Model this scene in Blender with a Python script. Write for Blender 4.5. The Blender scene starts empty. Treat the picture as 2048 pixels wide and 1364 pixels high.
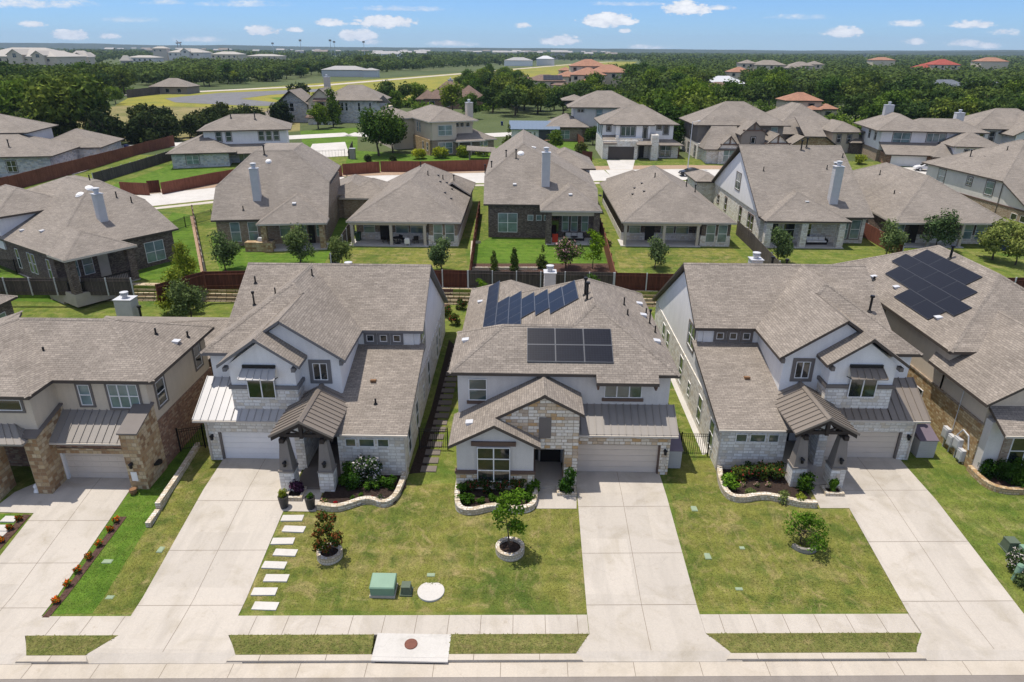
HAZE = .00007; SUN = 3.6; SKY = .11; EXPO = .42
SKYTINT = (.35, .57, 1.0, 1); CLOUD_LO = (5.2,5.5,6.1,1); CLOUD_HI = (7,7.1,7.3,1); OVERHEAD_FILL = (5.8,5.8,5.8,1)  # last colour: unseen cloud added overhead as fill light
import bpy, math, random
import numpy as np
from mathutils import Vector, Matrix
C = bpy.context.scene.collection
S = bpy.context.scene
# ---------------------------------------------------------------- camera
FPX = 1365.0; HC = 24.5
PITCH = math.radians(23.06); YAW = math.radians(0.8); ROLL = math.radians(0.4)
CAMF = Vector((-math.sin(YAW)*math.cos(PITCH), math.cos(YAW)*math.cos(PITCH), -math.sin(PITCH)))
_r = Vector((math.cos(YAW), math.sin(YAW), 0)); _u = _r.cross(CAMF)
CAMR = _r*math.cos(ROLL) + _u*math.sin(ROLL); CAMU = -_r*math.sin(ROLL) + _u*math.cos(ROLL)
def ray(px, py): return CAMF + CAMR*((px-1024)/FPX) - CAMU*((py-682)/FPX)
O0 = Vector((0, 0, HC))
def onz(px, py, z):
    d = ray(px, py); return O0 + d*((z-HC)/d.z)
def ony(px, py, y):
    d = ray(px, py); return O0 + d*(y/d.y)
def onx(px, py, x):
    d = ray(px, py); return O0 + d*(x/d.x)
def onpl(px, py, p0, n):
    d = ray(px, py); n = Vector(n); return O0 + d*((Vector(p0)-O0).dot(n)/d.dot(n))
# terrain: height depends on depth only, piecewise linear
TB = [(-60, -.32), (23.3, -.32), (23.35, -.01), (25.25, -.005), (33.0, .76), (40, .85), (50, 1.0), (64.0, 1.25), (64.3, 2.6), (80, 3.0),
      (100, 3.2), (126, 3.5), (142, 4.4), (200, 5.0), (12000, 5.0)]
def tz(y):
    for (a, za), (b, zb) in zip(TB, TB[1:]):
        if y <= b: return za + (zb-za)*(y-a)/(b-a)
    return TB[-1][1]
def at(px, py, off=0.0):
    z = 1.0
    for _ in range(25): z = .5*z + .5*(tz(onz(px, py, z).y) + off)
    p = onz(px, py, z); return p
# ---------------------------------------------------------------- tagging
def tag(o, label=None, cat=None, group=None, kind=None):
    if label: o['label'] = label
    if cat: o['category'] = cat
    if group: o['group'] = group
    if kind: o['kind'] = kind
    return o
def empty(name, loc, label, cat, group=None, rz=0.0):
    o = bpy.data.objects.new(name, None); C.objects.link(o)
    o.location = loc; o.rotation_euler = (0, 0, rz); o.empty_display_size = .3
    tag(o, label, cat, group); return o
def copy_tree(o, parent=None):
    c = o.copy(); C.objects.link(c)
    if parent: c.parent = parent
    for ch in o.children: copy_tree(ch, c)
    return c
# ---------------------------------------------------------------- mesh builder
class MB:
    def __init__(s): s.v = []; s.f = []; s.m = []
    def add(s, pts, faces, mi=0):
        b = len(s.v); s.v += [tuple(p) for p in pts]
        for f in faces: s.f.append([b+i for i in f]); s.m.append(mi)
        return s
    def poly(s, pts, mi=0): return s.add(pts, [list(range(len(pts)))], mi)
    def box(s, x0, x1, y0, y1, z0, z1, mi=0):
        if x0 > x1: x0, x1 = x1, x0
        if y0 > y1: y0, y1 = y1, y0
        if z0 > z1: z0, z1 = z1, z0
        p = [(x0,y0,z0),(x1,y0,z0),(x1,y1,z0),(x0,y1,z0),(x0,y0,z1),(x1,y0,z1),(x1,y1,z1),(x0,y1,z1)]
        return s.add(p, [[0,3,2,1],[4,5,6,7],[0,1,5,4],[1,2,6,5],[2,3,7,6],[3,0,4,7]], mi)
    def hexa(s, p, mi=0):   # 8 points, bottom ring then top ring
        return s.add(p, [[0,3,2,1],[4,5,6,7],[0,1,5,4],[1,2,6,5],[2,3,7,6],[3,0,4,7]], mi)
    def prism(s, pts, z0, z1, mi=0, mtop=None):
        a = sum(p[0]*q[1]-q[0]*p[1] for p, q in zip(pts, list(pts[1:])+[pts[0]]))
        if a < 0: pts = list(pts)[::-1]
        n = len(pts); v = [(p[0], p[1], z0) for p in pts] + [(p[0], p[1], z1) for p in pts]
        s.add(v, [list(range(n))[::-1]] + [[i, (i+1) % n, n+(i+1) % n, n+i] for i in range(n)], mi)
        s.add(v[n:], [list(range(n))], mi if mtop is None else mtop); return s
    def slab(s, pts, d, mi=0, side=None):   # polygon pts extruded by vector d
        n = len(pts); d = Vector(d); P = [Vector(p) for p in pts]
        v = P + [p+d for p in P]
        nn = Vector((0,0,0))
        for i in range(n): nn += P[i].cross(P[(i+1) % n])
        fl = nn.dot(d) < 0
        top = list(range(n)); bot = [n+i for i in range(n)]
        fs = [top if fl else top[::-1], bot[::-1] if fl else bot]
        s.add(v, fs, mi)
        q = [[i, (i+1) % n, n+(i+1) % n, n+i] for i in range(n)]
        if fl: q = [f[::-1] for f in q]
        s.add(v, q, mi if side is None else side); return s
    def tube(s, p, q, r0, r1=None, n=8, mi=0, caps=True):
        p = Vector(p); q = Vector(q); r1 = r0 if r1 is None else r1
        d = (q-p).normalized(); a = d.orthogonal().normalized(); b = d.cross(a)
        v = []
        for c, r in ((p, r0), (q, r1)):
            for i in range(n):
                t = 2*math.pi*i/n; v.append(c + a*(math.cos(t)*r) + b*(math.sin(t)*r))
        fs = [[i, (i+1) % n, n+(i+1) % n, n+i] for i in range(n)]
        if caps: fs += [list(range(n))[::-1], [n+i for i in range(n)]]
        return s.add(v, fs, mi)
    def lathe(s, c, prof, n=20, mi=0, sx=1, sy=1):
        v = []; c = Vector(c)
        for r, z in prof:
            for i in range(n):
                t = 2*math.pi*i/n; v.append(c + Vector((math.cos(t)*r*sx, math.sin(t)*r*sy, z)))
        m = len(prof); fs = []
        for k in range(m-1):
            for i in range(n): fs.append([k*n+i, k*n+(i+1) % n, (k+1)*n+(i+1) % n, (k+1)*n+i])
        fs += [list(range(n))[::-1], [(m-1)*n+i for i in range(n)]]
        return s.add(v, fs, mi)
    def build(s, name, mats, parent=None, smooth=False, world=True):
        """vertices are in world (or parent-local if world False) coordinates"""
        if not isinstance(mats, (list, tuple)): mats = [mats]
        V = [Vector(v) for v in s.v]
        off = Vector((0, 0, 0)); inv = None
        if world and parent is not None:
            R = parent
            chain = Matrix.Identity(4)
            while R is not None:
                chain = Matrix.Translation(R.location) @ Matrix.Rotation(R.rotation_euler.z, 4, 'Z') @ chain if R.type == 'EMPTY' else chain
                R = R.parent
            inv = chain.inverted(); V = [inv @ v for v in V]
        me = bpy.data.meshes.new(name)
        me.from_pydata([tuple(v) for v in V], [], s.f)
        for m in mats: me.materials.append(m)
        me.polygons.foreach_set('material_index', s.m)
        if smooth: me.polygons.foreach_set('use_smooth', [True]*len(s.f))
        me.update()
        uv = me.uv_layers.new(name='UVMap').data
        for p in me.polygons:
            n = p.normal
            if abs(n.z) > .999: ua, va = Vector((1,0,0)), Vector((0,1,0))
            else:
                ua = Vector((-n.y, n.x, 0)).normalized(); va = n.cross(ua)
            for li in p.loop_indices:
                co = me.vertices[me.loops[li].vertex_index].co
                uv[li].uv = (co.dot(ua), co.dot(va))
        o = bpy.data.objects.new(name, me); C.objects.link(o)
        if parent is not None: o.parent = parent
        return o
# ---------------------------------------------------------------- materials
def lin(c):
    return tuple((x/255/12.92 if x/255 <= .04045 else ((x/255+.055)/1.055)**2.4) for x in c) + (1,)
class NT:
    def __init__(s, name):
        s.m = bpy.data.materials.new(name); s.m.use_nodes = True; s.t = s.m.node_tree
        s.t.nodes.clear(); s.out = s.n('ShaderNodeOutputMaterial'); s.b = s.n('ShaderNodeBsdfPrincipled')
        s.l(s.b.outputs[0], s.out.inputs[0])
        s._uv = None; s._pos = None
    def n(s, t, **k):
        x = s.t.nodes.new(t)
        for a, b in k.items(): setattr(x, a, b)
        return x
    def l(s, a, b): s.t.links.new(a, b)
    def put(s, sock, v):
        if hasattr(v, 'is_linked') or isinstance(v, bpy.types.NodeSocket): s.l(v, sock)
        else: sock.default_value = v
    @property
    def uv(s):
        if s._uv is None: s._uv = s.n('ShaderNodeTexCoord').outputs['UV']
        return s._uv
    @property
    def pos(s):
        if s._pos is None: s._pos = s.n('ShaderNodeNewGeometry').outputs['Position']
        return s._pos
    def noise(s, vec, scale, detail=3, rough=.55, dist=0):
        x = s.n('ShaderNodeTexNoise'); s.l(vec, x.inputs['Vector']); x.inputs['Scale'].default_value = scale
        x.inputs['Detail'].default_value = detail; x.inputs['Roughness'].default_value = rough; x.inputs['Distortion'].default_value = dist
        return x.outputs['Fac']
    def vmul(s, vec, v):
        x = s.n('ShaderNodeVectorMath', operation='MULTIPLY'); s.l(vec, x.inputs[0]); x.inputs[1].default_value = v; return x.outputs[0]
    def math(s, op, a, b=0.0, c=0.0):
        x = s.n('ShaderNodeMath', operation=op); s.put(x.inputs[0], a); s.put(x.inputs[1], b); s.put(x.inputs[2], c); return x.outputs[0]
    def ramp(s, fac, els, interp='LINEAR'):
        x = s.n('ShaderNodeValToRGB'); s.l(fac, x.inputs[0]); r = x.color_ramp; r.interpolation = interp
        while len(r.elements) < len(els): r.elements.new(.5)
        for e, (p, c) in zip(r.elements, els): e.position = p; e.color = c if len(c) == 4 else (*c, 1)
        return x.outputs[0]
    def mix(s, fac, a, b, blend='MIX'):
        x = s.n('ShaderNodeMix', data_type='RGBA', blend_type=blend); s.put(x.inputs[0], fac); s.put(x.inputs[6], a); s.put(x.inputs[7], b); return x.outputs[2]
    def bump(s, h, strength=.4, dist=.02):
        x = s.n('ShaderNodeBump'); s.l(h, x.inputs['Height']); x.inputs['Strength'].default_value = strength; x.inputs['Distance'].default_value = dist
        s.l(x.outputs[0], s.b.inputs['Normal'])
    def brick(s, vec, c1, c2, mortar, bw, rh, ms, offset=.5, smooth=.1, bias=0, sq=1, sqf=2):
        x = s.n('ShaderNodeTexBrick'); s.l(vec, x.inputs['Vector']); x.offset = offset; x.squash = sq; x.squash_frequency = sqf
        s.put(x.inputs['Color1'], c1); s.put(x.inputs['Color2'], c2); s.put(x.inputs['Mortar'], mortar)
        x.inputs['Scale'].default_value = 1; x.inputs['Mortar Size'].default_value = ms; x.inputs['Mortar Smooth'].default_value = smooth
        x.inputs['Bias'].default_value = bias; x.inputs['Brick Width'].default_value = bw; x.inputs['Row Height'].default_value = rh
        return x
    def fin(s, col, rough=.8, spec=.3, metal=0):
        s.put(s.b.inputs['Base Color'], col); s.put(s.b.inputs['Roughness'], rough)
        s.b.inputs['Specular IOR Level'].default_value = spec; s.b.inputs['Metallic'].default_value = metal
        return s.m
W = (1,1,1,1); K = (0,0,0,1)
def g(v): return (v, v, v, 1)
def m_plain(name, c, rough=.6, spec=.3, var=.12, scale=1.5, metal=0):
    t = NT(name); f = t.noise(t.pos, scale, 5); a = t.ramp(f, [(.3, g(1-var)), (.7, g(1+0*var))])
    return t.fin(t.mix(1, c, a, 'MULTIPLY'), rough, spec, metal)
def m_shingle(name, a, b, mort):
    t = NT(name)
    br = t.brick(t.uv, a, b, mort, .33, .15, .012, .43, .3)
    br2 = t.brick(t.uv, g(.88), g(1.08), g(1), .66, .15, 0, .37, .1)
    col = t.mix(1, br.outputs[0], br2.outputs[0], 'MULTIPLY')
    f = t.noise(t.pos, .35, 4); col = t.mix(1, col, t.ramp(f, [(.3, g(.86)), (.7, g(1.08))]), 'MULTIPLY')
    f2 = t.noise(t.pos, 9, 2); col = t.mix(1, col, t.ramp(f2, [(.3, g(.85)), (.7, g(1.12))]), 'MULTIPLY')
    sv = t.noise(t.vmul(t.uv, (.7, .06, 1)), 1.6, 3); col = t.mix(1, col, t.ramp(sv, [(.3, g(.97)), (.7, g(1.03))]), 'MULTIPLY')
    t.bump(br.outputs[1], -.5, .02)
    return t.fin(col, .9, .2)
def m_stone(name, cols, mort, bw=.52, rh=.21, ms=.016):
    t = NT(name)
    wv = t.n('ShaderNodeTexNoise'); t.l(t.uv, wv.inputs['Vector']); wv.inputs['Scale'].default_value = 1.7
    ad = t.n('ShaderNodeVectorMath', operation='MULTIPLY_ADD'); t.l(wv.outputs['Color'], ad.inputs[0]); ad.inputs[1].default_value = (.09, .05, 0); t.l(t.uv, ad.inputs[2])
    br = t.brick(ad.outputs[0], K, W, g(.5), bw, rh, ms, .43, .25, 0, .62, 2)
    n = len(cols); col = t.ramp(br.outputs[0], [(i/n, c) for i, c in enumerate(cols)], 'CONSTANT')
    f = t.noise(t.uv, 7, 4); col = t.mix(1, col, t.ramp(f, [(.25, g(.82)), (.75, g(1.08))]), 'MULTIPLY')
    col = t.mix(br.outputs[1], col, mort)
    f2 = t.noise(t.uv, 22, 3); h = t.math('SUBTRACT', t.math('MULTIPLY', f2, .5), br.outputs[1]); t.bump(h, .7, .03)
    return t.fin(col, .88, .2)
def m_stucco(name, c):
    t = NT(name); f = t.noise(t.pos, .8, 5); f2 = t.noise(t.pos, 14, 3)
    col = t.mix(1, c, t.ramp(f, [(.3, g(.92)), (.7, g(1.02))]), 'MULTIPLY')
    col = t.mix(1, col, t.ramp(f2, [(.3, g(.95)), (.7, g(1.03))]), 'MULTIPLY')
    dr = t.noise(t.vmul(t.uv, (3.5, .25, 1)), 1.0, 3); col = t.mix(1, col, t.ramp(dr, [(.35, g(.95)), (.6, g(1.0))]), 'MULTIPLY')
    t.bump(t.noise(t.pos, 40, 2), .15, .01); return t.fin(col, .85, .2)
def m_grass(name, c1, c2, c3, dry=.5, sc=.22):
    t = NT(name)
    f = t.noise(t.pos, sc, 6, .62, .6); col = t.ramp(f, [(.30, c1), (.5, c2), (.5+.20*(1-dry)+.02, c2), (.80, c3)])
    f4 = t.noise(t.pos, sc*4.3, 4, .6, .4); col = t.mix(t.math('MULTIPLY', t.ramp(f4, [(.45, K), (.68, W)]), .8), col, c1)
    f5 = t.noise(t.pos, sc*3.1, 5, .7, 1.2); col = t.mix(t.math('MULTIPLY', t.ramp(f5, [(.52, K), (.72, W)]), .35+.5*dry), col, c3)
    f6 = t.noise(t.vmul(t.pos, (1.0, .22, 1)), sc*9, 4, .65, .5); col = t.mix(t.math('MULTIPLY', t.ramp(f6, [(.55, K), (.72, W)]), .55*dry), col, tuple(x*.92 for x in c3[:3])+(1,))
    mw = t.n('ShaderNodeTexWave', bands_direction='Y'); t.l(t.pos, mw.inputs['Vector']); mw.inputs['Scale'].default_value = .28; mw.inputs['Distortion'].default_value = 1.6; mw.inputs['Detail'].default_value = 2
    col = t.mix(1, col, t.ramp(mw.outputs['Fac'], [(.25, g(.94)), (.75, g(1.05))]), 'MULTIPLY')
    f2 = t.noise(t.pos, 3.1, 4, .7); col = t.mix(1, col, t.ramp(f2, [(.25, g(.76)), (.75, g(1.16))]), 'MULTIPLY')
    f3 = t.noise(t.pos, 15, 4, .8); col = t.mix(1, col, t.ramp(f3, [(.25, g(.45)), (.75, g(1.48))]), 'MULTIPLY')
    t.bump(f3, .6, .05); return t.fin(col, .95, .1)
def m_conc(name, c, stain=.12):
    t = NT(name); f = t.noise(t.pos, .45, 6, .6, .8); f2 = t.noise(t.pos, 11, 4, .7)
    col = t.mix(1, c, t.ramp(f, [(.3, (1-stain*1.1, 1-stain*1.2, 1-stain*1.5, 1)), (.5, g(1)), (.75, g(1.04))]), 'MULTIPLY')
    col = t.mix(1, col, t.ramp(f2, [(.3, g(.93)), (.7, g(1.05))]), 'MULTIPLY')
    sl = t.brick(t.pos, g(1-stain*.55), g(1+stain*.3), g(1), 2.9, 3.7, 0, .5, .1); col = t.mix(1, col, sl.outputs[0], 'MULTIPLY')
    f3 = t.noise(t.vmul(t.pos, (1.6, .25, 1)), .8, 4, .6); col = t.mix(t.math('MULTIPLY', t.ramp(f3, [(.50, K), (.72, W)]), stain*3.2), col, tuple(x*.76 for x in c[:3])+(1,))
    f4 = t.noise(t.pos, 1.3, 5, .65, .3); col = t.mix(t.math('MULTIPLY', t.ramp(f4, [(.62, K), (.72, W)]), stain*2.4), col, (c[0]*.62, c[1]*.56, c[2]*.47, 1))
    cr = t.n('ShaderNodeTexVoronoi', feature='DISTANCE_TO_EDGE'); wn = t.n('ShaderNodeTexNoise'); t.l(t.pos, wn.inputs['Vector']); wn.inputs['Scale'].default_value = .9; wn.inputs['Detail'].default_value = 4
    wa_ = t.n('ShaderNodeVectorMath', operation='MULTIPLY_ADD'); t.l(wn.outputs['Color'], wa_.inputs[0]); wa_.inputs[1].default_value = (2.2, 2.2, 0); t.l(t.pos, wa_.inputs[2]); t.l(wa_.outputs[0], cr.inputs['Vector']); cr.inputs['Scale'].default_value = .16
    col = t.mix(t.math('MULTIPLY', t.ramp(cr.outputs['Distance'], [(.0, W), (.003, K)]), .22), col, tuple(x*.55 for x in c[:3])+(1,))
    return t.fin(col, .85, .25)
def m_board(name, c1, c2, gap, bw=.14):
    t = NT(name)
    br = t.brick(t.uv, c1, c2, gap, bw, 40, .010, 0, .1)
    f = t.noise(t.vmul(t.uv, (9, .8, 1)), 1.3, 4); col = t.mix(1, br.outputs[0], t.ramp(f, [(.3, g(.72)), (.7, g(1.15))]), 'MULTIPLY')
    f2 = t.noise(t.pos, .5, 3); col = t.mix(1, col, t.ramp(f2, [(.3, g(.8)), (.7, g(1.1))]), 'MULTIPLY')
    return t.fin(col, .85, .2)
def m_glass(name, c, rough=.06):
    t = NT(name); f = t.noise(t.pos, .9, 2); col = t.mix(1, c, t.ramp(f, [(.3, g(.6)), (.7, g(1.3))]), 'MULTIPLY')
    t.b.inputs['IOR'].default_value = 1.6
    return t.fin(col, rough, .8)
def m_leaf(name, dark, light, tr=.25, flower=None, ff=.0):
    t = NT(name)
    gi = t.n('ShaderNodeNewGeometry').outputs['Random Per Island']
    oi = t.n('ShaderNodeObjectInfo').outputs['Random']
    mid = tuple((a+b)/2 for a, b in zip(dark, light))
    col = t.ramp(gi, [(0, dark), (.55, mid), (1, light)])
    if flower: col = t.mix(t.math('GREATER_THAN', gi, 1-ff), col, flower)
    col = t.mix(1, col, t.ramp(oi, [(0, (.64, .72, .72, 1)), (.5, g(1)), (1, (1.5, 1.32, .95, 1))]), 'MULTIPLY')
    f = t.noise(t.pos, .45, 3); col = t.mix(1, col, t.ramp(f, [(.3, g(.72)), (.7, g(1.28))]), 'MULTIPLY')
    fb = t.noise(t.pos, .07, 3); col = t.mix(1, col, t.ramp(fb, [(.3, (.70,.78,.85,1)), (.7, (1.35,1.22,.95,1))]), 'MULTIPLY')
    d = t.n('ShaderNodeBsdfDiffuse'); tl = t.n('ShaderNodeBsdfTranslucent'); mx = t.n('ShaderNodeMixShader')
    t.l(col, d.inputs[0]); t.l(col, tl.inputs[0]); mx.inputs[0].default_value = tr
    t.l(d.outputs[0], mx.inputs[1]); t.l(tl.outputs[0], mx.inputs[2]); t.l(mx.outputs[0], t.out.inputs[0]); t.t.nodes.remove(t.b)
    return t.m
M = {}
M['shingle'] = m_shingle('shingle', (.300,.262,.222,1), (.232,.201,.170,1), (.135,.117,.10,1))
M['shingle_far'] = m_shingle('shingle_greybrown', (.272,.240,.206,1), (.228,.201,.172,1), (.165,.145,.125,1))
M['shingle_brown'] = m_shingle('shingle_brown', (.24,.165,.13,1), (.17,.12,.095,1), (.09,.065,.05,1))
M['terracotta'] = m_shingle('terracotta_tile', (.40,.21,.135,1), (.30,.165,.11,1), (.2,.11,.08,1))
M['red_tile'] = m_shingle('red_tile', (.36,.085,.06,1), (.30,.075,.055,1), (.2,.05,.04,1))
M['fascia'] = m_plain('fascia_brown', (.085,.068,.055,1), .6)
M['fascia_grey'] = m_plain('fascia_grey', (.17,.165,.165,1), .6)
M['gutter'] = m_plain('gutter_cream', (.55,.5,.43,1), .5)
M['trim'] = m_plain('trim_taupe', (.165,.145,.13,1), .6)
M['trim_brown'] = m_plain('trim_brown', (.13,.085,.065,1), .6)
M['white'] = m_plain('white_paint', (.80,.79,.77,1), .5)
M['cream'] = m_plain('cream_paint', (.55,.49,.41,1), .55)
M['black'] = m_plain('black_metal', (.012,.012,.013,1), .45)
M['darkwood'] = m_plain('dark_timber', (.028,.021,.018,1), .6)
M['stone_white'] = m_stone('white_limestone', [(.72,.69,.63,1),(.78,.76,.70,1),(.66,.60,.50,1),(.80,.78,.73,1),(.74,.71,.65,1),(.60,.57,.52,1),(.79,.76,.69,1)], (.50,.46,.40,1))
M['stone_mix'] = m_stone('cream_limestone', [(.68,.61,.50,1),(.76,.70,.60,1),(.55,.36,.18,1),(.78,.73,.64,1),(.62,.49,.34,1),(.73,.66,.55,1),(.50,.40,.30,1),(.75,.69,.59,1)], (.33,.25,.17,1))
M['stone_tan'] = m_stone('brown_sandstone', [(.44,.32,.18,1),(.52,.40,.25,1),(.34,.21,.11,1),(.55,.44,.29,1),(.40,.27,.15,1),(.49,.37,.22,1),(.29,.18,.10,1)], (.33,.25,.16,1), .42, .24)
M['stone_gold'] = m_stone('golden_rubble_stone', [(.46,.32,.16,1),(.55,.42,.24,1),(.36,.22,.10,1),(.58,.46,.28,1),(.42,.29,.15,1)], (.30,.22,.13,1), .36, .16)
M['stone_grey'] = m_stone('grey_white_stone', [(.52,.54,.55,1),(.60,.60,.58,1),(.40,.41,.42,1),(.55,.52,.45,1),(.63,.62,.6,1)], (.42,.42,.42,1), .6, .28)
M['brick_dark'] = m_stone('dark_brick', [(.14,.105,.085,1),(.19,.145,.115,1),(.10,.075,.065,1),(.25,.20,.16,1),(.16,.12,.095,1)], (.17,.15,.13,1), .24, .085, .008)
M['brick_red'] = m_stone('red_brown_brick', [(.28,.155,.10,1),(.34,.20,.13,1),(.22,.12,.085,1),(.38,.27,.185,1),(.26,.15,.105,1)], (.24,.18,.14,1), .34, .12, .010)
M['brick_tan'] = m_stone('tan_brick', [(.33,.25,.18,1),(.38,.30,.22,1),(.28,.20,.14,1),(.42,.35,.27,1)], (.32,.27,.21,1), .28, .10, .010)
M['stucco_white'] = m_stucco('white_stucco', (.80,.79,.77,1))
M['stucco_grey'] = m_stucco('warm_grey_stucco', (.64,.61,.57,1))
M['stucco_tan'] = m_stucco('tan_stucco', (.62,.53,.41,1))
M['stucco_taupe'] = m_stucco('taupe_stucco', (.235,.21,.185,1))
M['metal_bronze'] = m_plain('bronze_roof_metal', (.20,.17,.14,1), .42, .5, .08)
M['metal_grey'] = m_plain('grey_roof_metal', (.265,.24,.212,1), .42, .5, .08)
M['metal_silver'] = m_plain('silver_roof_metal', (.43,.42,.41,1), .38, .5, .08)
M['garage_white'] = m_plain('garage_white', (.80,.79,.78,1), .5, .3, .06)
M['garage_tan'] = m_plain('garage_tan', (.62,.54,.45,1), .5, .3, .06)
M['chim'] = m_plain('chimney_siding', (.56,.555,.54,1), .6)
M['far_white'] = m_plain('far_white_roofs', (.33,.325,.315,1), .6)
M['garage_dark'] = m_plain('garage_dark', (.065,.055,.05,1), .5)
M['glass'] = m_glass('window_glass_dark', (.012,.018,.02,1))
M['glass_blind'] = m_glass('window_glass_blinds', (.16,.23,.235,1), .12)
M['glass_green'] = m_glass('window_glass_greenish', (.045,.075,.07,1), .08)
M['door'] = m_plain('dark_door', (.02,.017,.016,1), .5)
M['solar'] = None
M['galv'] = m_plain('galvanised_metal', (.55,.56,.58,1), .4, .5, .1)
M['concrete'] = m_conc('driveway_concrete', (.46,.42,.365,1), .16)
M['concrete2'] = m_conc('pale_concrete', (.52,.50,.465,1), .08)
M['kerb'] = m_conc('kerb_concrete', (.47,.42,.35,1), .12)
M['asphalt'] = m_conc('worn_asphalt', (.225,.200,.178,1), .12)
M['asphalt_dk'] = m_conc('runway_asphalt', (.16,.16,.165,1), .15)
M['joint'] = m_plain('joint_dark', (.20,.165,.13,1), .9)
M['pavers'] = m_plain('grey_pavers', (.17,.145,.125,1), .8)
M['mulch'] = m_plain('dark_mulch', (.052,.036,.029,1), .95, .1, .6, 9)
M['mulch_red'] = m_plain('brown_mulch', (.12,.07,.055,1), .95, .1, .6, 9)
M['gravel'] = m_plain('gravel', (.42,.30,.21,1), .95, .1, .4, 5)
M['edge_stone'] = m_stone('edging_stone', [(.60,.52,.40,1),(.66,.60,.50,1),(.52,.44,.32,1),(.70,.66,.58,1)], (.36,.29,.2,1), .3, .15)
M['edge_gold'] = m_stone('edging_gold_stone', [(.50,.36,.2,1),(.58,.46,.3,1),(.42,.27,.13,1)], (.28,.2,.12,1), .3, .15)
M['retain'] = m_stone('retaining_blocks', [(.55,.45,.30,1),(.62,.53,.38,1),(.46,.36,.22,1),(.42,.34,.22,1)], (.10,.075,.05,1), .9, .30, .035)
M['retain_grey'] = m_stone('grey_wall_blocks', [(.30,.285,.25,1),(.36,.34,.30,1),(.25,.235,.21,1)], (.14,.13,.11,1), .5, .22, .02)
M['fence_red'] = m_board('stained_cedar', (.145,.052,.033,1), (.105,.038,.025,1), (.03,.012,.01,1))  # stained cedar with the shade put into its darker colour
M['fence_red_sun'] = m_board('faded_cedar', (.25,.095,.058,1), (.20,.075,.046,1), (.08,.03,.02,1))  # same cedar, lighter: sunlight put into the colour
M['fence_grey'] = m_board('weathered_wood', (.135,.112,.095,1), (.085,.072,.065,1), (.02,.018,.016,1))
M['lawn'] = m_grass('dry_lawn_grass', (.070,.112,.020,1), (.180,.185,.042,1), (.335,.262,.125,1), .85)
M['lawn_green'] = m_grass('lush_lawn_grass', (.055,.118,.013,1), (.10,.175,.022,1), (.18,.21,.05,1), .25)
M['lawn_mid'] = m_grass('mixed_lawn_grass', (.065,.118,.018,1), (.15,.18,.036,1), (.30,.26,.11,1), .6)
M['verge'] = m_grass('verge_grass', (.10,.125,.03,1), (.165,.165,.05,1), (.27,.21,.10,1), .6, .6)
M['field'] = m_grass('dry_field_grass', (.14,.15,.05,1), (.25,.215,.095,1), (.34,.27,.15,1), .6, .03)
M['yfield'] = m_grass('yellow_wildflower_field', (.15,.18,.04,1), (.26,.24,.045,1), (.36,.29,.05,1), .4, .02)
M['plain'] = m_grass('far_plain', (.06,.085,.03,1), (.095,.12,.05,1), (.18,.17,.09,1), .3, .004)
M['bark'] = m_plain('bark', (.10,.08,.06,1), .95, .1, .4, 6)
M['leaf_oak'] = m_leaf('oak_leaves', (.034,.064,.019,1), (.125,.18,.052,1))
M['leaf_mid'] = m_leaf('midgreen_leaves', (.040,.085,.016,1), (.13,.205,.042,1), .3)
M['leaf_lime'] = m_leaf('lime_leaves', (.10,.16,.02,1), (.27,.32,.05,1), .3)
M['leaf_cedar'] = m_leaf('juniper_leaves', (.026,.042,.018,1), (.075,.100,.040,1), .15)
M['leaf_sage'] = m_leaf('greygreen_leaves', (.06,.10,.040,1), (.19,.25,.105,1), .25)
M['leaf_bright'] = m_leaf('bright_leaves', (.045,.11,.012,1), (.13,.24,.03,1), .3)
M['leaf_box'] = m_leaf('boxwood_leaves', (.015,.045,.008,1), (.06,.13,.02,1), .2)
M['leaf_rose'] = m_leaf('rose_leaves', (.02,.04,.012,1), (.08,.12,.03,1), .2, (.38,.05,.06,1), .08)
M['leaf_white'] = m_leaf('white_flower_leaves', (.025,.055,.015,1), (.10,.16,.05,1), .2, (.75,.68,.72,1), .22)
M['leaf_pink'] = m_leaf('pink_flower_leaves', (.04,.08,.02,1), (.14,.2,.05,1), .2, (.62,.36,.42,1), .25)
M['leaf_orange'] = m_leaf('orange_flower_leaves', (.05,.10,.02,1), (.12,.17,.03,1), .2, (.65,.14,.02,1), .55)
M['leaf_rust'] = m_leaf('rust_tipped_leaves', (.035,.07,.014,1), (.13,.18,.03,1), .25, (.30,.10,.035,1), .4)
M['leaf_purple'] = m_leaf('purple_leaves', (.03,.012,.03,1), (.11,.05,.11,1), .2)
M['leaf_crimson'] = m_leaf('crimson_leaves', (.25,.01,.02,1), (.45,.02,.03,1), .2)
M['terra'] = m_plain('dark_planter', (.045,.042,.042,1), .5)
M['clay'] = m_plain('clay_pot', (.22,.12,.06,1), .8)
M['util_green'] = m_plain('utility_green', (.19,.31,.22,1), .5)
M['util_dkgreen'] = m_plain('utility_dull_green', (.10,.13,.09,1), .55)
M['util_lid'] = m_plain('meter_lid_green', (.26,.33,.22,1), .8)
M['iron'] = m_plain('rusted_iron', (.19,.075,.05,1), .7, .3, .3, 6)
M['shed'] = m_plain('shed_resin', (.46,.45,.43,1), .55)
M['shedtop'] = m_plain('shed_lid', (.16,.13,.16,1), .55)
def m_solar():
    t = NT('solar_cells')
    br = t.brick(t.uv, (.006,.0075,.015,1), (.008,.010,.019,1), (.022,.026,.036,1), .16, .16, .006, 0, .2)
    return t.fin(br.outputs[0], .3, .16)
M['solar'] = m_solar()
M['frame_al'] = m_plain('aluminium_frame', (.13,.14,.16,1), .4, .4)
M['frame_blk'] = m_plain('black_panel_frame', (.055,.06,.072,1), .35, .4)
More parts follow.
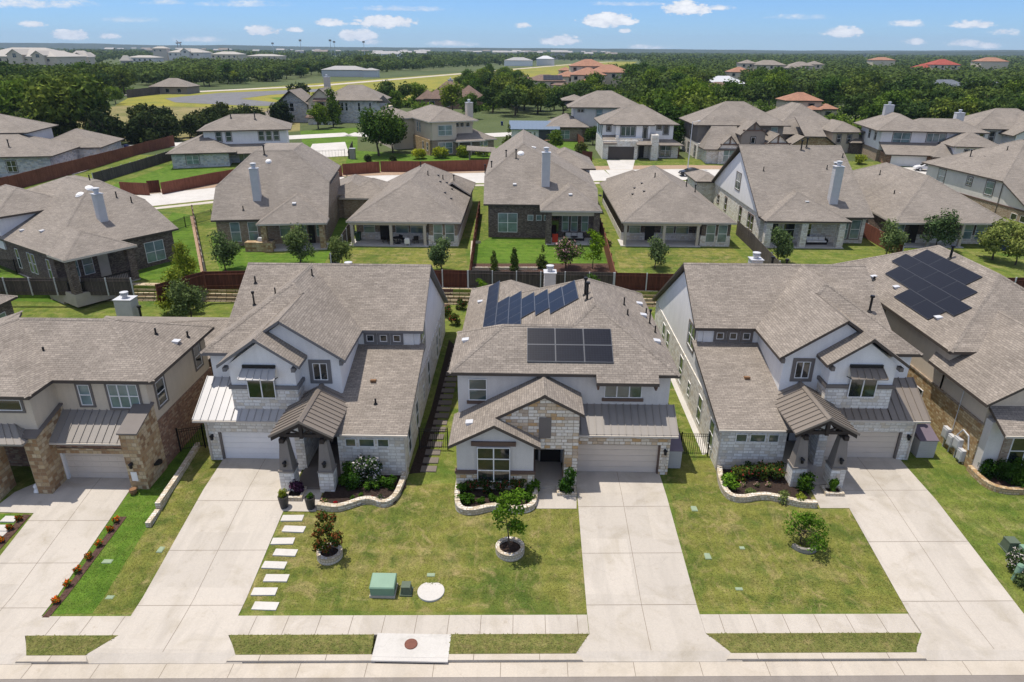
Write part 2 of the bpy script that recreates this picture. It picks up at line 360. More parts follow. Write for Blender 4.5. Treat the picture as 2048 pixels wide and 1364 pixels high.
# ---------------------------------------------------------------- house helpers
def plane_n(pts):
    n = Vector((0,0,0)); P = [Vector(p) for p in pts]
    for i in range(len(P)): n += P[i].cross(P[(i+1) % len(P)])
    n.normalize(); return n if n.z > 0 else -n
def roof(parent, polys, mats=None, th=.2, caps=True, name='roof', seam=None):
    """roof shell from sloped polygons: tiles on top, boarded soffit and fascia round every free edge, ridge and hip caps"""
    mats = mats or (M['shingle'], M['fascia'])
    mb = MB(); key = lambda p: (round(p[0], 2), round(p[1], 2), round(p[2], 2))
    edges = {}
    for pl in polys:
        n = plane_n(pl); P = [Vector(p) for p in pl]
        a = Vector((0,0,0))
        for i in range(len(P)): a += P[i].cross(P[(i+1) % len(P)])
        if a.z < 0: P = P[::-1]
        mb.poly(P, 0); mb.poly([p-Vector((0,0,th)) for p in P[::-1]], 1)
        for i in range(len(P)):
            p, q = P[i], P[(i+1) % len(P)]
            edges.setdefault(frozenset((key(p), key(q))), []).append((p, q, n, sum(P, Vector((0,0,0)))/len(P)))
    for e in edges.values():
        if len(e) == 1:
            p, q = e[0][:2]; d = Vector((0,0,th)); mb.poly([q, p, p-d, q-d], 1)
        elif len(e) == 2 and caps:
            (p, q, n1, c1), (_, _, n2, c2) = e[:2]
            if (c2-p).dot(n1) < -.02:    # convex: lay a cap along it
                dr = (q-p).normalized()
                for n, c in ((n1, c1), (n2, c2)):
                    s = n.cross(dr); s = s if s.dot(c-p) > 0 else -s
                    l = (n1+n2).normalized()*.035
                    pts = [p+l, q+l, q+s*.17+n*.02, p+s*.17+n*.02]
                    mb.poly(pts if plane_n(pts).dot((pts[1]-pts[0]).cross(pts[2]-pts[0])) > 0 else pts[::-1], 0)
    return mb.build(name, list(mats), parent)
def metal_roof(parent, quad, mat, th=.12, step=.42, name='metal_roof', extra=()):
    """standing-seam sheet: quad = eave left, eave right, top right, top left"""
    mb = MB()
    for q in [quad]+list(extra):
        a, b, c, d = [Vector(p) for p in q]; n = plane_n(q)
        mb.slab([a, b, c, d], (0,0,-th), 0)
        L = max((b-a).length, (c-d).length); k = max(1, int(L/step))
        for i in range(k+1):
            t = i/k; p = a.lerp(b, t); r = d.lerp(c, t)
            if (r-p).length < .2: continue
            u = (b-a).normalized()*.02
            mb.hexa([p-u, p+u, r+u, r-u, p-u+n*.055, p+u+n*.055, r+u+n*.055, r-u+n*.055], 0)
    return mb.build(name, mat, parent)
AX = {'F': (Vector((1,0,0)), Vector((0,-1,0))), 'B': (Vector((1,0,0)), Vector((0,1,0))),
      'L': (Vector((0,1,0)), Vector((-1,0,0))), 'R': (Vector((0,1,0)), Vector((1,0,0)))}
def lbox(mb, face, p, a0, a1, z0, z1, d0, d1, mi=0):
    """box on a wall: a along the wall, d = distance out of the wall plane p"""
    if face == 'F': mb.box(a0, a1, p-d1, p-d0, z0, z1, mi)
    elif face == 'B': mb.box(a0, a1, p+d0, p+d1, z0, z1, mi)
    elif face == 'L': mb.box(p-d1, p-d0, a0, a1, z0, z1, mi)
    else: mb.box(p+d0, p+d1, a0, a1, z0, z1, mi)
def win(parent, face, p, a0, a1, z0, z1, cols=1, rows=2, trim=None, glass='glass', frame='white', sill=None, split=.5, tw=.13):
    if a0 > a1: a0, a1 = a1, a0
    mb = MB(); mats = [M[frame]]; f = .05
    if trim:
        mats.append(M[trim])
        for (x0, x1, y0, y1) in ((a0-tw, a0, z0-tw, z1+tw), (a1, a1+tw, z0-tw, z1+tw), (a0, a1, z1, z1+tw), (a0, a1, z0-tw, z0)):
            lbox(mb, face, p, x0, x1, y0, y1, -.02, .06, 1)
    for (x0, x1, y0, y1) in ((a0, a0+f, z0, z1), (a1-f, a1, z0, z1), (a0+f, a1-f, z1-f, z1), (a0+f, a1-f, z0, z0+f)):
        lbox(mb, face, p, x0, x1, y0, y1, -.02, .045, 0)
    for i in range(1, cols):
        c = a0+(a1-a0)*i/cols; lbox(mb, face, p, c-.035, c+.035, z0+f, z1-f, -.02, .040, 0)
    for j in range(1, rows):
        c = z0+(z1-z0)*(split if rows == 2 else j/rows); lbox(mb, face, p, a0+f, a1-f, c-.03, c+.03, -.02, .035, 0)
    w = mb.build('window', mats, parent)
    pb = MB(); lbox(pb, face, p, a0+f*.6, a1-f*.6, z0+f*.6, z1-f*.6, -.06, .012); pb.build('pane', M[glass], w)
    if sill:
        sb = MB(); lbox(sb, face, p, a0-.12, a1+.12, z0-.22 if trim is None else z0-.24, z0-.02, -.02, .09); sb.build('sill', M[sill], w)
    return w
def garage(parent, face, p, a0, a1, z0, z1, mat, rows=5, cols=8):
    if a0 > a1: a0, a1 = a1, a0
    mb = MB(); lbox(mb, face, p, a0, a1, z0, z1, -.06, 0)
    for r in range(rows):
        h = (z1-z0)/rows
        lbox(mb, face, p, a0+.01, a1-.01, z0+r*h+.012, z0+(r+1)*h-.012, 0, .02)
        wd = (a1-a0)/max(cols, 1)
        if cols:
            for c in range(cols): lbox(mb, face, p, a0+c*wd+.07, a0+(c+1)*wd-.07, z0+r*h+.09, z0+(r+1)*h-.09, .02, .028)
    d = mb.build('garage_door', mat, parent); return d
def wallp(parent, pts, z0, z1, mat, name='wall'):
    return MB().prism(pts, z0, z1).build(name, mat, parent)
def rect(x0, x1, y0, y1): return [(x0,y0),(x1,y0),(x1,y1),(x0,y1)]
def prof(parent, axis, c0, c1, pts, mat, name='wall'):
    """upright polygon (a,z) swept between c0 and c1 along x ('x') or y ('y')"""
    if axis == 'y': P = [(a, c0, z) for a, z in pts]; d = (0, c1-c0, 0)
    else: P = [(c0, a, z) for a, z in pts]; d = (c1-c0, 0, 0)
    return MB().slab(P, d).build(name, mat, parent)
def chimney(parent, x0, x1, y0, y1, z0, z1, mat='chim'):
    mb = MB().box(x0, x1, y0, y1, z0, z1)
    for zz in np.arange(z0+.3, z1, .3): mb.box(x0-.012, x1+.012, y0-.012, y1+.012, zz, zz+.02)
    c = mb.build('chimney', M[mat], parent)
    mb = MB().box(x0-.07, x1+.07, y0-.07, y1+.07, z1, z1+.06)
    xc, yc = (x0+x1)/2, (y0+y1)/2
    mb.lathe((xc, yc, z1+.06), [(.22,0),(.22,.25),(.33,.26),(.33,.34),(.24,.36),(.24,.46),(.36,.47),(.36,.55),(.1,.62)], 14)
    mb.build('chimney_cap', M['galv'], c); return c
def vent(parent, p, h=.55, r=.06, mat='black'):
    p = Vector(p); mb = MB().tube(p-Vector((0,0,.25)), p+Vector((0,0,h)), r, n=8).tube(p-Vector((0,0,.02)), p+Vector((0,0,.07)), r*2.4, r*1.3, 8)
    if h > .7: mb.tube(p+Vector((0,0,h)), p+Vector((0,0,h+.14)), r*1.9, n=8)
    return mb.build('vent_pipe', M[mat], parent)
def hatvent(parent, p, n, mat='galv', s=.22):
    p = Vector(p); n = Vector(n).normalized(); u = n.cross(Vector((0,0,1))).normalized(); v = n.cross(u)
    v = v if v.z < 0 else -v
    mb = MB(); q = [p+u*s+v*s*.8, p-u*s+v*s*.8, p-u*s-v*s, p+u*s-v*s]
    mb.hexa([*q, q[0]+n*.2, q[1]+n*.2, q[2]+n*.04, q[3]+n*.04]); return mb.build('roof_vent', M[mat], parent)
def dome(parent, p, n, r=.33):
    p = Vector(p); n = Vector(n).normalized(); u = n.orthogonal().normalized(); v = n.cross(u); mb = MB(); pts = []
    prof_ = [(r*1.1, 0), (r*1.1, .05), (r, .07), (r*.8, .17), (r*.4, .24)]; k = 16
    for rr, z in prof_:
        for i in range(k): t = 2*math.pi*i/k; pts.append(p+u*math.cos(t)*rr+v*math.sin(t)*rr+n*z)
    fs = [[j*k+i, j*k+(i+1) % k, (j+1)*k+(i+1) % k, (j+1)*k+i] for j in range(len(prof_)-1) for i in range(k)]+[[(len(prof_)-1)*k+i for i in range(k)]]
    return mb.add(pts, fs).build('skylight_dome', M['white'], parent, smooth=False)
def panel(parent, corner, eu, ev, n, fr='frame_al'):
    """solar panel: corner, edge vectors eu, ev, normal n"""
    c = Vector(corner)+n*.1; a = [c, c+eu, c+eu+ev, c+ev]
    P = MB().slab(a, -n*.05).build('solar_panel', M[fr], parent)
    i = .022; u = eu.normalized()*i; v = ev.normalized()*i; k = n*.003
    MB().poly([a[0]+u+v+k, a[1]-u+v+k, a[2]-u-v+k, a[3]+u-v+k]).build('cells', M['solar'], P)
    mb = MB()
    for t in (.25, .75):
        q = c+eu*t; mb.tube(q-n*.05, q+ev-n*.05, .025, n=5)
    mb.build('rail', M[fr], P); return P
def lantern(parent, x, y, z, face='F'):
    mb = MB(); d = AX[face][1]; p = Vector((x, y, z))
    mb.tube(p, p+d*.16+Vector((0,0,.12)), .02, n=6)
    mb.lathe(p+d*.16-Vector((0,0,.22)), [(.05,0),(.09,.04),(.10,.26),(.14,.28),(.03,.38)], 8)
    mb.box(x-.06, x+.06, y-.02 if face in 'FB' else y-.06, y+.02 if face in 'FB' else y+.06, z-.1, z+.12)
    return mb.build('wall_lantern', M['black'], parent)
def hippolys(x0, x1, y0, y1, ze, s):
    w, d = x1-x0, y1-y0
    if w >= d:
        h = d/2; zr = ze+s*h; a = (x0+h, y0+h, zr); b = (x1-h, y0+h, zr)
        if w-d < .05: b = a
        r = [[(x0,y0,ze),(x1,y0,ze),b,a],[(x1,y1,ze),(x0,y1,ze),a,b],[(x1,y0,ze),(x1,y1,ze),b],[(x0,y1,ze),(x0,y0,ze),a]]
    else:
        h = w/2; zr = ze+s*h; a = (x0+h, y0+h, zr); b = (x0+h, y1-h, zr)
        r = [[(x0,y0,ze),(x1,y0,ze),a],[(x1,y1,ze),(x0,y1,ze),b],[(x1,y0,ze),(x1,y1,ze),b,a],[(x0,y1,ze),(x0,y0,ze),a,b]]
    out = []
    for p in r:
        q = []
        for v in p:
            if not q or q[-1] != v: q.append(v)
        out.append(q)
    return out
# ---------------------------------------------------------------- ground sheets
def clip_y(poly, y, keep_above):
    out = []; n = len(poly)
    for i in range(n):
        p, q = poly[i], poly[(i+1) % n]
        ip = (p[1] >= y) if keep_above else (p[1] <= y); iq = (q[1] >= y) if keep_above else (q[1] <= y)
        if ip: out.append(p)
        if ip != iq:
            t = (y-p[1])/(q[1]-p[1]); out.append((p[0]+t*(q[0]-p[0]), y))
    return out
def tri2d(poly):
    from mathutils.geometry import tessellate_polygon
    return tessellate_polygon([[Vector((p[0], p[1], 0)) for p in poly]])
def sheet(mb, pts, off, mi=0):
    """flat outline (x,y) draped over the terrain, off metres above it"""
    for t in tri2d(pts):
        tri = [tuple(pts[i]) for i in t]
        ys = sorted(set([b[0] for b in TB])); lo = min(p[1] for p in tri); hi = max(p[1] for p in tri)
        cuts = [-1e9]+[y for y in ys if lo < y < hi]+[1e9]
        for a, b in zip(cuts, cuts[1:]):
            q = tri
            if a > -1e8: q = clip_y(q, a, True)
            if b < 1e8 and len(q) > 2: q = clip_y(q, b, False)
            if len(q) > 2:
                v = [(p[0], p[1], tz(p[1])+off) for p in q]
                ar = sum(v[i][0]*v[(i+1) % len(v)][1]-v[(i+1) % len(v)][0]*v[i][1] for i in range(len(v)))
                mb.poly(v if ar > 0 else v[::-1], mi)
    return mb
def AT(l): return [tuple(at(*p))[:2] for p in l]
def ground_sheet(name, pxpts, mat, off, world=False):
    pts = pxpts if world else AT(pxpts)
    o = sheet(MB(), pts, off).build(name, mat); o['kind'] = 'structure'; return o
def stripline(mb, pts, w, off, mi=0):
    for p, q in zip(pts, pts[1:]):
        d = Vector((q[0]-p[0], q[1]-p[1])); d.normalize(); n = Vector((-d.y, d.x))*w/2
        sheet(mb, [(p[0]+n.x, p[1]+n.y), (q[0]+n.x, q[1]+n.y), (q[0]-n.x, q[1]-n.y), (p[0]-n.x, p[1]-n.y)], off, mi)
# ================================================================ GROUND
def struct(o): o['kind'] = 'structure'; return o
mb = MB(); ys = sorted(set([b[0] for b in TB]+[12000]))
# front and middle ground
for a, b in zip(ys, ys[1:]):
    if b <= 142.01: mb.poly([(-400,a,tz(a)),(400,a,tz(a)),(400,b,tz(b)),(-400,b,tz(b))])
mb.build('ground', M['lawn_mid']); struct(bpy.data.objects['ground'])
mb = MB()
for xa, xb in ((-9000,-400),(400,9000)): mb.poly([(xa,-60,-.4),(xb,-60,-.4),(xb,142,4.4),(xa,142,4.4)])
mb.poly([(-9000,142,4.4),(9000,142,4.4),(9000,200,5),(-9000,200,5)]); mb.poly([(-9000,200,5),(9000,200,5),(9000,12000,5),(-9000,12000,5)])
struct(mb.build('plain', M['plain']))
# ---- street, gutter, kerb: the street bears slightly away to the right
def sy(x): return .027*x         # skew of the street lines
def band(name, x0, x1, ya, yb, z0, z1, mat):
    return struct(MB().hexa([(x0,ya+sy(x0),z0),(x1,ya+sy(x1),z0),(x1,yb+sy(x1),z0),(x0,yb+sy(x0),z0),(x0,ya+sy(x0),z1),(x1,ya+sy(x1),z1),(x1,yb+sy(x1),z1),(x0,yb+sy(x0),z1)]).build(name, mat))
XL, XR = -60, 60
band('street', XL, XR, -20, 21.2, -.31, -.13, M['asphalt'])
KJ = M['joint']
def jointed(name, x0, x1, ya, yb, z0, z1, mat, step, ph=0):
    m = MB().hexa([(x0,ya+sy(x0),z0),(x1,ya+sy(x1),z0),(x1,yb+sy(x1),z0),(x0,yb+sy(x0),z0),(x0,ya+sy(x0),z1),(x1,ya+sy(x1),z1),(x1,yb+sy(x1),z1),(x0,yb+sy(x0),z1)])
    x = x0+ph
    while x < x1:
        m.poly([(x-.012,ya+.01+sy(x),z1+.004),(x+.012,ya+.01+sy(x),z1+.004),(x+.012,yb-.01+sy(x),z1+.004),(x-.012,yb-.01+sy(x),z1+.004)], 1); x += step
    return struct(m.build(name, [mat, KJ]))
jointed('gutter', XL, XR, 21.2, 21.95, -.31, -.115, M['kerb'], 2.9, 1.3)
# verge strips taper where the drives flare to the gutter: back-left, back-right, front-right, front-left
VG = [((-60,-26.9),(-60,-28.2)), ((-22.2,-18.05),(-21.45,-18.9)), ((-13.05,-6.5),(-12.35,-6.42)), ((-3.02,3.29),(-3.0,2.6)), ((8.66,18.4),(9.5,17.75)), ((24.3,60),(25.3,60))]
for (ba, bb), (fa, fb) in VG:
    P = [(fa,22.30+sy(fa)),(fb,22.30+sy(fb)),(bb,23.40+sy(bb)),(ba,23.40+sy(ba))]
    struct(MB().prism(P, -.31, .03).build('verge', M['verge']))
    m = MB().hexa([(fa-.5,21.95+sy(fa),-.31),(fb+.5,21.95+sy(fb),-.31),(fb,22.33+sy(fb),-.31),(fa,22.33+sy(fa),-.31),(fa-.25,21.99+sy(fa),.0),(fb+.25,21.99+sy(fb),.0),(fb,22.33+sy(fb),.015),(fa,22.33+sy(fa),.015)])
    x = fa+1.1
    while x < fb: m.poly([(x-.012,22.0+sy(x),.018),(x+.012,22.0+sy(x),.018),(x+.012,22.32+sy(x),.019),(x-.012,22.32+sy(x),.019)], 1); x += 2.9
    struct(m.build('kerb', [M['kerb'], KJ]))
for a, b in ((-22.25,-18.1), (-13.1,3.28), (8.63,18.56), (24.1,60), (-60,-26.5)):
    jointed('sidewalk', a, b, 23.40, 24.55, -.31, .02, M['concrete'], 1.5, .9)
# ---- driveways: slab from the gutter up to each garage
def driveway(xl, xr, xl2, xr2, ytop, al, ar, walk=None, wear=0):
    m = MB(); z = .028
    yb = 24.5; xm = (xl+xr)/2
    pts = [(xl, yb+sy(xl)), (xr, yb+sy(xr)), (xr2, ytop), (xl2, ytop)]
    sheet(m, pts, z)
    # apron: level with the pavement, flaring and dipping to the gutter
    Q = [(al,22.4+sy(al)),(ar,22.4+sy(ar)),(xr,23.40+sy(xr)),(xr,yb+sy(xr)),(xl,yb+sy(xl)),(xl,23.40+sy(xl))]
    m.prism(Q, -.31, .021)
    m.hexa([(al-.45,21.955+sy(al),-.31),(ar+.45,21.955+sy(ar),-.31),(ar,22.4+sy(ar),-.31),(al,22.4+sy(al),-.31),(al-.45,21.955+sy(al),-.10),(ar+.45,21.955+sy(ar),-.10),(ar,22.4+sy(ar),.0205),(al,22.4+sy(al),.0205)])
    L = Vector((xl2-xl, ytop-yb)); 
    stripline(m, [((xl+xr)/2, yb+sy(xm)), ((xl2+xr2)/2, ytop)], .022, z+.004, 1)
    for t in (.06, .36, .68):
        stripline(m, [(xl+(xl2-xl)*t, yb+sy(xl)+(ytop-yb)*t), (xr+(xr2-xr)*t, yb+sy(xr)+(ytop-yb)*t)], .025, z+.004, 1)
    m.poly([(xm-.011,22.45+sy(xm),.026),(xm+.011,22.45+sy(xm),.026),(xm+.011,24.5+sy(xm),.026),(xm-.011,24.5+sy(xm),.026)], 1)
    return struct(m.build('driveway', [M['concrete'], KJ]))
driveway(3.3, 8.62, 3.42, 8.55, 35.45, 2.62, 9.48)
driveway(-18.1, -13.1, -18.55, -13.3, 36.3, -18.88, -12.37)
driveway(18.58, 24.07, 18.9, 24.1, 37.5, 17.77, 25.28)
driveway(-26.5, -22.25, -27.3, -22.75, 34.0, -28.2, -21.47)
# front walks and pads
ground_sheet('walkway', [(1073,1018),(1153,1018),(1153,985),(1068,968)], M['concrete'], .032)
ground_sheet('walkway', [(560,1023),(632,1024),(645,985),(650,955),(560,955)], M['concrete'], .030)
ground_sheet('walkway', [(1640,1017),(1703,1017),(1690,985),(1635,920),(1590,920)], M['concrete'], .032)
ground_sheet('walkway', [(0,1025),(70,1027),(130,960),(90,960),(30,985),(0,1008)], M['concrete'], .030)
ground_sheet('path', [(1405,910),(1380,850),(1335,745),(1352,745),(1402,858),(1420,905)], M['concrete2'], .01)
# front lawns
ground_sheet('lawn', [(-12.2,24.6),(3.3,24.75),(3.42,33.3),(-4,34),(-12.9,33.2),(-13.15,24.6)], M['lawn'], .006, True)
ground_sheet('lawn', [(8.62,25),(18.58,25.15),(18.75,33.3),(12,36.8),(8.9,36.9)], M['lawn'], .006, True)
ground_sheet('lawn', [(24.07,25.3),(50,26),(50,36),(28,37),(24.1,37)], M['lawn_mid'], .006, True)
ground_sheet('lawn', [(-20.0,24.2),(-18.1,24.2),(-18.5,36.4),(-20.6,38)], M['lawn'], .006, True)
ground_sheet('lawn', [(-22.25,24.1),(-20.0,24.2),(-20.6,38),(-21.9,38),(-22.7,33.5)], M['lawn_green'], .006, True)
ground_sheet('lawn', [(0,1095),(55,1030),(0,1028)], M['lawn_green'], .010)
ground_sheet('gravel_strip', [(380,432),(388,432),(414,548),(402,548)], M['gravel'], .02)
# ---- back gardens of the second row
ground_sheet('lawn', [(947,490),(985,474),(1090,480),(1200,490),(1222,545),(940,543)], M['lawn_green'], .012)
ground_sheet('lawn', [(540,510),(640,500),(660,480),(700,430),(640,545),(440,545),(420,470)], M['lawn_green'], .012)
ground_sheet('lawn', [(700,500),(930,495),(935,535),(700,535)], M['lawn'], .012)
ground_sheet('lawn', [(1228,500),(1465,495),(1500,530),(1240,537)], M['lawn'], .012)
ground_sheet('lawn', [(1505,500),(1745,500),(1760,530),(1510,530)], M['lawn_mid'], .012)
ground_sheet('lawn', [(0,500),(130,590),(0,592)], M['lawn_green'], .012)
ground_sheet('lawn', [(345,425),(385,430),(408,545),(360,560),(250,560)], M['lawn_green'], .012)
ground_sheet('lawn', [(665,380),(760,375),(720,430),(655,500)], M['lawn_green'], .014)
ground_sheet('lawn', [(210,375),(350,325),(470,340),(445,357),(300,385)], M['lawn_green'], .012)
ground_sheet('lawn', [(600,262),(715,255),(715,300),(610,320)], M['lawn_green'], .012)
ground_sheet('lawn', [(700,300),(870,312),(1000,292),(1010,320),(690,332)], M['lawn_green'], .012)
ground_sheet('lawn', [(1010,285),(1160,275),(1190,320),(1010,300)], M['lawn_green'], .016)
ground_sheet('lawn', [(1150,316),(1212,318),(1222,348),(1180,345)], M['lawn_mid'], .016)
ground_sheet('lawn', [(1335,312),(1450,325),(1450,342),(1330,345)], M['lawn_mid'], .016)
ground_sheet('lawn', [(128,308),(235,303),(180,330),(130,335)], M['lawn_green'], .012)
ground_sheet('field', [(200,215),(330,205),(560,210),(600,235),(600,262),(380,280),(200,285),(120,262)], M['field'], .010)
# ---- the street behind the second row, with its pavements
R2 = [(-150,80),(-95,84),(-72,92),(-55,104),(-42,113),(-30,119.5),(-15,122.5),(0,124.5),(16,127),(32,128.5),(50,128),(70,123),(92,112),(130,90)]
mb = MB(); stripline(mb, R2, 9.2, .02, 0); struct(mb.build('back_street', M['concrete2']))
def offline(line, d):
    out = []
    for i, p in enumerate(line):
        a = Vector(line[max(0, i-1)]); b = Vector(line[min(len(line)-1, i+1)]); t = (b-a).normalized(); out.append((p[0]-t.y*d, p[1]+t.x*d))
    return out
mb = MB(); stripline(mb, offline(R2, -6.6), 1.5, .024, 0); struct(mb.build('back_sidewalk', M['concrete']))
mb = MB(); stripline(mb, offline(R2, 6.6), 3.2, .024, 0); struct(mb.build('back_gravel_strip', M['gravel']))
mb = MB(); stripline(mb, offline(R2, 4.7), .3, .030, 0); stripline(mb, offline(R2, -4.7), .3, .030, 0); struct(mb.build('back_kerb', M['kerb']))
ground_sheet('driveway', [(1213,320),(1270,320),(1262,352),(1225,352)], M['concrete2'], .028)
ground_sheet('driveway', [(625,288),(690,284),(700,312),(610,318)], M['concrete2'], .028)
ground_sheet('driveway', [(145,350),(235,318),(255,305),(210,310),(130,338)], M['concrete2'], .028)
ground_sheet('driveway', [(1785,335),(1850,335),(1880,352),(1830,352)], M['concrete2'], .028)
# side streets further back
mb = MB(); stripline(mb, [(-110,150),(-85,152),(-62,168),(-44,178),(-30,176),(-10,178),(8,186),(22,196),(40,222)], 7.5, .04, 0); struct(mb.build('side_street', M['concrete2']))
mb = MB(); stripline(mb, [(78,290),(70,330),(80,400)], 8, .04, 0); struct(mb.build('far_street', M['concrete2']))
# ---- airstrip
rw = [(-185,306),(-118,420),(-60,640),(60,1100),(180,1500)]
ground_sheet('airfield_grass', [(-150,262),(-60,250),(-20,300),(60,560),(230,1500),(150,1500),(-70,640),(-170,310)], M['yfield'], .03, True)
mb = MB(); stripline(mb, rw, 9, .09, 0); struct(mb.build('runway', M['kerb']))
ground_sheet('taxiway', [(330,197),(440,186),(640,178),(660,182),(540,190),(480,198),(620,212),(500,212),(350,205)], M['asphalt_dk'], .08)
ground_sheet('airfield_verge', [(540,196),(700,186),(600,212)], M['lawn_green'], .07)
# ================================================================ FRONT ROW
# ---------------- the house in the middle
H = empty('house', (2.6, 36, .8), 'grey stucco and cream stone house with two groups of solar panels, middle of front row', 'house', 'houses along the front street')
SG, SM = M['stucco_grey'], M['stone_mix']
s = .53; zl = 3.96
LP = lambda x: zl+s*(x+4.03)          # left plane of the front gables
wallp(H, rect(-3.6, .82, 33.4, 36.7), 2.0, 4.0, SG); prof(H, 'y', 33.4, 33.75, [(-3.6,4.0),(.82,4.0),(-1.43,5.13)], SG)
wallp(H, rect(-3.66, .88, 33.34, 36.7), .4, 1.95, SM, 'stone_base')
b = MB(); b.box(-3.72, -2.44, 33.26, 33.6, 1.95, 2.14); b.box(-.50, .94, 33.26, 36.6, 1.95, 2.14); b.build('trim_band', M['trim_brown'], H)
win(H, 'F', 33.27, -2.42, -.52, 1.45, 3.75, 2, 3, None)
b = MB(); b.box(-2.75, -.2, 33.27, 33.42, 3.82, 4.08); b.build('lintel', M['trim_brown'], H)
# stone entrance gable
prof(H, 'y', 33.98, 34.3, [(-2.2,3.25),(3.4,3.25),(3.4,5.5),(1.38,6.55),(-1.6,5.0),(-2.2,4.7)], SM, 'stone_gable')
b = MB(); b.box(2.62, 3.4, 33.98, 35.3, .4, 3.25); b.build('stone_pier', SM, H)
b = MB(); b.box(1.1, 1.8, 33.94, 34.0, 4.0, 5.35); b.build('gable_vent', M['trim'], H)
wallp(H, rect(.8, 3.4, 36.35, 36.6), .4, 4.5, SG); wallp(H, rect(3.3, 3.42, 35.2, 36.6), .4, 3.8, SG)
b = MB(); b.box(.9, 2.6, 33.6, 36.3, .3, .93); b.build('porch_floor', M['concrete'], H)
b = MB(); b.box(1.3, 2.55, 36.24, 36.36, .85, 3.0); b.build('door', M['door'], H)
win(H, 'F', 36.35, .9, 1.2, .95, 3.0, 1, 1, None, frame='trim')
# garage
b = MB(); b.box(3.38, 9.0, 35.2, 36.5, 2.86, 3.75); b.box(8.45, 9.0, 35.2, 36.5, .4, 2.86); b.build('stone_front', SM, H)
b = MB(); b.box(8.36, 8.45, 35.26, 35.5, .7, 2.86); b.box(3.38, 3.46, 35.26, 35.5, .7, 2.86); b.box(3.46, 8.36, 35.3, 35.5, 2.8, 2.86); b.build('door_frame', M['trim_brown'], H)
garage(H, 'F', 35.44, 3.46, 8.36, .78, 2.8, M['garage_tan'])
lantern(H, 8.72, 35.2, 2.5)
b = MB(); b.box(8.62, 8.86, 35.17, 35.2, 1.55, 2.0); b.build('address_plaque', M['cream'], H)
metal_roof(H, [(3.2,34.75,3.82),(9.3,34.75,3.82),(9.3,36.62,4.86),(3.2,36.62,4.86)], M['metal_grey'])
b = MB(); b.box(3.2, 9.3, 34.66, 34.75, 3.66, 3.78); b.build('gutter', M['gutter'], H)
# upper walls and rear
wallp(H, rect(-3.75, 8.95, 36.6, 42.3), .4, 7.0, SG); wallp(H, rect(3.5, 8.97, 42.2, 50.4), .4, 7.0, SG); wallp(H, rect(-4.2, 3.55, 42.2, 59.8), .4, 4.0, SG)
win(H, 'F', 36.6, -3.1, -2.0, 5.0, 6.45, 1, 2, None, 'glass_green', 'white', 'trim_brown')
win(H, 'F', 36.6, 5.05, 7.3, 5.3, 6.35, 3, 1, None, 'glass_green', 'white', 'trim_brown')
win(H, 'R', 8.95, 38.5, 39.4, 5.2, 6.5)
FL=(-4.25,36.15,7.05); FR=(9.4,36.15,7.05); P=(4.67,40.88,9.79); PB=(4.67,46.0,9.79); BR=(9.4,50.8,7.05); L=(-1.1,39.3,8.88); R=(3.2,39.3,8.88); BL=(-4.25,42.45,7.05); Q=(.25,42.45,7.05)
nl=(-.62,0,1); A=tuple(onpl(1022,560,(4.67,0,9.79),nl)); V=tuple(onpl(1043.8,583.8,(4.67,0,9.79),nl))
RL=(-4.65,60.3,4.01); LF=(-4.65,42.0,4.01)
roof(H, [[FL,FR,P,R,L],[FR,BR,PB,P],[FL,L,BL],[BL,L,R,Q],[P,PB,V,A,RL,LF,(-.6,42.0,6.52),Q,R],[A,V,(3.2,57.5,4.6),(2.4,60.3,4.0)],[PB,BR,(3.2,57.5,4.6),V],[A,(2.4,60.3,4.0),RL]])
roof(H, [[(4.45,35.62,6.745),(8.1,35.62,6.745),(8.1,36.17,7.07),(4.45,36.17,7.07)]], caps=False, name='eave_drop')
b = MB()
for x in (4.55, 7.95): b.hexa([(x,36.0,6.1),(x+.1,36.0,6.1),(x+.1,36.6,6.1),(x,36.6,6.1),(x,35.7,6.5),(x+.1,35.7,6.5),(x+.1,36.6,6.6),(x,36.6,6.6)])
b.build('eave_bracket', M['trim_brown'], H)
# front gable roofs
lf=(-4.03,33.0,zl); bp=(-1.43,33.0,LP(-1.43)); gx=1.38; gz=LP(gx)
roof(H, [[lf,bp,(-1.43,33.85,LP(-1.43)),(gx,33.85,gz),(gx,36.7,gz),(-4.03,36.7,zl)],[(gx,33.85,gz),(3.66,33.85,5.6),(3.66,36.7,5.6),(gx,36.7,gz)]], name='gable_roof')
roof(H, [[bp,(1.2,33.0,LP(-1.43)-s*2.63),(1.2,34.05,LP(-1.43)-s*2.63),(-1.43,34.05,LP(-1.43))]], name='gable_roof')
# solar panels: six on the front slope, the rest stepping along the left slope
nf = Vector((0,-.58,1)).normalized(); uf = Vector((0,1,.58)).normalized()
for i in range(3):
    for j in range(2):
        c = Vector((.38+i*1.72, 36.85, 7.05+.58*.70)) + uf*(j*1.27); panel(H, c, Vector((1.70,0,0)), uf*1.25, nf)
nl = Vector((-.62,0,1)).normalized(); ul = Vector((1,0,.62)).normalized()
def onleft(px, py): return onpl(px, py, (4.67,0,9.79), (-.62,0,1))
cols = [((978,574),(999,565),(970,646),(994,644),5),((996.5,605),(1019,596),(994,643),(1019,640),2),((1020,596),(1043,584),(1019,641),(1043,636),3),
        ((1045,599),(1069,586.5),(1045.5,636),(1070.5,623.5),2),((1071,593),(1096,581),(1072.5,633),(1098.5,617),2),
        ((1099.5,587),(1125,576),(1101.5,629),(1130,614),2),((1126,576),(1150,561.5),(1130.5,613),(1159,598),2)]
xe = [-2.84,-1.86,-.88,.06,1.03,2.0,2.96,3.87]; zz = lambda x: 9.79-.62*(4.67-x)
